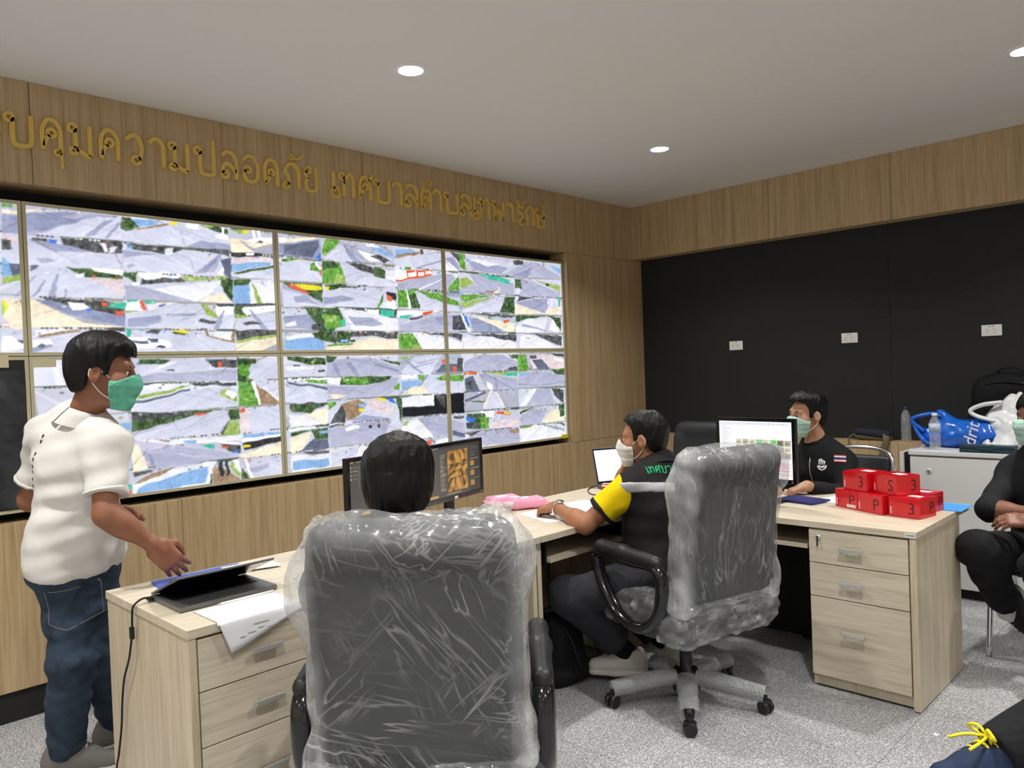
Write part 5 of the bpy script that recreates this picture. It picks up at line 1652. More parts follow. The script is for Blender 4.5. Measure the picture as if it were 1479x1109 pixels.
# middle desk: the man in the yellow shirt works here
Y2 = -0.93
dk = thing('office_desk', 'pale wood desk against the aisle where the man in the yellow shirt rests his arm', 'desk', (0, 0, 0), 0, 'pale wood office desks')
top_slab(dk, XB, XF, Y1+0.003, Y2, M['desk_wood_y'])
MB().box(XB+0.004, XF-0.03, Y1+0.006, Y1+0.03, 0.004, 0.722, 0.0015).build('end_panel', M['desk_wood_z'], dk)
MB().box(XB+0.004, XF-0.03, Y2-0.028, Y2-0.004, 0.004, 0.722, 0.0015).build('end_panel', M['desk_wood_z'], dk)
MB().box(XB+0.05, XB+0.07, Y1+0.03, Y2-0.03, 0.10, 0.721).build('modesty_panel', M['desk_wood_y'], dk)
MB().box(1.40, XF-0.02, -2.55, -1.98, 0.615, 0.632, 0.001).build('keyboard_tray', M['desk_wood_y'], dk)
mb = MB(); mb.box(1.40, XF-0.04, -2.562, -2.551, 0.60, 0.722); mb.box(1.40, XF-0.04, -1.979, -1.968, 0.60, 0.722); mb.build('tray_rail', M['black_plastic'], dk)
pedestal(dk, XB+0.12, 1.745, -1.95, -1.55, '+x')

# right desk with red boxes
XR, YF, YBK = 2.997, -1.702, -0.93
dk = thing('office_desk', 'pale wood drawer desk on the right carrying the red boxes', 'desk', (0, 0, 0), 0, 'pale wood office desks')
top_slab(dk, XF+0.003, XR, YF, YBK, M['desk_wood_x'])
MB().box(XR-0.030, XR-0.004, YF+0.004, -1.084, 0.006, 0.722, 0.0015).build('end_panel', M['desk_wood_z'], dk)
pedestal(dk, XR-0.455, XR-0.034, YF+0.006, -1.10, '-y', lock=True)
MB().box(XF+0.03, XR-0.46, -1.12, -1.10, 0.01, 0.721).build('modesty_panel', M['black_matte'], dk)  # matte black puts the kneehole's deep shade into the panel colour
MB().box(1.95, XR-0.475, YF+0.04, -1.30, 0.615, 0.634, 0.001).build('keyboard_tray', M['desk_wood_x'], dk)
mb = MB(); mb.box(1.938, 1.949, YF+0.06, -1.3, 0.60, 0.722); mb.box(XR-0.474, XR-0.463, YF+0.06, -1.3, 0.60, 0.722); mb.build('tray_rail', M['black_plastic'], dk)
lb = MB().box(XR-0.045, XR-0.004, YF-0.0012, YF+0.0002, 0.726, 0.744).build('maker_label', M['white'], dk)
mk = MB(); mk.box(XR-0.041, XR-0.008, YF-0.0016, YF-0.0011, 0.732, 0.738); mk.build('label_print', plain('label_print', srgb(150, 150, 150), 0.5), lb)

# ================================================================== white cabinet against the back wall
cb = thing('storage_cabinet', 'white metal cabinet under the plastic bags beside the black wall', 'cabinet', (0, 0, 0))
CX0, CX1, CY0, CY1 = 2.43, 3.70, 0.05, 0.54
MB().box(CX0, CX1, CY0+0.022, CY1, 0.06, 0.86, 0.002).build('carcass', M['cabinet_white'], cb)
MB().box(CX0-0.004, CX1+0.004, CY0-0.006, CY1, 0.86, 0.885, 0.003).build('top_board', M['cabinet_white'], cb)
MB().box(CX0+0.02, CX1-0.02, CY0+0.05, CY1-0.02, 0.0, 0.06).build('plinth', M['black_matte'], cb)
for k, (a, b_) in enumerate(((CX0+0.004, 3.06), (3.064, CX1-0.004))):
    d = MB().box(a, b_, CY0, CY0+0.020, 0.066, 0.848, 0.002).build('door', M['cabinet_white'], cb)
    lx = a+0.105 if k == 0 else b_-0.105
    mb = MB(); mb.lathe([(0.014, 0), (0.014, 0.004), (0.011, 0.007), (0.001, 0.007)], 18, M=Matrix.Translation((lx, CY0, 0.765)) @ Matrix.Rotation(math.pi/2, 4, 'X'))
    lk = mb.build('lock', M['satin_metal'], d)
    MB().box(lx-0.0012, lx+0.0012, CY0-0.0078, CY0-0.0065, 0.759, 0.771).build('key_slot', M['ink'], lk)
# open-ended panel between the cabinet and the dado
sb = thing('side_board', 'white and black upright board between the dado and the white cabinet', 'board', (0, 0, 0))
MB().box(CX0-0.062, CX0-0.040, 0.07, 0.54, 0.0, 0.872, 0.001).build('white_board', M['cabinet_white'], sb)
MB().box(CX0-0.040, CX0-0.008, 0.085, 0.54, 0.0, 0.868, 0.001).build('black_board', M['black_matte'], sb)

# ================================================================== swivel chairs in plastic wrap
def film_mat(name, base, crease, scale=(9, 9, 2.2), rough=0.22, seed=0.0, bump=0.3, angles=(0.6, -0.5, 0.1), ridge=0.03, distort=0.35):
    m, nt, b = new_mat(name)
    tc = nt.nodes.new('ShaderNodeTexCoord')
    mr = None; n = None
    for k, ang in enumerate(angles):
        vr = nt.nodes.new('ShaderNodeVectorRotate'); vr.rotation_type = 'Y_AXIS'; vr.inputs['Angle'].default_value = ang
        nt.links.new(tc.outputs['Object'], vr.inputs['Vector'])
        mp = nt.nodes.new('ShaderNodeMapping'); mp.inputs['Scale'].default_value = scale; mp.inputs['Location'].default_value = (seed+k*3.7, seed*2+k, seed*3)
        nt.links.new(vr.outputs[0], mp.inputs['Vector'])
        n = nt.nodes.new('ShaderNodeTexNoise'); n.inputs['Scale'].default_value = 1.0; n.inputs['Detail'].default_value = 2; n.inputs['Distortion'].default_value = distort
        nt.links.new(mp.outputs[0], n.inputs['Vector'])
        # thin straight ridges where the noise crosses a level, kept to some zones
        s1 = nt.nodes.new('ShaderNodeMath'); s1.operation = 'SUBTRACT'; s1.inputs[1].default_value = 0.5; nt.links.new(n.outputs['Fac'], s1.inputs[0])
        ab = nt.nodes.new('ShaderNodeMath'); ab.operation = 'ABSOLUTE'; nt.links.new(s1.outputs[0], ab.inputs[0])
        r1 = nt.nodes.new('ShaderNodeMapRange'); r1.interpolation_type = 'SMOOTHSTEP'
        r1.inputs['From Min'].default_value = 0.0; r1.inputs['From Max'].default_value = ridge; r1.inputs['To Min'].default_value = 1.0; r1.inputs['To Max'].default_value = 0.0
        nt.links.new(ab.outputs[0], r1.inputs['Value'])
        nm = nt.nodes.new('ShaderNodeTexNoise'); nm.inputs['Scale'].default_value = 4.0; nm.inputs['Detail'].default_value = 1
        of = nt.nodes.new('ShaderNodeVectorMath'); of.operation = 'ADD'; of.inputs[1].default_value = (seed+k*5.1, k*2.3, seed)
        nt.links.new(tc.outputs['Object'], of.inputs[0]); nt.links.new(of.outputs[0], nm.inputs['Vector'])
        r2 = nt.nodes.new('ShaderNodeMapRange'); r2.inputs['From Min'].default_value = 0.46; r2.inputs['From Max'].default_value = 0.66
        nt.links.new(nm.outputs['Fac'], r2.inputs['Value'])
        mu = nt.nodes.new('ShaderNodeMath'); mu.operation = 'MULTIPLY'; nt.links.new(r1.outputs[0], mu.inputs[0]); nt.links.new(r2.outputs[0], mu.inputs[1])
        if mr is None: mr = mu
        else:
            mx_ = nt.nodes.new('ShaderNodeMath'); mx_.operation = 'MAXIMUM'; nt.links.new(mr.outputs[0], mx_.inputs[0]); nt.links.new(mu.outputs[0], mx_.inputs[1]); mr = mx_
    n2 = nt.nodes.new('ShaderNodeTexNoise'); n2.inputs['Scale'].default_value = 3.2; n2.inputs['Detail'].default_value = 2
    nt.links.new(tc.outputs['Object'], n2.inputs['Vector'])
    mr2 = nt.nodes.new('ShaderNodeMapRange'); mr2.inputs['From Min'].default_value = 0.2; mr2.inputs['From Max'].default_value = 0.6
    nt.links.new(n2.outputs['Fac'], mr2.inputs['Value'])
    ml = nt.nodes.new('ShaderNodeMath'); ml.operation = 'MULTIPLY'; nt.links.new(mr.outputs[0], ml.inputs[0]); nt.links.new(mr2.outputs[0], ml.inputs[1])
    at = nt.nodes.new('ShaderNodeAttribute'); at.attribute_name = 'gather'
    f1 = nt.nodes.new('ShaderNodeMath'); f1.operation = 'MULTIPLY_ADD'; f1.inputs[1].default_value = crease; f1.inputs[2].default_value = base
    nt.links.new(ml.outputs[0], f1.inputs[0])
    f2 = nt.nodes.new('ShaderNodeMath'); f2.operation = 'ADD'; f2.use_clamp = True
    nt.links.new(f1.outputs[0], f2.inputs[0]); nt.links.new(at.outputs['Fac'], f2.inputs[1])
    bp = nt.nodes.new('ShaderNodeBump'); bp.inputs['Strength'].default_value = bump; bp.inputs['Distance'].default_value = 0.02
    nt.links.new(n.outputs['Fac'], bp.inputs['Height']); nt.links.new(bp.outputs['Normal'], b.inputs['Normal'])
    b.inputs['Base Color'].default_value = (0.72, 0.74, 0.75, 1); b.inputs['Roughness'].default_value = rough; b.inputs['Specular IOR Level'].default_value = 0.8
    tr = nt.nodes.new('ShaderNodeBsdfTransparent'); mx = nt.nodes.new('ShaderNodeMixShader')
    nt.links.new(f2.outputs[0], mx.inputs[0]); nt.links.new(tr.outputs[0], mx.inputs[1]); nt.links.new(b.outputs[0], mx.inputs[2])
    nt.links.new(mx.outputs[0], nt.nodes['Material Output'].inputs['Surface'])
    return m
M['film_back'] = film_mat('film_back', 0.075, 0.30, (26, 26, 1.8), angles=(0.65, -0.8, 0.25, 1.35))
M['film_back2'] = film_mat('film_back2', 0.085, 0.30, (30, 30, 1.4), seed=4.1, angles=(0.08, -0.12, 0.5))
M['film_shiny'] = film_mat('film_shiny', 0.13, 0.30, (18, 18, 9), rough=0.1, seed=2.0, bump=0.8, angles=(0.4, 1.2, -0.9))
def bubble_mat():
    m, nt, b = new_mat('bubble_wrap')
    tc = nt.nodes.new('ShaderNodeTexCoord')
    vo = nt.nodes.new('ShaderNodeTexVoronoi'); vo.inputs['Scale'].default_value = 130; nt.links.new(tc.outputs['Object'], vo.inputs['Vector'])
    bp = nt.nodes.new('ShaderNodeBump'); bp.inputs['Strength'].default_value = 1.0; bp.inputs['Distance'].default_value = 0.006; bp.invert = True
    nt.links.new(vo.outputs['Distance'], bp.inputs['Height']); nt.links.new(bp.outputs['Normal'], b.inputs['Normal'])
    b.inputs['Base Color'].default_value = (0.66, 0.68, 0.68, 1); b.inputs['Roughness'].default_value = 0.08; b.inputs['Specular IOR Level'].default_value = 0.8
    tr = nt.nodes.new('ShaderNodeBsdfTransparent'); mx = nt.nodes.new('ShaderNodeMixShader'); mx.inputs[0].default_value = 0.5
    nt.links.new(tr.outputs[0], mx.inputs[1]); nt.links.new(b.outputs[0], mx.inputs[2]); nt.links.new(mx.outputs[0], nt.nodes['Material Output'].inputs['Surface'])
    return m
M['bubble'] = bubble_mat()

def back_prims(w=0.25, h=0.31, tilt=0.13, base=(0, -0.235, 0.50), infl=0.0):
    u = Vector((0, -math.sin(tilt), math.cos(tilt))); f = Vector((0, math.cos(tilt), math.sin(tilt)))
    R = frame(u, f); b = Vector(base)
    c = b+u*h
    W_ = lambda x, y, z: np.array(b+Vector((x, 0, 0))+f*y+u*z, np.float32)
    i = infl
    return [RB(c, (w+i, 0.052+i, h+i), 0.05+i, R, .02),
            RC(W_(-w+.075, -.012, 2*h-.055), W_(w-.075, -.012, 2*h-.055), .062+i, .062+i, .03),
            RC(W_(-w+.05, .012, .10), W_(-w+.045, .012, 2*h-.12), .052+i, .052+i, .03), RC(W_(w-.05, .012, .10), W_(w-.045, .012, 2*h-.12), .052+i, .052+i, .03),
            RB(W_(0, .03, .2), (w-.06+i, .05+i, .15+i), .045+i, R, .03)], (b, u, f)
def office_chair(label, loc, rz, wrapped, back_h=0.31, group='black swivel chairs', seed=1, arms_wrapped=False, cover='film_back'):
    t = thing('swivel_chair', label, 'chair', (loc[0], loc[1], 0), rz, group)
    pr, (b, u, f) = back_prims(h=back_h)
    sdf_obj('backrest', pr, .011, M['grey_leather'], t)
    # bolt holes in the rear shell
    for sx in (-.17, .15):
        for sz in (.09, back_h*2-.16):
            p = b+Vector((sx, 0, 0))-f*.0535+u*sz
            mb = MB(); mb.lathe([(0.006, 0), (0.006, 0.003), (0.0005, 0.003)], 10, M=Matrix.Translation(p) @ Matrix.Rotation(math.pi/2, 4, 'X'))
            mb.build('bolt', M['black_matte'], t)
    seat = [RB((0, .02, .445), (.26, .25, .055), .05, None, .02), RC((-.2, .235, .45), (.2, .235, .45), .055, .055, .03), EL((0, .0, .47), (.22, .2, .05), None, .04)]
    sdf_obj('seat', seat, .012, M['black_leather'], t)
    mb = MB(); mb.box(-.11, .11, -.13, .13, .355, .395, .01); mb.build('tilt_mechanism', M['black_plastic'], t)
    lv = MB(); lv.tube([(.05, 0, .37), (.2, -.02, .368), (.30, -.03, .36)], .006, 8); lv.build('tilt_lever', M['black_plastic'], t, True)
    MB().lathe([(0.05, .09), (.05, .13), (.026, .135), (.026, .26), (.034, .262), (.034, .36)], 20).build('gas_column', M['black_plastic'], t, True)
    # loop arms
    for sx in (-1, 1):
        x = sx*.305
        path = catmull([(x, -.20, .66), (x, -.02, .665), (x, .15, .672), (x, .205, .63), (x, .165, .53), (x, .075, .43), (x, -.04, .395), (x, -.15, .43), (x, -.215, .53)], 6, True)
        mb = MB(); mb.tube(path, .030, 10, True, ry=.024)
        ob = mb.build('arm_loop', M['black_gloss'], t, True)
        pad = [RC((x, -.19, .685), (x, .02, .690), .030, .034, .02), RC((x, .02, .690), (x, .17, .690), .034, .030, .02), RC((x, .17, .69), (x, .205, .668), .03, .024, .02)]
        sdf_obj('arm_pad', pad, .009, M['black_leather'], t)
        br = MB(); br.box(min(x, sx*.20), max(x, sx*.20), -.07, .05, .385, .405, .004); br.build('arm_bracket', M['black_plastic'], t)
        if arms_wrapped:
            wp = [RB((x, -.05, .43), (.05, .11, .09), .04, None, .02)]
            nzz = make_noise(60, 10, 3+sx)
            o = sdf_obj('arm_wrap', wp, .011, M['film_shiny'], t, post=lambda P, d: d+.012*nzz(P), pad=.05)
    # five-star base
    hub = MB().lathe([(.06, .05), (.062, .10), (.045, .13), (.001, .13)], 20).build('base_hub', M['black_plastic'], t, True)
    for k in range(5):
        a = math.radians(90+72*k+office_chair.spin); dx, dy = math.cos(a), math.sin(a)
        mb = MB()
        mb.tube([(dx*.03, dy*.03, .105), (dx*.15, dy*.15, .105), (dx*.26, dy*.26, .088), (dx*.325, dy*.325, .075)], [.032, .029, .024, .02], 10, ry=.022)
        lg = mb.build('base_leg', M['black_plastic'], t, True)
        if wrapped:
            mb = MB(); n = 9; pts = []; rs = []
            for q in range(n):
                r_ = .05+q*.285/(n-1); pts.append((dx*r_, dy*r_, .108-max(0, r_-.13)*.14)); rs.append(.046-.006*q/(n-1)+.003*math.sin(q*2.3+k))
            mb.tube(pts, rs, 12, ry=.034, caps=False); mb.build('bubble_wrap', M['bubble'], lg, True)
        cs = MB(); px, py = dx*.335, dy*.335; c2 = math.cos(a+1.2+k); s2 = math.sin(a+1.2+k)
        for off_ in (-.014, .014):
            Mx = Matrix.Translation((px+c2*off_, py+s2*off_, .028)) @ Matrix.Rotation(math.atan2(s2, c2), 4, 'Z') @ Matrix.Rotation(math.pi/2, 4, 'Y')
            cs.lathe([(.001, -.010), (.026, -.010), (.028, -.006), (.028, .006), (.026, .010), (.001, .010)], 18, M=Mx)
        cs.tube([(px, py, .03), (px, py, .075)], .010, 8)
        cs.box(px-.02, px+.02, py-.02, py+.02, .045, .060, .006)
        smooth_by_angle(cs.build('caster', M['black_plastic'], t), 40)
    if wrapped:
        cp, _ = back_prims(h=back_h, infl=.016)
        bl = Vector(b)
        h2 = back_h*2
        cp = cp+[EL(np.array(bl+Vector((-.25, 0, 0))+u*(h2-.16), np.float32), (.055, .07, .09), None, .05), EL(np.array(bl+Vector((.24, 0, 0))+u*(h2-.10), np.float32), (.05, .07, .08), None, .05),
                 EL(np.array(bl+Vector((.24, -.02, 0))+u*.05, np.float32), (.05, .06, .08), None, .05), EL(np.array(bl+Vector((-.24, -.02, 0))+u*.03, np.float32), (.05, .06, .07), None, .05)]
        k1 = make_noise(26, 10, seed, (1.0, .6, .28)); k2 = make_noise(75, 12, seed+1, (1.2, 1.0, .30)); k3 = make_noise(48, 10, seed+2, (.5, 1, 1.4))
        ub = np.array(u, np.float32); bb_ = np.array(bl, np.float32)
        def cf(P, d):
            z = (P-bb_)@ub
            loose = np.clip((np.abs(P[:, 0])-.14)/.12, 0, 1)+np.clip((z-(h2-.12))/.10, 0, 1)+np.clip((.10-z)/.08, 0, 1)
            return d+.0035*k1(P)+(1-np.abs(k2(P)))*.0035*(.35+loose)+.003*k3(P)*(.3+loose)-.002
        lo, hi = bounds(cp, .05); lo[2] -= .0
        V, Q = polygonize(lambda P: cf(P, sdf(P, cp)), lo, hi, .0085)
        zc = (V[Q].mean(1)-bb_)@ub
        Q = Q[zc > -.015]
        z = (V-bb_)@ub
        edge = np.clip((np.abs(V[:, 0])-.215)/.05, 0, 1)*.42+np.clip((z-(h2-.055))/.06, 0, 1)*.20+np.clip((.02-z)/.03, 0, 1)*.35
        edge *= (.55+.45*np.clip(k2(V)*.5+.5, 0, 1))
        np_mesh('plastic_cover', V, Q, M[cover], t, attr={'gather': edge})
        # crumpled wrap under the back and round the seat
        sp = [RB((0, -.02, .435), (.285, .27, .075), .06, None, .02), RC((-.2, -.24, .47), (.2, -.24, .47), .06, .06, .05), RC((-.24, -.20, .42), (.24, -.20, .42), .07, .07, .05)]
        s1 = make_noise(24, 10, seed+4); s2 = make_noise(80, 12, seed+5)
        def sf(P, d): return d+.009*s1(P)+.007*(1-np.abs(s2(P)))-.004
        lo, hi = bounds(sp, .04)
        V, Q = polygonize(lambda P: sf(P, sdf(P, sp)), lo, hi, .0095)
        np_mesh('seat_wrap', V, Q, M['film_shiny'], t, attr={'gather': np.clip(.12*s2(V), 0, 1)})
    return t
office_chair.spin = 0

office_chair.spin = 12
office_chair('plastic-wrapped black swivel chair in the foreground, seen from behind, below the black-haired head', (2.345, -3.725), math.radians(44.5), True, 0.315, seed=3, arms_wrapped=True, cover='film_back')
office_chair.spin = -4
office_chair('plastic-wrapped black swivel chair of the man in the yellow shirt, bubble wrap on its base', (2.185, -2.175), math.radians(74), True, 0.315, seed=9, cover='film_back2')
office_chair.spin = 0
office_chair('unwrapped black swivel chair behind the man in the yellow shirt, against the black wall', (1.22, -0.55), math.radians(182), False, 0.28, seed=5)

M['vinyl'] = plain('vinyl', srgb(36, 36, 40), 0.4, bump=0.25, bscale=200)
def visitor_chair(label, loc, rz):
    t = thing('visitor_chair', label, 'chair', (loc[0], loc[1], 0), rz, 'chrome-framed visitor chairs')
    def seat_pr(): return [RB((0, .02, .44), (.215, .215, .032), .03, None, .02)]
    sdf_obj('seat', seat_pr(), .012, M['vinyl'], t)
    R = frame((0, -.17, .985), (0, .985, .17))
    sdf_obj('backrest', [RB((0, -.235, .72), (.185, .024, .155), .022, R, .02), EL((0, -.245, .74), (.15, .035, .12), R, .02)], .010, M['vinyl'], t)
    arch = catmull([(-.205, -.17, .42), (-.205, -.205, .60), (-.203, -.245, .80), (-.17, -.262, .885), (-.08, -.268, .915), (.08, -.268, .915), (.17, -.262, .885), (.203, -.245, .80), (.205, -.205, .60), (.205, -.17, .42)], 6)
    MB().tube(arch, .0125, 10).build('back_frame', M['chrome'], t, True)
    for sx in (-1, 1):
        MB().tube(catmull([(sx*.205, -.17, .42), (sx*.208, -.20, .22), (sx*.212, -.25, .0)], 5), .0125, 10).build('leg', M['chrome'], t, True)
        MB().tube(catmull([(sx*.205, .20, .42), (sx*.208, .215, .22), (sx*.212, .235, .0)], 5), .0125, 10).build('leg', M['chrome'], t, True)
        MB().tube([(sx*.205, -.17, .412), (sx*.205, .20, .412)], .0115, 10).build('seat_rail', M['chrome'], t, True)
    MB().tube([(-.205, .20, .412), (.205, .20, .412)], .0115, 10).build('seat_rail', M['chrome'], t, True)
    return t
visitor_chair('chrome-framed black chair behind the man with the flag on his sleeve', (2.19, -0.42), math.radians(174))
visitor_chair('black-cushioned chair of the man sitting at the right edge', (3.27, -0.62), math.radians(176))
visitor_chair('chair just outside the right edge holding the person with the yellow-laced shoe', (4.03, -2.05), math.radians(160))

# ================================================================== things on and around the desks
def text_mesh(name, body, size, mat, parent, mw, depth=0.0):
    cu = bpy.data.curves.new(name, 'FONT'); cu.body = body; cu.size = size; cu.extrude = depth; cu.align_x = 'CENTER'; cu.align_y = 'CENTER'; cu.resolution_u = 3
    ob = bpy.data.objects.new(name+'_src', cu); COLL.objects.link(ob)
    dg = bpy.context.evaluated_depsgraph_get()
    me = bpy.data.meshes.new_from_object(ob.evaluated_get(dg))
    bpy.data.objects.remove(ob); bpy.data.curves.remove(cu)
    me.materials.clear(); me.materials.append(mat); me.transform(mw)
    o = bpy.data.objects.new(name, me); link(o, parent)
    return o
def face_matrix(origin, right, up):
    r = Vector(right).normalized(); u = Vector(up).normalized(); n = r.cross(u)
    return Matrix(((r.x, u.x, n.x, origin[0]), (r.y, u.y, n.y, origin[1]), (r.z, u.z, n.z, origin[2]), (0, 0, 0, 1)))

# ---- screens painted as pictures
def rect(im, x0, x1, y0, y1, c):
    h, w = im.shape[:2]; im[int(y0*h):max(int(y1*h), int(y0*h)+1), int(x0*w):max(int(x1*w), int(x0*w)+1)] = np.array(c)/255.
def ui_dark(show):
    im = np.zeros((96, 168, 3)); im[:] = np.array((88, 84, 76))/255.
    rect(im, 0, 1, 0, .05, (66, 63, 58)); rect(im, .02, .06, .015, .04, (205, 170, 110)); rect(im, .1, .22, .02, .035, (150, 145, 135))
    rect(im, .01, .22, .06, 1, (92, 89, 84)); rect(im, .78, 1, .05, 1, (64, 61, 56))
    for k in range(4): rect(im, .02, .035, .1+k*.07, .125+k*.07, (220, 215, 205)); rect(im, .05, .12, .105+k*.07, .12+k*.07, (150, 146, 138))
    r = np.random.default_rng(5)
    if show:
        for k in range(26): rect(im, .245, .245+.05+.06*r.random(), .16+k*.028, .172+k*.028, (170, 165, 155))
        yy, xx = np.mgrid[0:96, 0:168]; u = xx/168; v = yy/96
        for a in range(3):
            for b in range(3):
                x0, x1, y0, y1 = .37+a*.125, .49+a*.125, .1+b*.27, .36+b*.27
                m = (u > x0) & (u < x1) & (v > y0) & (v < y1)
                w = np.sin((u*17+v*9+a*2.1)*(1.3+.4*b)+2.2*np.sin(v*11+a))*np.sin(v*13-u*12+b*1.7+1.5*np.sin(u*15))
                col = np.where(w[..., None] > .15, np.array((226, 168, 82)), np.where(w[..., None] > -.45, np.array((186, 128, 58)), np.array((92, 72, 50))))/255.
                im[m] = col[m]
        for k in range(3):
            rect(im, .80, .88, .38+k*.2, .48+k*.2, (196, 146, 76)); rect(im, .80, .97, .33+k*.2, .345+k*.2, (140, 135, 128))
        for k in range(8): rect(im, .8, .86+.1*r.random(), .07+k*.03, .08+k*.03, (120, 116, 108))
        rect(im, .03, .2, .93, .97, (232, 178, 84)); rect(im, .35, .62, .945, .96, (180, 160, 120))
    else:
        rect(im, .3, .78, .12, .9, (104, 100, 94))
        for k in range(9): rect(im, .12, .2, .11+k*.045, .12+k*.045, (150, 146, 138))
        rect(im, .16, .62, .93, .985, (224, 172, 84))
    return im
def ui_light():
    im = np.ones((96, 150, 3))*.97; r = np.random.default_rng(8)
    rect(im, 0, 1, 0, .03, (240, 240, 246))
    for k in range(34): rect(im, .02+k*.028, .035+k*.028, .035, .06, [(120, 160, 220), (150, 180, 225), (120, 160, 220), (215, 120, 120) if k > 28 else (140, 170, 215)][k % 4])
    rect(im, 0, 1, .065, .075, (190, 200, 225)); rect(im, 0, .22, .09, 1, (238, 238, 244))
    for k in range(24): rect(im, .04, .08+.1*r.random(), .11+k*.035, .12+k*.035, (190, 190, 198))
    for a in range(8):
        for b in range(3):
            c = r.integers(120, 235, 3) if not (b == 0 and a in (3, 5)) else (40, 215, 40)
            if not (b == 0 and a in (3, 5)): c = (int(c[0]*.95), int(c[0]*.92), int(c[0]*.78))
            rect(im, .24+a*.094, .325+a*.094, .33+b*.11, .43+b*.11, c)
            rect(im, .25+a*.094, .30+a*.094, .37+b*.11, .40+b*.11, tuple(int(q*.7) for q in c))
    for k in range(9): rect(im, .68, .98, .70+k*.03, .72+k*.03, (242, 190, 190) if k % 2 else (248, 225, 225))
    for k in range(7): rect(im, .25, .64, .72+k*.035, .735+k*.035, (214, 214, 222))
    return im
M['ui_dark'] = vcol_mat('ui_dark', 0.75, 0.3); M['ui_light'] = vcol_mat('ui_light', 1.15, 0.3)
def monitor(label, pl, pr, z0, z1, img, mat, bez=0.018, group='desktop monitors'):
    """pl, pr: lower left and right corners seen from the front; the screen faces the right-hand normal"""
    a = Vector((pl[0], pl[1], 0)); b = Vector((pr[0], pr[1], 0)); r = (b-a).normalized(); w = (b-a).length; h = z1-z0
    c = (a+b)/2
    t = thing('desktop_monitor', label, 'monitor', (c.x, c.y, 0.75), math.atan2(r.y, r.x), group)
    z0 -= .75; z1 -= .75
    # local: x along the screen, -y towards the viewer
    MB().box(-w/2, w/2, 0.0, 0.022, z0, z1, .003).build('housing', M['black_plastic'], t)
    MB().box(-w/2+.06, w/2-.06, .02, .045, z0+.05, z1-.05, .01).build('rear_shell', M['black_plastic'], t)
    fr = MB(); e = .006
    fr.box(-w/2, -w/2+bez, -e, .001, z0, z1, .0015); fr.box(w/2-bez, w/2, -e, .001, z0, z1, .0015); fr.box(-w/2+bez, w/2-bez, -e, .001, z0, z0+bez*1.2, .0015); fr.box(-w/2+bez, w/2-bez, -e, .001, z1-bez, z1, .0015)
    f = fr.build('bezel', M['black_gloss'], t)
    MB().box(-.014, .014, -e-.0008, -e+.0003, z0+.004, z0+bez*1.2-.004).build('logo', M['white'], f)
    MB().box(w/2-.022, w/2-.018, -e-.0008, -e+.0003, z0+.008, z0+.012).build('power_light', M['white'], f)
    colour_grid('screen', img, mat, t, (-w/2+bez, -.0012, z0+bez*1.2), (1, 0, 0), (0, 0, 1), w-2*bez, h-2.2*bez)
    MB().box(-.03, .03, .03, .055, .012, z0+.12, .004).build('stand_neck', M['black_plastic'], t)
    MB().box(-.11, .11, -.06, .11, .0, .012, .004).build('stand_foot', M['black_plastic'], t)
    return t
monitor('black monitor with a dark window on screen, left of the pair on the desk', (1.215, -3.24), (1.165, -2.79), .845, 1.125, ui_dark(False), M['ui_dark'])
monitor('black monitor showing orange pictures, right of the pair, beside the pink tissue packs', (1.150, -2.765), (1.045, -2.285), .838, 1.128, ui_dark(True), M['ui_dark'])
monitor('black monitor with a bright white screen beside the red boxes', (1.925, -1.385), (2.375, -1.425), .862, 1.185, ui_light(), M['ui_light'], group='desktop monitors')

# ---- laptop with lid half closed
M['laptop_grey'] = plain('laptop_grey', srgb(120, 120, 122), 0.35, metal=0.6)
def laptop(label, loc, rz, w, d, ang, img=None, mat=None):
    """hinge on local -y edge? local: hinge along x at y=0, base towards -y, lid rises from the hinge"""
    t = thing('laptop', label, 'laptop', loc, rz, 'laptops')
    MB().box(-w/2, w/2, -d, 0, 0, .017, .003).build('base', M['laptop_grey'], t)
    kb = MB().box(-w/2+.02, w/2-.02, -d*.58, -.018, .0165, .0178).build('keyboard', M['black_plastic'], t)
    ks = MB()
    for i in range(14):
        for j in range(5):
            x = -w/2+.024+i*(w-.048)/14; y = -d*.57+j*(d*.57-.02)/5
            ks.box(x, x+(w-.048)/14-.003, y, y+(d*.57-.02)/5-.003, .0178, .0192)
    ks.build('keys', M['black_plastic'], kb)
    MB().box(-.05, .05, -d+.012, -d*.62, .0166, .0176).build('touchpad', M['laptop_grey'], t)
    R = Matrix.Translation((0, -.004, .017)) @ Matrix.Rotation(ang, 4, 'X')      # lid modelled lying towards -y, then opened
    lid = MB().box(-w/2, w/2, -d, 0, .0, .007, .002, M=Matrix.Translation((0, -.004, .018)) @ Matrix.Rotation(-ang, 4, 'X')).build('lid', M['laptop_grey'], t)
    Mx = Matrix.Translation((0, -.004, .018)) @ Matrix.Rotation(-ang, 4, 'X')
    MB().box(-w/2+.004, w/2-.004, -d+.004, -.008, -.0012, .0005, M=Mx).build('lid_bezel', M['black_gloss'], lid)
    if img is not None:
        # picture on the inner side of the lid
        P0 = Mx @ Vector((-w/2+.012, -.022, -.0016)); ux = (Mx.to_3x3() @ Vector((1, 0, 0))); uz = (Mx.to_3x3() @ Vector((0, -1, 0)))
        colour_grid('screen', img, mat, lid, tuple(P0), tuple(ux), tuple(uz), w-.024, d-.036)
    MB().tube([(-w/2+.03, -.003, .014), (w/2-.03, -.003, .014)], .006, 8).build('hinge', M['black_plastic'], t, True)
    return t
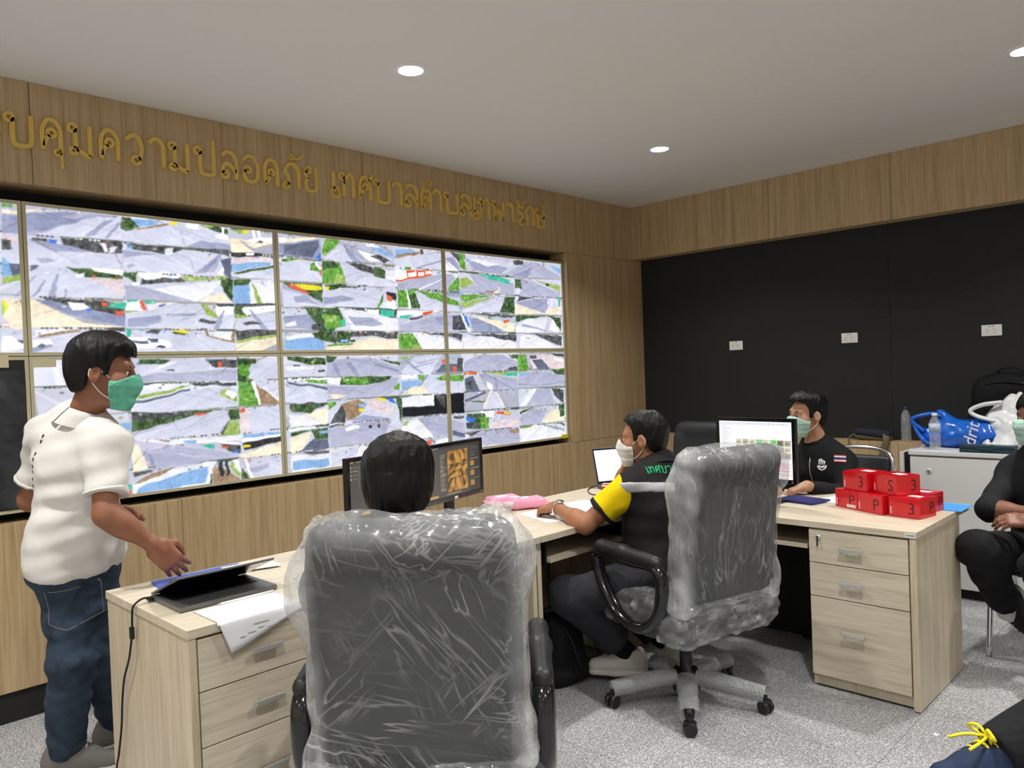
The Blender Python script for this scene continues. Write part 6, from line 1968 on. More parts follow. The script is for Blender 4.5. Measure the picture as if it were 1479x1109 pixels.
# rz turns local -y (front of the laptop) to +x
laptop('grey laptop with its lid half closed on the near end of the foreground desk', (1.345, -3.94, .7515), math.radians(90), .335, .235, math.radians(21))
im = np.ones((40, 60, 3))*.97; rect(im, 0, 1, 0, .05, (225, 230, 240))
M['ui_white'] = vcol_mat('ui_white', 1.15, 0.3)
laptop('open laptop with a blank white screen in front of the man in the yellow shirt', (1.225, -1.30, .7515), math.radians(64), .33, .225, math.radians(108), im, M['ui_white'])

# ---- papers
def sheet(name, label, pts, mat, cat='paper', group=None, th=.0008, nrm=(0, 0, 1)):
    n = Vector(nrm); v = [Vector(p) for p in pts]
    k = len(v)
    o = mesh_obj(name, [tuple(p) for p in v]+[tuple(p+n*th) for p in v], [tuple(range(k-1, -1, -1)), tuple(range(k, 2*k))]+[(i, (i+1) % k, k+(i+1) % k, k+i) for i in range(k)], mat)
    tag(o, label, cat, group); return o
# sheet under the laptop that hangs over the desk edge
v = []; f = []
nA = 8; nB = 9
for i in range(nA+1):
    s = i/nA
    y = -4.075+s*.275
    low = .662+.055*s if s < .14 else .650+.085*(s-.0)
    low = .648+.34*max(0, .12-s)*0+.30*max(0, .13-s)*2.6+.10*max(0, s-.13)
    prof = [(1.60, .7525), (1.66, .7526), (1.72, .753), (1.762, .7535), (1.772, .751), (1.7765, .742)]+[(1.778+.006*q/4, .742+(low-.742)*q/4) for q in range(1, 5)]
    for x, z in prof: v.append((x, y, z))
m_ = 10
for i in range(nA):
    for j in range(m_-1): f.append((i*m_+j, (i+1)*m_+j, (i+1)*m_+j+1, i*m_+j+1))
pt = thing('paper_sheet', 'white printed sheet hanging over the edge of the foreground desk', 'paper', (0, 0, 0))
o = mesh_obj('sheet', v, f, M['paper'], pt, True)
sm = o.modifiers.new('thickness', 'SOLIDIFY'); sm.thickness = .0008
pr = MB()
for k, (y, z, w) in enumerate(((-4.01, .690, .018), (-3.985, .697, .026), (-3.95, .705, .02), (-3.92, .70, .03), (-3.965, .72, .05), (-3.88, .712, .04))):
    pr.box(1.7815+.004*(.742-z)/.09, 1.7822+.004*(.742-z)/.09, y, y+w, z, z+.0035)
pr.build('pencil_marks', plain('pencil', srgb(170, 172, 178), 0.7), pt)
sheet('folder', 'blue folder lying behind the half-closed laptop', [(1.115, -4.02, .7505), (1.235, -4.035, .7505), (1.255, -3.70, .7505), (1.115, -3.69, .7505)], plain('folder_blue', srgb(52, 82, 190), 0.4), 'folder', th=.006)
sheet('paper_sheet', 'white paper edge sticking out behind the laptop by the chair', [(1.14, -3.77, .757), (1.25, -3.78, .757), (1.30, -3.60, .757), (1.16, -3.59, .757)], M['paper'], th=.002)
sheet('paper_sheet', 'white paper under the wristwatch arm on the middle desk', [(1.31, -2.30, .7505), (1.60, -2.39, .7505), (1.66, -2.20, .7505), (1.37, -2.10, .7505)], M['paper'], group=None)
sheet('paper_sheet', 'white paper further along the middle desk beyond the resting forearm', [(1.30, -2.02, .7505), (1.56, -2.06, .7505), (1.60, -1.84, .7505), (1.34, -1.80, .7505)], plain('paper_blueish', srgb(214, 224, 238), .6))
sheet('paper_sheet', 'white paper beside the red boxes on the right desk', [(2.35, -1.20, .7505), (2.50, -1.245, .7505), (2.56, -1.06, .7505), (2.41, -1.0, .7505)], M['paper'], th=.003)
bp_ = sheet('notebook', 'white notebook with blue cover below the bright monitor', [(2.20, -1.30, .7505), (2.41, -1.34, .7505), (2.44, -1.19, .7505), (2.23, -1.15, .7505)], plain('note_blue', srgb(40, 44, 110), .5), 'notebook', th=.012)
sheet('blue_sheet', 'bright blue card overhanging the corner of the right desk', [(2.88, -1.16, .7505), (3.02, -1.15, .7505), (3.02, -.955, .7505), (2.85, -.94, .7505)], M['blue_paper'], 'card', th=.0015)
o = MB().box(3.082, 3.098, -1.855, -1.838, .0, .002).build('paper_scrap', M['paper']); tag(o, 'tiny white paper scrap on the floor near the yellow-laced shoe', 'scrap')
# stylus
t = thing('stylus', 'white stylus pen lying along the front of the laptop', 'pen', (0, 0, 0))
MB().tube([(1.602, -3.985, .7555), (1.603, -3.80, .7555)], .0042, 10).build('barrel', M['white'], t, True)
MB().tube([(1.602, -3.985, .7555), (1.602, -3.998, .7555)], [.0042, .001], 10).build('tip', M['satin_metal'], t, True)
# charging cable
t = thing('charging_cable', 'black charging cable hanging down the end of the foreground desk', 'cable', (0, 0, 0))
MB().tube(catmull([(1.36, -4.112, .762), (1.366, -4.14, .768), (1.372, -4.168, .757), (1.368, -4.176, .735), (1.356, -4.176, .66), (1.32, -4.176, .57), (1.264, -4.176, .486), (1.235, -4.176, .40), (1.215, -4.176, .307), (1.18, -4.178, .20), (1.154, -4.178, .146), (1.14, -4.182, .02), (1.10, -4.25, .006), (1.0, -4.40, .006)], 6), .0038, 8).build('cord', M['cable'], t, True)
MB().box(1.348, 1.364, -4.183, -4.169, .640, .682, .004).build('ferrite', M['cable'], t)
MB().box(1.347, 1.375, -4.125, -4.108, .7555, .7665, .003).build('plug', M['cable'], t)

# ---- red boxes
M['box_label'] = plain('box_label', srgb(236, 220, 220), .5)
def red_box(label, c, rz, z, w=.142, d=.135, h=.088, front='P', side='3', sticker=None):
    t = thing('red_box', label, 'box', (c[0], c[1], z), rz, 'glossy red boxes on the right desk')
    MB().box(-w/2, w/2, -d/2, d/2, 0, h-.0015, .0015).build('carton', M['red_box'], t)
    MB().box(-w/2+.001, w/2-.001, -d/2+.001, d/2-.001, h-.0015, h, .0006).build('lid_flap', M['red_box'], t)
    if front: text_mesh('printed_letter', front, .075, M['ink_dark'], t, face_matrix((w*.24, -d/2-.0006, h*.45), (1, 0, 0), (0, 0, 1)))
    if side: text_mesh('printed_letter', side, .075, M['ink_dark'], t, face_matrix((w/2+.0006, d*.22, h*.45), (0, 1, 0), (0, 0, 1)))
    if sticker == 'front': MB().box(w*.02, w*.42, -d/2-.0009, -d/2+.0002, .008, .022).build('barcode_label', M['box_label'], t)
    if sticker == 'top': MB().box(-w*.1, w*.3, -d*.1, d*.2, h-.0003, h+.0007).build('seal', M['box_label'], t)
    b = MB(); b.box(-w/2+.008, -w/2+.012, -d/2-.0008, -d/2+.0002, .012, .045); b.build('small_print', M['box_label'], t)
R_ = math.radians
red_box('red box at the left end of the bottom row, by the white paper', (2.600, -1.262), R_(-26), .7505, front='P', side=None, sticker='front')
red_box('red box in the middle of the bottom row, marked P', (2.730, -1.325), R_(-24), .7505, front='P', side='3')
red_box('front red box at the right end of the bottom row, marked 3 at the front', (2.874, -1.350), R_(-12), .7505, front='3', side='P', sticker='top')
red_box('rear red box on the desk behind the row, only its end showing', (2.865, -1.195), R_(-8), .7505, front=None, side='P', sticker='top')
red_box('upper left red box of the pile, marked 3', (2.635, -1.250), R_(-22), .8392, front='3', side=None, sticker='top')
red_box('upper right red box of the pile, letters on two faces', (2.790, -1.290), R_(-28), .8392, front='S', side='3', sticker='top')

# ---- tissue packs
M['pink_film'] = plain('pink_film', srgb(240, 160, 190), .22, var=.12, bscale=30, coat=.4)
M['clear_film'] = film_mat('clear_film', .30, .55, (20, 20, 20), rough=.12, seed=7)
M['print_blue'] = plain('print_blue', srgb(96, 92, 196), .4); M['print_white'] = plain('print_white', srgb(245, 236, 242), .4)
def tissue(label, c, rz, s=1.0):
    t = thing('tissue_pack', label, 'tissue pack', (c[0], c[1], .751), rz, 'pink tissue packs on the desk')
    nz = make_noise(70, 9, int(c[0]*100))
    sdf_obj('wrapper', [RB((0, 0, .030), (.095*s, .052, .028), .024, None, .02), RB((.098*s, 0, .03), (.012, .046, .006), .005, None, .012), RB((-.098*s, 0, .03), (.012, .046, .006), .005, None, .012)], .006, M['pink_film'], t, post=lambda P, d: d+.0022*nz(P))
    sdf_obj('white_panel', [RB((-.02, 0, .045), (.045, .034, .0142), .012, None, .02)], .006, M['print_white'], t)
    text_mesh('brand_print', 'tissue', .030, M['print_blue'], t, face_matrix((-.02, -.002, .0605), (1, 0, 0), (0, 1, 0)))
    return t
tissue('pink tissue pack lying nearest the monitor stand', (1.10, -2.19), R_(70))
tissue('pink tissue pack lying behind the other, toward the man in yellow', (1.24, -2.16), R_(62))
t = thing('plastic_wrapper', 'clear crumpled plastic wrapper beside the pink tissue packs', 'wrapper', (1.20, -2.36, .751))
nz_ = make_noise(60, 10, 2)
sdf_obj('wrapper_film', [EL((0, 0, .03), (.07, .06, .03), None, .02), EL((.04, .05, .035), (.05, .04, .03), None, .02)], .006, M['clear_film'], t, post=lambda P, d: d+.008*nz_(P), pad=.04)

# ---- small things by the open laptop
t = thing('red_box_small', 'small red and white carton beside the open laptop', 'carton', (1.27, -1.50, .751), .5)
MB().box(-.03, .03, -.022, .022, 0, .045, .002).build('carton', M['red_box'], t); MB().box(-.0305, .0305, -.0225, .0225, .030, .040).build('white_band', M['white'], t)
t = thing('desk_cable', 'thin dark cable curling on the middle desk by the open laptop', 'cable', (0, 0, 0))
MB().tube(catmull([(1.12, -1.30, .754), (1.10, -1.42, .754), (1.17, -1.56, .754), (1.30, -1.66, .754), (1.42, -1.60, .754)], 6), .003, 6).build('cord', M['cable'], t, True)

# ---- black bag under the middle desk
t = thing('black_bag', 'black cloth bag on the floor under the middle desk', 'bag', (1.60, -2.36, 0))
nz_b = make_noise(22, 9, 8)
sdf_obj('bag_body', [RB((0, 0, .17), (.10, .12, .165), .06, None, .03), EL((.03, .02, .05), (.11, .12, .06), None, .04)], .010, M['black_cloth'], t, post=lambda P, d: d+.009*nz_b(P), pad=.04)
MB().tube(catmull([(.09, -.06, .30), (.13, -.04, .22), (.135, 0, .10), (.12, .04, .05)], 6), .010, 8, ry=.004).build('strap', M['black_plastic'], t, True)

# ================================================================== on the cabinet and the ledge
M['bottle_clear'] = film_mat('bottle_clear', .22, .45, (30, 30, 6), rough=.05, seed=1.0, bump=.3)
M['cap_white'] = plain('cap_white', srgb(235, 236, 240), .4); M['cap_blue'] = plain('cap_blue', srgb(40, 50, 110), .4)
M['bottle_label'] = plain('bottle_label', srgb(196, 208, 228), .4, var=.15, bscale=80)
def bottle(label, loc, cap, h=.215, r=.032, lab=True):
    t = thing('water_bottle', label, 'bottle', loc, 0, 'clear water bottles')
    prof = [(.001, .002), (r*.8, 0), (r, .01)]
    for k in range(6): prof += [(r, .02+k*.013), (r*.93, .0265+k*.013)]
    prof += [(r, h*.52), (r, h*.70), (r*.92, h*.76), (r*.55, h*.88), (r*.40, h*.91), (r*.40, h*.95)]
    o = MB().lathe(prof, 24).build('bottle_body', M['bottle_clear'], t, True)
    o2 = MB().lathe([(r*.46, h*.93), (r*.48, h*.94), (r*.48, h), (r*.40, h*1.005), (.0005, h*1.005)], 20).build('cap', cap, t, True)
    if lab: MB().lathe([(r*1.012, h*.50), (r*1.012, h*.72)], 24).build('label_band', M['bottle_label'], t, True)
    return t
bottle('clear water bottle with white cap on the white cabinet before the blue bag', (2.548, .16, .8855), M['cap_white'], .225, .033)
bottle('water bottle with dark blue cap standing on the dado ledge by the black wall', (2.235, .625, .8835), M['cap_blue'], .235, .033, lab=False)

# ---- blue carrier bag
M['blue_bag'] = plain('blue_bag', srgb(20, 100, 205), .25, bump=.35, bscale=14, coat=.3)
M['white_bag'] = plain('white_bag', srgb(226, 228, 230), .3, bump=.4, bscale=16)
bg = thing('blue_carrier_bag', 'bright blue plastic carrier bag on the white cabinet', 'plastic bag', (2.60, .34, .8855))
nb1 = make_noise(24, 10, 21); nb2 = make_noise(60, 10, 22)
sdf_obj('bag_body', [EL((.0, 0, .085), (.16, .10, .09), None, .04), EL((.13, -.01, .08), (.12, .085, .085), None, .05), RC((-.04, 0, .12), (-.06, 0, .20), .055, .035, .05), EL((-.15, .0, .07), (.06, .06, .07), None, .04), RC((.14, -.01, .10), (.2, 0, .12), .05, .05, .04)], .008, M['blue_bag'], bg,
        post=lambda P, d: np.maximum(d+.012*nb1(P)+.006*nb2(P), .001-P[:, 2]), pad=.05)
MB().tube(catmull([(-.15, -.05, .10), (-.215, -.06, .16), (-.20, -.06, .19), (-.10, -.06, .215), (-.05, -.06, .20)], 6), .022, 8, ry=.013).build('handle_loop', M['blue_bag'], bg, True)
MB().tube(catmull([(-.215, -.055, .17), (-.19, -.06, .10), (-.14, -.07, .04), (-.08, -.09, .02)], 6), .020, 8, ry=.013).build('handle_loop', M['blue_bag'], bg, True)
text_mesh('bag_print', 'drit', .105, M['print_white'], bg, face_matrix((.135, -.118, .10), (.25, -.15, .95), (-.93, .1, .35)), .0008)
# ---- white carrier bags
wb = thing('white_carrier_bag', 'white plastic carrier bag with open handle, standing taller behind the dark case', 'plastic bag', (2.90, .36, .8855), 0, 'white plastic bags on the cabinet')
nw1 = make_noise(26, 10, 31); nw2 = make_noise(64, 12, 32)
sdf_obj('bag_body', [EL((0, 0, .10), (.15, .10, .11), None, .04), EL((.03, .02, .20), (.13, .08, .10), None, .04), RC((-.02, 0, .2), (.08, .02, .30), .06, .04, .05), RC((.1, 0, .2), (.17, 0, .27), .05, .03, .04)], .008, M['white_bag'], wb,
        post=lambda P, d: np.maximum(d+.013*nw1(P)+.008*(1-np.abs(nw2(P))), .001-P[:, 2]), pad=.05)
MB().tube(catmull([(-.05, -.06, .17), (-.15, -.07, .20), (-.185, -.07, .235), (-.12, -.06, .27), (-.02, -.05, .285)], 6), .022, 8, ry=.013).build('handle_loop', M['white_bag'], wb, True)
wb = thing('white_carrier_bag', 'low crumpled white plastic bag at the right end of the cabinet', 'plastic bag', (3.0, .24, .8855), 0, 'white plastic bags on the cabinet')
sdf_obj('bag_body', [EL((0, 0, .055), (.16, .09, .06), None, .04), EL((.09, .0, .07), (.10, .08, .07), None, .04), EL((-.12, -.03, .03), (.08, .06, .035), None, .04)], .008, M['white_bag'], wb,
        post=lambda P, d: np.maximum(d+.010*nw2(P)+.008*nw1(P), .001-P[:, 2]), pad=.05)
# ---- dark teal case
cs = thing('tool_case', 'dark teal plastic case lying at the front of the white cabinet', 'case', (2.845, .105, .8855))
teal = plain('teal_plastic', srgb(34, 58, 68), .4)
MB().box(-.14, .14, -.045, .045, 0, .022, .005).build('case_bottom', teal, cs); MB().box(-.14, .14, -.045, .045, .0225, .045, .005).build('case_lid', teal, cs)
o = MB().box(-.035, .035, -.052, -.044, .014, .030, .002).build('latch', teal, cs)
# ---- black backpack
bk = thing('backpack', 'black backpack on the cabinet behind the white plastic bag', 'backpack', (2.86, .592, .8855))
nk = make_noise(18, 9, 41)
M['bag_black'] = cloth('bag_black', srgb(20, 20, 22), .75, 600, .2, .3)
sdf_obj('bag_body', [RB((0, 0, .21), (.20, .07, .205), .07, None, .03), EL((0, 0, .34), (.185, .075, .125), None, .05)], .011, M['bag_black'], bk, post=lambda P, d: np.maximum(d+.006*nk(P), .001-P[:, 2]), pad=.03)
sdf_obj('front_pocket', [RB((0, -.055, .15), (.16, .045, .13), .04, None, .02)], .011, M['bag_black'], bk, post=lambda P, d: np.maximum(d+.005*nk(P), .001-P[:, 2]))
MB().tube(catmull([(-.15, -.066, .36), (-.08, -.078, .395), (.08, -.078, .395), (.15, -.066, .36)], 6), .005, 6).build('zip', M['black_gloss'], bk, True)
MB().tube(catmull([(-.06, -.02, .455), (-.03, -.02, .485), (.05, -.02, .485), (.08, -.02, .455)], 6), .012, 8, ry=.005).build('grab_handle', M['bag_black'], bk, True)
mb = MB(); mb.lathe([(.021, 0), (.021, .003), (.018, .003), (.018, 0)], 20, M=Matrix.Translation((-.045, -.101, .245)) @ Matrix.Rotation(math.pi/2, 4, 'X')); mb.box(-.059, -.031, -.1035, -.1005, .241, .249)
mb.build('round_badge', M['white'], bk)
# ---- shoulder bag on the ledge
sg = thing('shoulder_bag', 'small dark blue and khaki shoulder bag on the dado ledge', 'bag', (2.02, .615, .8835))
M['khaki'] = cloth('khaki', srgb(116, 104, 78), .85); M['navy_cloth'] = cloth('navy_cloth', srgb(44, 46, 62), .8)
sdf_obj('bag_body', [RB((0, 0, .032), (.125, .050, .032), .028, frame((.06, 0, 1), (0, 1, 0)), .02)], .007, M['khaki'], sg, post=lambda P, d: np.maximum(d, .001-P[:, 2]))
sdf_obj('flap', [RB((.005, -.008, .052), (.122, .052, .026), .022, frame((.10, 0, 1), (0, 1, 0)), .02)], .007, M['navy_cloth'], sg)
MB().tube(catmull([(.10, -.05, .05), (.11, -.075, .0), (.075, -.085, -.12), (.03, -.09, -.26), (.0, -.085, -.36)], 6), .022, 8, ry=.004).build('strap', M['khaki'], sg, True)
MB().tube(catmull([(-.10, -.02, .05), (-.14, -.05, .03), (-.155, -.055, -.0), (-.14, -.062, -.03)], 6), .012, 8, ry=.004).build('strap', M['khaki'], sg, True)

# ================================================================== the people in the room
HL_SHORT = [(-.13, -.06), (-.06, -.055), (-.035, -.03), (-.026, .02), (.012, .028), (.018, -.004), (.032, -.002), (.036, .05), (.05, .075), (.07, .088), (.1, .092)]
JS = {'head': (1.018, -4.118, 1.518), 'neck': (0.906, -4.162, 1.338), 'chest': (0.869, -4.174, 1.184), 'pelvis': (0.790, -4.175, 0.848), 'shR': (1.048, -4.137, 1.270), 'elR': (1.125, -4.165, 1.028), 'wrR': (1.160, -4.022, 0.896), 'shL': (0.673, -4.210, 1.289), 'elL': (0.559, -4.258, 1.039), 'wrL': (0.807, -4.072, 0.986), 'hipR': (0.812, -4.224, 0.834), 'knR': (0.851, -4.223, 0.461), 'anR': (0.723, -4.217, 0.095), 'hipL': (0.769, -4.113, 0.806), 'knL': (0.787, -4.090, 0.420), 'anL': (0.603, -3.998, 0.085)}
ps = person('person', 'standing man in a white polo shirt, jeans and green face mask beside the video wall', JS, dict(
    base=(JS['pelvis'][0], JS['pelvis'][1], 0), h=.0052, fat=1.0, seed=3, skin=M['skin_brown'], front=(-.06, .99, 0), face=(.517, .857, -.12), head_up=(.05, .1, 1), head_scale=1.06,
    mask='mask_green', hair_top=.014, hair_thick=.006, quiff=.006, hairline=[(-.13, -.072), (-.06, -.066), (-.035, -.04), (-.027, .016), (.012, .026), (.018, -.004), (.030, -.002), (.038, .036), (.05, .058), (.07, .066), (.1, .066)],
    shirt=dict(mat='white_polo', inflate=.022, sleeve=.74, flare=.026, hem=-.05, untucked=True, collar=.034, band='white_polo', wrinkle=1.7, h=.0068),
    trousers=dict(mat='jeans', inflate=.008, len=1.05, cuff=.060, wrinkle=1.3, top=.06, h=.0075),
    shoe=('shoe_grey', 'sole_white', 'lace_white'), toeR=(.62, .78, 0), toeL=(.2, .97, 0),
    handR=dict(dir=(.10, .42, -.52), dorsal=(.55, -.45, .45), thumb=-1, curl=.42, spread=.10, tc=.5, s=1.05), handL=dict(dir=(.5, .75, .05), dorsal=(-.3, .25, .9), thumb=1, curl=.55, tc=.5)))

def drape(fn, p, n, lift):
    """meet the cloth surface walking along -n"""
    n = np.array(Vector(n).normalized(), np.float32); q = np.array(p, np.float32)+n*.16
    s = 0.0
    for _ in range(90):
        d = float(fn((q-n*s)[None])[0])
        if d < .0006: break
        s += min(max(d*.6, .0006), .03)
        if s > .30: s = .16; break
    return q-n*s+n*lift
def decal(name, fn, c, n, up, strips, mat, parent, lift=.002):
    """strips: lists of (u, v, halfwidth) along a stroke, laid on the cloth"""
    n = Vector(n).normalized(); u = Vector(up); u = (u-n*u.dot(n)).normalized(); r = u.cross(n)
    v = []; f = []
    for st in strips:
        k0 = len(v)
        for i, (a, b, w) in enumerate(st):
            a0, b0 = st[max(0, i-1)][:2]; a1, b1 = st[min(len(st)-1, i+1)][:2]
            t = Vector((a1-a0, b1-b0)); t = t.normalized() if t.length > 0 else Vector((1, 0)); m = Vector((-t.y, t.x))
            for s in (-1, 1):
                pp = Vector(c)+r*(a+m.x*w*s)+u*(b+m.y*w*s)
                v.append(tuple(drape(fn, pp, n, lift)))
        for i in range(len(st)-1): f.append((k0+2*i, k0+2*i+2, k0+2*i+3, k0+2*i+1))
    o = mesh_obj(name, v, f, mat, parent, True)
    sm = o.modifiers.new('thickness', 'SOLIDIFY'); sm.thickness = .0012
    return o
def glyph_strips(text, h, w, sw, x0=0.0):
    out = []; x = x0
    for ch in text:
        if ch == ' ': x += w*.6; continue
        ww = w*(.55 if ch == 'เ' else 1)
        for st in GL[ch]:
            if st[0] == 'o':
                rr = st[3]*h*.9
                out.append([(x+st[1]*ww+rr*math.cos(a*math.pi/4), st[2]*h+rr*math.sin(a*math.pi/4), sw*.8) for a in range(9)])
            else:
                out.append([(q.x, q.y, sw) for q in catmull([Vector((x+p[0]*ww, p[1]*h, 0)) for p in st[1:]], 2)])
        x += ww*1.12
    return out
def loc(D, p): return Vector(p)-Vector(D['off'])
# dashes of dark lettering that follow the spine of the polo shirt
c = loc(ps, (0.85, -4.20, 1.185))
strips = []
for k, (a, b) in enumerate(((-.004, .115), (-.010, .095), (-.030, .050), (-.036, .030), (-.044, .004), (-.047, -.016), (-.053, -.042), (-.056, -.068))):
    strips.append([(a, b, .0035), (a-.003, b-.010, .0035)])
    if k < 5: strips.append([(a+.006, b-.002, .0014), (a-.005, b-.012, .0014)])
decal('back_lettering', ps['fn'], c+Vector((.02, 0, 0)), (.12, -.99, .1), (0, 0, 1), strips, M['ink'], ps['root'])
# stitched back pockets of the jeans
bkd = Vector([-float(q) for q in ps['RT'][:, 1]]); rtv = Vector([float(q) for q in ps['RT'][:, 0]])
M['stitch'] = plain('stitch', srgb(120, 118, 112), .8)
for sx in (-1, 1):
    out_ = [(-.062, .0), (-.058, -.12), (0, -.148), (.058, -.12), (.062, .0), (0, -.004), (-.062, 0)]
    pts_ = []
    for (a, b), (a2, b2) in zip(out_[:-1], out_[1:]):
        for k in range(5): pts_.append((a+(a2-a)*k/5, b+(b2-b)*k/5, .0014))
    decal('back_pocket', ps['tfn'], Vector(ps['g']['pelvis'])+rtv*sx*.082+Vector((0, 0, -.075)), bkd+rtv*sx*.35, (0, 0, 1), [pts_], M['stitch'], ps['root'], .0015)
# ------------------------------------------------------------------ man in yellow shirt and black vest
JY = {'head': (1.912, -2.046, 1.120), 'neck': (1.975, -2.014, 0.998), 'chest': (1.988, -2.062, 0.820), 'pelvis': (2.047, -2.096, 0.506), 'shL': (1.957, -2.230, 0.928), 'elL': (1.801, -2.360, 0.759), 'wrL': (1.559, -2.287, 0.807), 'shR': (1.933, -1.834, 0.910), 'elR': (1.708, -1.919, 0.744), 'wrR': (1.760, -2.032, 0.923), 'hipL': (2.037, -2.204, 0.503), 'knL': (1.772, -2.479, 0.465), 'anL': (1.871, -2.165, 0.135), 'hipR': (2.055, -1.977, 0.462), 'knR': (1.650, -2.053, 0.389), 'anR': (1.903, -1.883, 0.101)}
py = person('person', 'seated man in a yellow shirt and black vest with white face mask and wristwatch', JY, dict(
    base=(JY['pelvis'][0], JY['pelvis'][1], 0), h=.0055, fat=1.14, seed=13, skin=M['skin_tan'], front=(-.96, -.1, 0), face=(-.90, -.42, .10), head_scale=1.02,
    mask='mask_white', hair_top=.010, hair_thick=.004, quiff=.008, hairline=HL_SHORT,
    shirt=dict(mat='vest_black', vest='yellow_cloth', inflate=.020, sleeve=.66, flare=.024, hem=-.09, band='vest_black', wrinkle=1.0, h=.0075, collar=.016),
    trousers=dict(mat='dark_trouser', inflate=.016, len=.80, cuff=.062, wrinkle=1.3, h=.008),
    shoe=('shoe_white', 'sole_white', 'lace_white'), toeL=(-.72, -.55, 0), toeR=(-.8, -.2, 0), sock='sock_black',
    handL=dict(dir=(-.80, -.02, -.16), dorsal=(-.1, -.2, .95), thumb=1, curl=.75, spread=.02, tc=.7), handR=dict(dir=(.30, -.10, .60), dorsal=(-.55, -.4, .2), thumb=-1, curl=1.1, tc=.9)))
up_ = py['RT'][:, 2]; latv = py['RT'][:, 0]; fw = py['RT'][:, 1]
c = Vector(py['g']['chest'])
# reflective band round the vest
def band(P):
    L = (P-np.array(py['g']['chest'], np.float32))@up_
    return np.maximum(py['fn'](P)-.0025, np.abs(L-.075)-.024)
V, Q = polygonize(band, *bounds(py['tp'], .03), .0075)
np_mesh('reflective_band', V, Q, M['reflective'], py['root'])
M['green_print'] = plain('green_print', srgb(20, 170, 110), .5)
bk_ = Vector((float(-fw[0]), float(-fw[1]), float(-fw[2])))
nrm = bk_*.72+Vector((0, -.45, .45))
decal('back_lettering', py['fn'], loc(py, (2.045, -2.145, 0.985)), bk_+Vector((0, -.30, .25)), Vector([float(q) for q in up_]), glyph_strips('เทศบาล', .034, .027, .0030, -.045), M['green_print'], py['root'])
# wristwatch
wl = py['g']['wrL']; wd = Vector(py['g']['elL'])-Vector(wl); wd.normalize()
cw = Vector(wl)+wd*.022
a1 = wd.cross(Vector((0, 0, 1))).normalized(); a2 = wd.cross(a1).normalized()
ring = [tuple(cw+a1*.033*math.cos(q*math.pi/12)+a2*.030*math.sin(q*math.pi/12)) for q in range(24)]
wt = MB(); wt.tube(ring, .0045, 8, True); wt = wt.build('wristwatch', M['chrome'], py['root'], True)
Mx = face_matrix(tuple(cw-a2*.034+a1*(-.006)), tuple(wd), tuple(a1))
mb = MB(); mb.lathe([(.019, -.004), (.019, .003), (.016, .005), (.0005, .005)], 22, M=Mx); mb.build('watch_case', M['chrome'], wt, True)
mb = MB(); mb.lathe([(.0155, .0052), (.0005, .0056)], 22, M=Mx); mb.build('watch_face', plain('watch_face', srgb(176, 150, 190), .2), wt, True)
# ------------------------------------------------------------------ man in black jacket behind the right desk
JB = {'head': (2.143, -0.753, 1.149), 'neck': (2.169, -0.676, 0.968), 'chest': (2.174, -0.661, 0.806), 'pelvis': (2.159, -0.557, 0.518), 'shL': (2.313, -0.677, 0.884), 'elL': (2.373, -0.819, 0.699), 'wrL': (2.255, -1.045, 0.796), 'shR': (2.018, -0.658, 0.882), 'elR': (1.970, -0.822, 0.711), 'wrR': (2.080, -1.063, 0.769), 'hipL': (2.240, -0.562, 0.495), 'knL': (2.311, -1.025, 0.471), 'anL': (2.285, -0.947, 0.083), 'hipR': (2.074, -0.556, 0.484), 'knR': (2.085, -0.995, 0.455), 'anR': (2.020, -0.927, 0.097)}
pb = person('person', 'seated man in a black jacket with a flag patch behind the right desk', JB, dict(
    base=(JB['pelvis'][0], JB['pelvis'][1], 0), h=.0065, fat=1.0, seed=23, skin=M['skin_light'], front=(-.08, -.99, 0), face=(-.50, -.84, .06), head_scale=1.0,
    mask='mask_pale', hair_top=.014, hair_thick=.005, quiff=.016, hairline=HL_SHORT,
    shirt=dict(mat='black_cloth', inflate=.018, sleeve=1.92, flare=.012, hem=-.10, wrinkle=1.0, h=.0085, collar=.030),
    trousers=dict(mat='black_trouser', inflate=.014, len=.95, h=.010),
    shoe=('shoe_black', 'sole_dark', 'lace_white'), toeL=(-.1, -.99, 0), toeR=(-.2, -.97, 0),
    handL=dict(dir=(-.7, -.6, -.3), dorsal=(0, 0, 1), thumb=1, curl=.6), handR=dict(dir=(.3, -.8, -.2), dorsal=(0, 0, 1), thumb=-1, curl=.6)))
fl_c = loc(pb, (2.318, -.75, .915)); fl_n = (.40, -.85, .1)
for k, (b0, b1, m_) in enumerate(((.014, .020, 'flag_red'), (.007, .014, 'flag_white'), (-.007, .007, 'flag_blue'), (-.014, -.007, 'flag_white'), (-.020, -.014, 'flag_red'))):
    if m_ not in M: M[m_] = plain(m_, {'flag_red': srgb(200, 40, 50), 'flag_white': srgb(235, 235, 235), 'flag_blue': srgb(44, 48, 110)}[m_], .7)
    bm_ = (b0+b1)/2; hw = (b1-b0)/2
    decal('flag_patch', pb['fn'], fl_c, fl_n, (0.05, 0, 1), [[(a*.009-.030, bm_, hw) for a in range(8)]], M[m_], pb['root'], .003)
em = []
for k in range(4): em.append([(-.015+k*.009, .006, .0030), (-.016+k*.0095, .022+.006*math.sin(k*1.3+.6), .0034), (-.016+k*.0095, .034+.006*math.sin(k*1.3+.6), .003)])
em += [[(-.022, .0, .004), (-.012, -.018, .004), (.004, -.024, .004), (.018, -.014, .004), (.022, .004, .004)], [(-.016, -.002, .005), (.0, -.008, .006), (.014, -.002, .005)]]
decal('chest_emblem', pb['fn'], loc(pb, (2.235, -.80, .875)), (-.05, -1, .1), (0, 0, 1), em, M['flag_white'], pb['root'], .003)
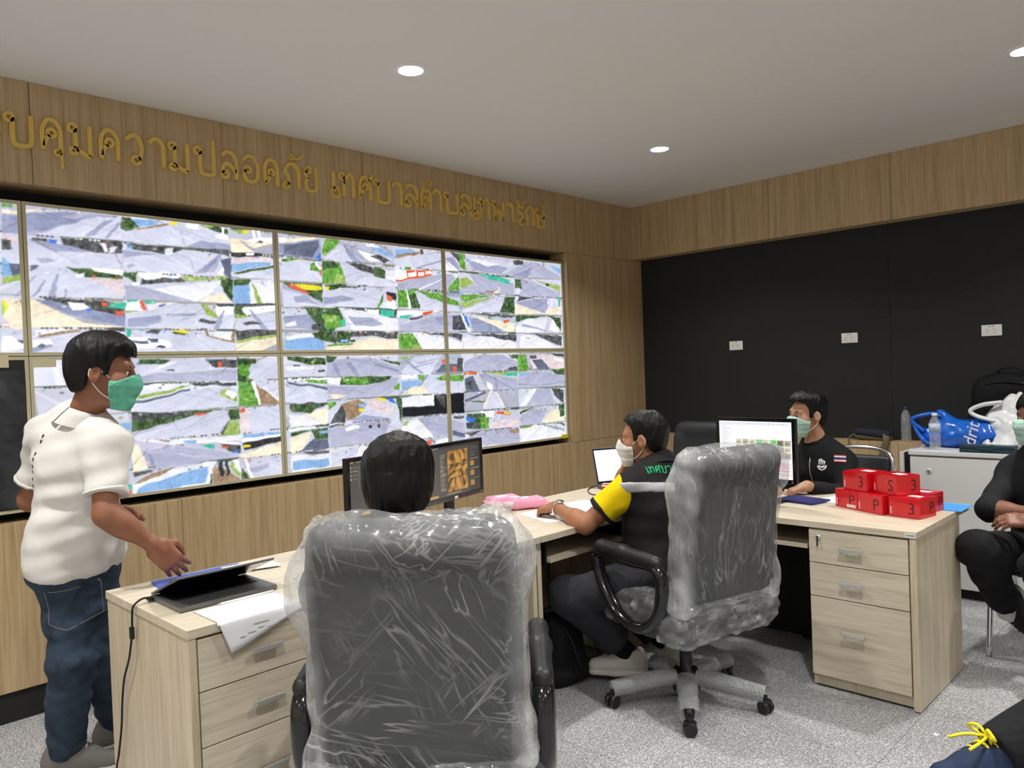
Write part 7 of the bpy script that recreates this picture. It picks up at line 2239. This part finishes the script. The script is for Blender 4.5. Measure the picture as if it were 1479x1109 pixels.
decal('jacket_zip', pb['fn'], loc(pb, (2.165, -.80, .88)), (-.15, -1, .1), (-.12, 0, 1), [[(0, .09-.02*k, .0018) for k in range(11)]], M['satin_metal'], pb['root'], .003)
# ------------------------------------------------------------------ man at the right edge
JR = {'head': (3.255, -0.728, 1.146), 'neck': (3.268, -0.663, 0.979), 'chest': (3.265, -0.669, 0.823), 'pelvis': (3.280, -0.634, 0.519), 'shR': (3.124, -0.638, 0.877), 'elR': (3.065, -0.868, 0.721), 'wrR': (3.267, -0.950, 0.738), 'shL': (3.418, -0.714, 0.873), 'elL': (3.426, -0.823, 0.669), 'wrL': (3.273, -1.056, 0.722), 'hipR': (3.211, -0.674, 0.497), 'knR': (3.073, -1.115, 0.583), 'anR': (3.131, -0.870, 0.254), 'hipL': (3.373, -0.655, 0.509), 'knL': (3.335, -1.140, 0.540), 'anL': (3.346, -0.957, 0.130)}
person('person', 'man in black with folded arms and crossed legs sitting at the right edge', JR, dict(
    base=(JR['pelvis'][0], JR['pelvis'][1], 0), h=.0062, fat=1.0, seed=33, skin=M['skin_dark'], front=(-.1, -.98, 0), face=(-.58, -.80, 0),
    mask='mask_pale',
    shirt=dict(mat='black_cloth', inflate=.018, sleeve=1.12, flare=.020, hem=-.10, wrinkle=1.1, h=.0085, collar=.028),
    trousers=dict(mat='black_trouser', inflate=.016, len=.90, cuff=.056, wrinkle=1.2, h=.0085),
    shoe=('shoe_black', 'sole_white', 'lace_white'), toeR=(.35, .15, -.85), toeL=(-.1, -.99, -.1), shoe_upR=(-.55, -.75, -.1), sock='sock_white',
    handR=dict(dir=(.75, -.45, .0), dorsal=(-.3, -.5, .8), thumb=-1, curl=.5), handL=dict(dir=(-.85, -.35, .0), dorsal=(-.2, -.6, .75), thumb=1, curl=.6)))
# ------------------------------------------------------------------ person in the foreground chair
JF = {'head': (2.326, -3.796, 1.157), 'neck': (2.360, -3.822, 1.019), 'chest': (2.377, -3.836, 0.904), 'pelvis': (2.429, -3.878, 0.517), 'shR': (2.450, -3.653, 0.893), 'elR': (2.325, -3.558, 0.624), 'wrR': (2.114, -3.484, 0.665), 'shL': (2.277, -3.990, 0.922), 'elL': (2.131, -3.887, 0.655), 'wrL': (1.988, -3.691, 0.672), 'hipR': (2.462, -3.791, 0.467), 'knR': (2.140, -3.521, 0.370), 'anR': (1.930, -3.455, -0.003), 'hipL': (2.390, -3.959, 0.499), 'knL': (1.973, -3.797, 0.397), 'anL': (1.846, -3.706, 0.028)}
person('person', 'person with thick black hair in the foreground chair, seen from behind', JF, dict(
    base=(JF['pelvis'][0], JF['pelvis'][1], 0), h=.008, fat=1.0, seed=43, skin=M['skin_tan'], front=(-.70, .71, 0), face=(-.70, .70, -.22), head_up=(-.15, .15, 1), head_scale=1.0,
    hair_top=.016, hair_thick=.015, hair_h=.004, hairline=[(-.13, -.098), (-.03, -.088), (-.01, -.06), (.02, -.03), (.04, .03), (.06, .05), (.1, .055)],
    shirt=dict(mat='black_cloth', inflate=.016, sleeve=.6, hem=-.09, h=.011), trousers=dict(mat='black_trouser', len=.95, h=.012),
    shoe=('shoe_black', 'sole_dark', 'lace_white'), toeR=(-.7, .7, 0), toeL=(-.75, .65, 0),
    handR=dict(dir=(-.85, .3, 0), dorsal=(0, 0, 1), thumb=-1, curl=.4), handL=dict(dir=(-.7, .6, 0), dorsal=(0, 0, 1), thumb=1, curl=.4)))
# ------------------------------------------------------------------ person whose shoe shows at the lower right corner
JT = {'head': (3.989, -2.188, 1.350), 'neck': (4.005, -2.122, 1.117), 'chest': (4.010, -2.092, 0.997), 'pelvis': (4.017, -2.040, 0.554), 'shL': (4.117, -2.140, 1.052), 'elL': (4.072, -2.330, 0.813), 'wrL': (3.909, -2.491, 0.769), 'shR': (3.885, -2.017, 1.055), 'elR': (3.844, -2.064, 0.790), 'wrR': (3.816, -2.345, 0.712), 'hipR': (3.959, -2.028, 0.506), 'knR': (3.765, -2.453, 0.618), 'anR': (3.529, -2.829, 0.456), 'hipL': (4.072, -2.070, 0.538), 'knL': (3.870, -2.741, 0.681), 'anL': (3.829, -2.653, 0.179)}
person('person', 'person mostly outside the lower right corner, only a navy shoe with yellow laces showing', JT, dict(
    base=(JT['pelvis'][0], JT['pelvis'][1], 0), h=.0085, fat=1.0, seed=53, skin=M['skin_tan'], front=(-.5, -.86, 0), face=(-.6, -.7, 0), mask='mask_white',
    shirt=dict(mat='black_cloth', inflate=.016, sleeve=1.8, hem=-.09, h=.012), trousers=dict(mat='black_trouser', inflate=.012, len=1.04, h=.0085),
    shoe=('shoe_navy', 'sole_yellow', 'lace_yellow', 'bow'), shoe_upR=(-.1, .05, 1), toeR=(-.66, -.70, .03), toeL=(-.5, -.85, 0), sock='sock_black',
    handR=dict(dir=(-.2, -.8, -.2), dorsal=(0, 0, 1), thumb=-1, curl=.5), handL=dict(dir=(-.5, -.6, -.2), dorsal=(0, 0, 1), thumb=1, curl=.5)))
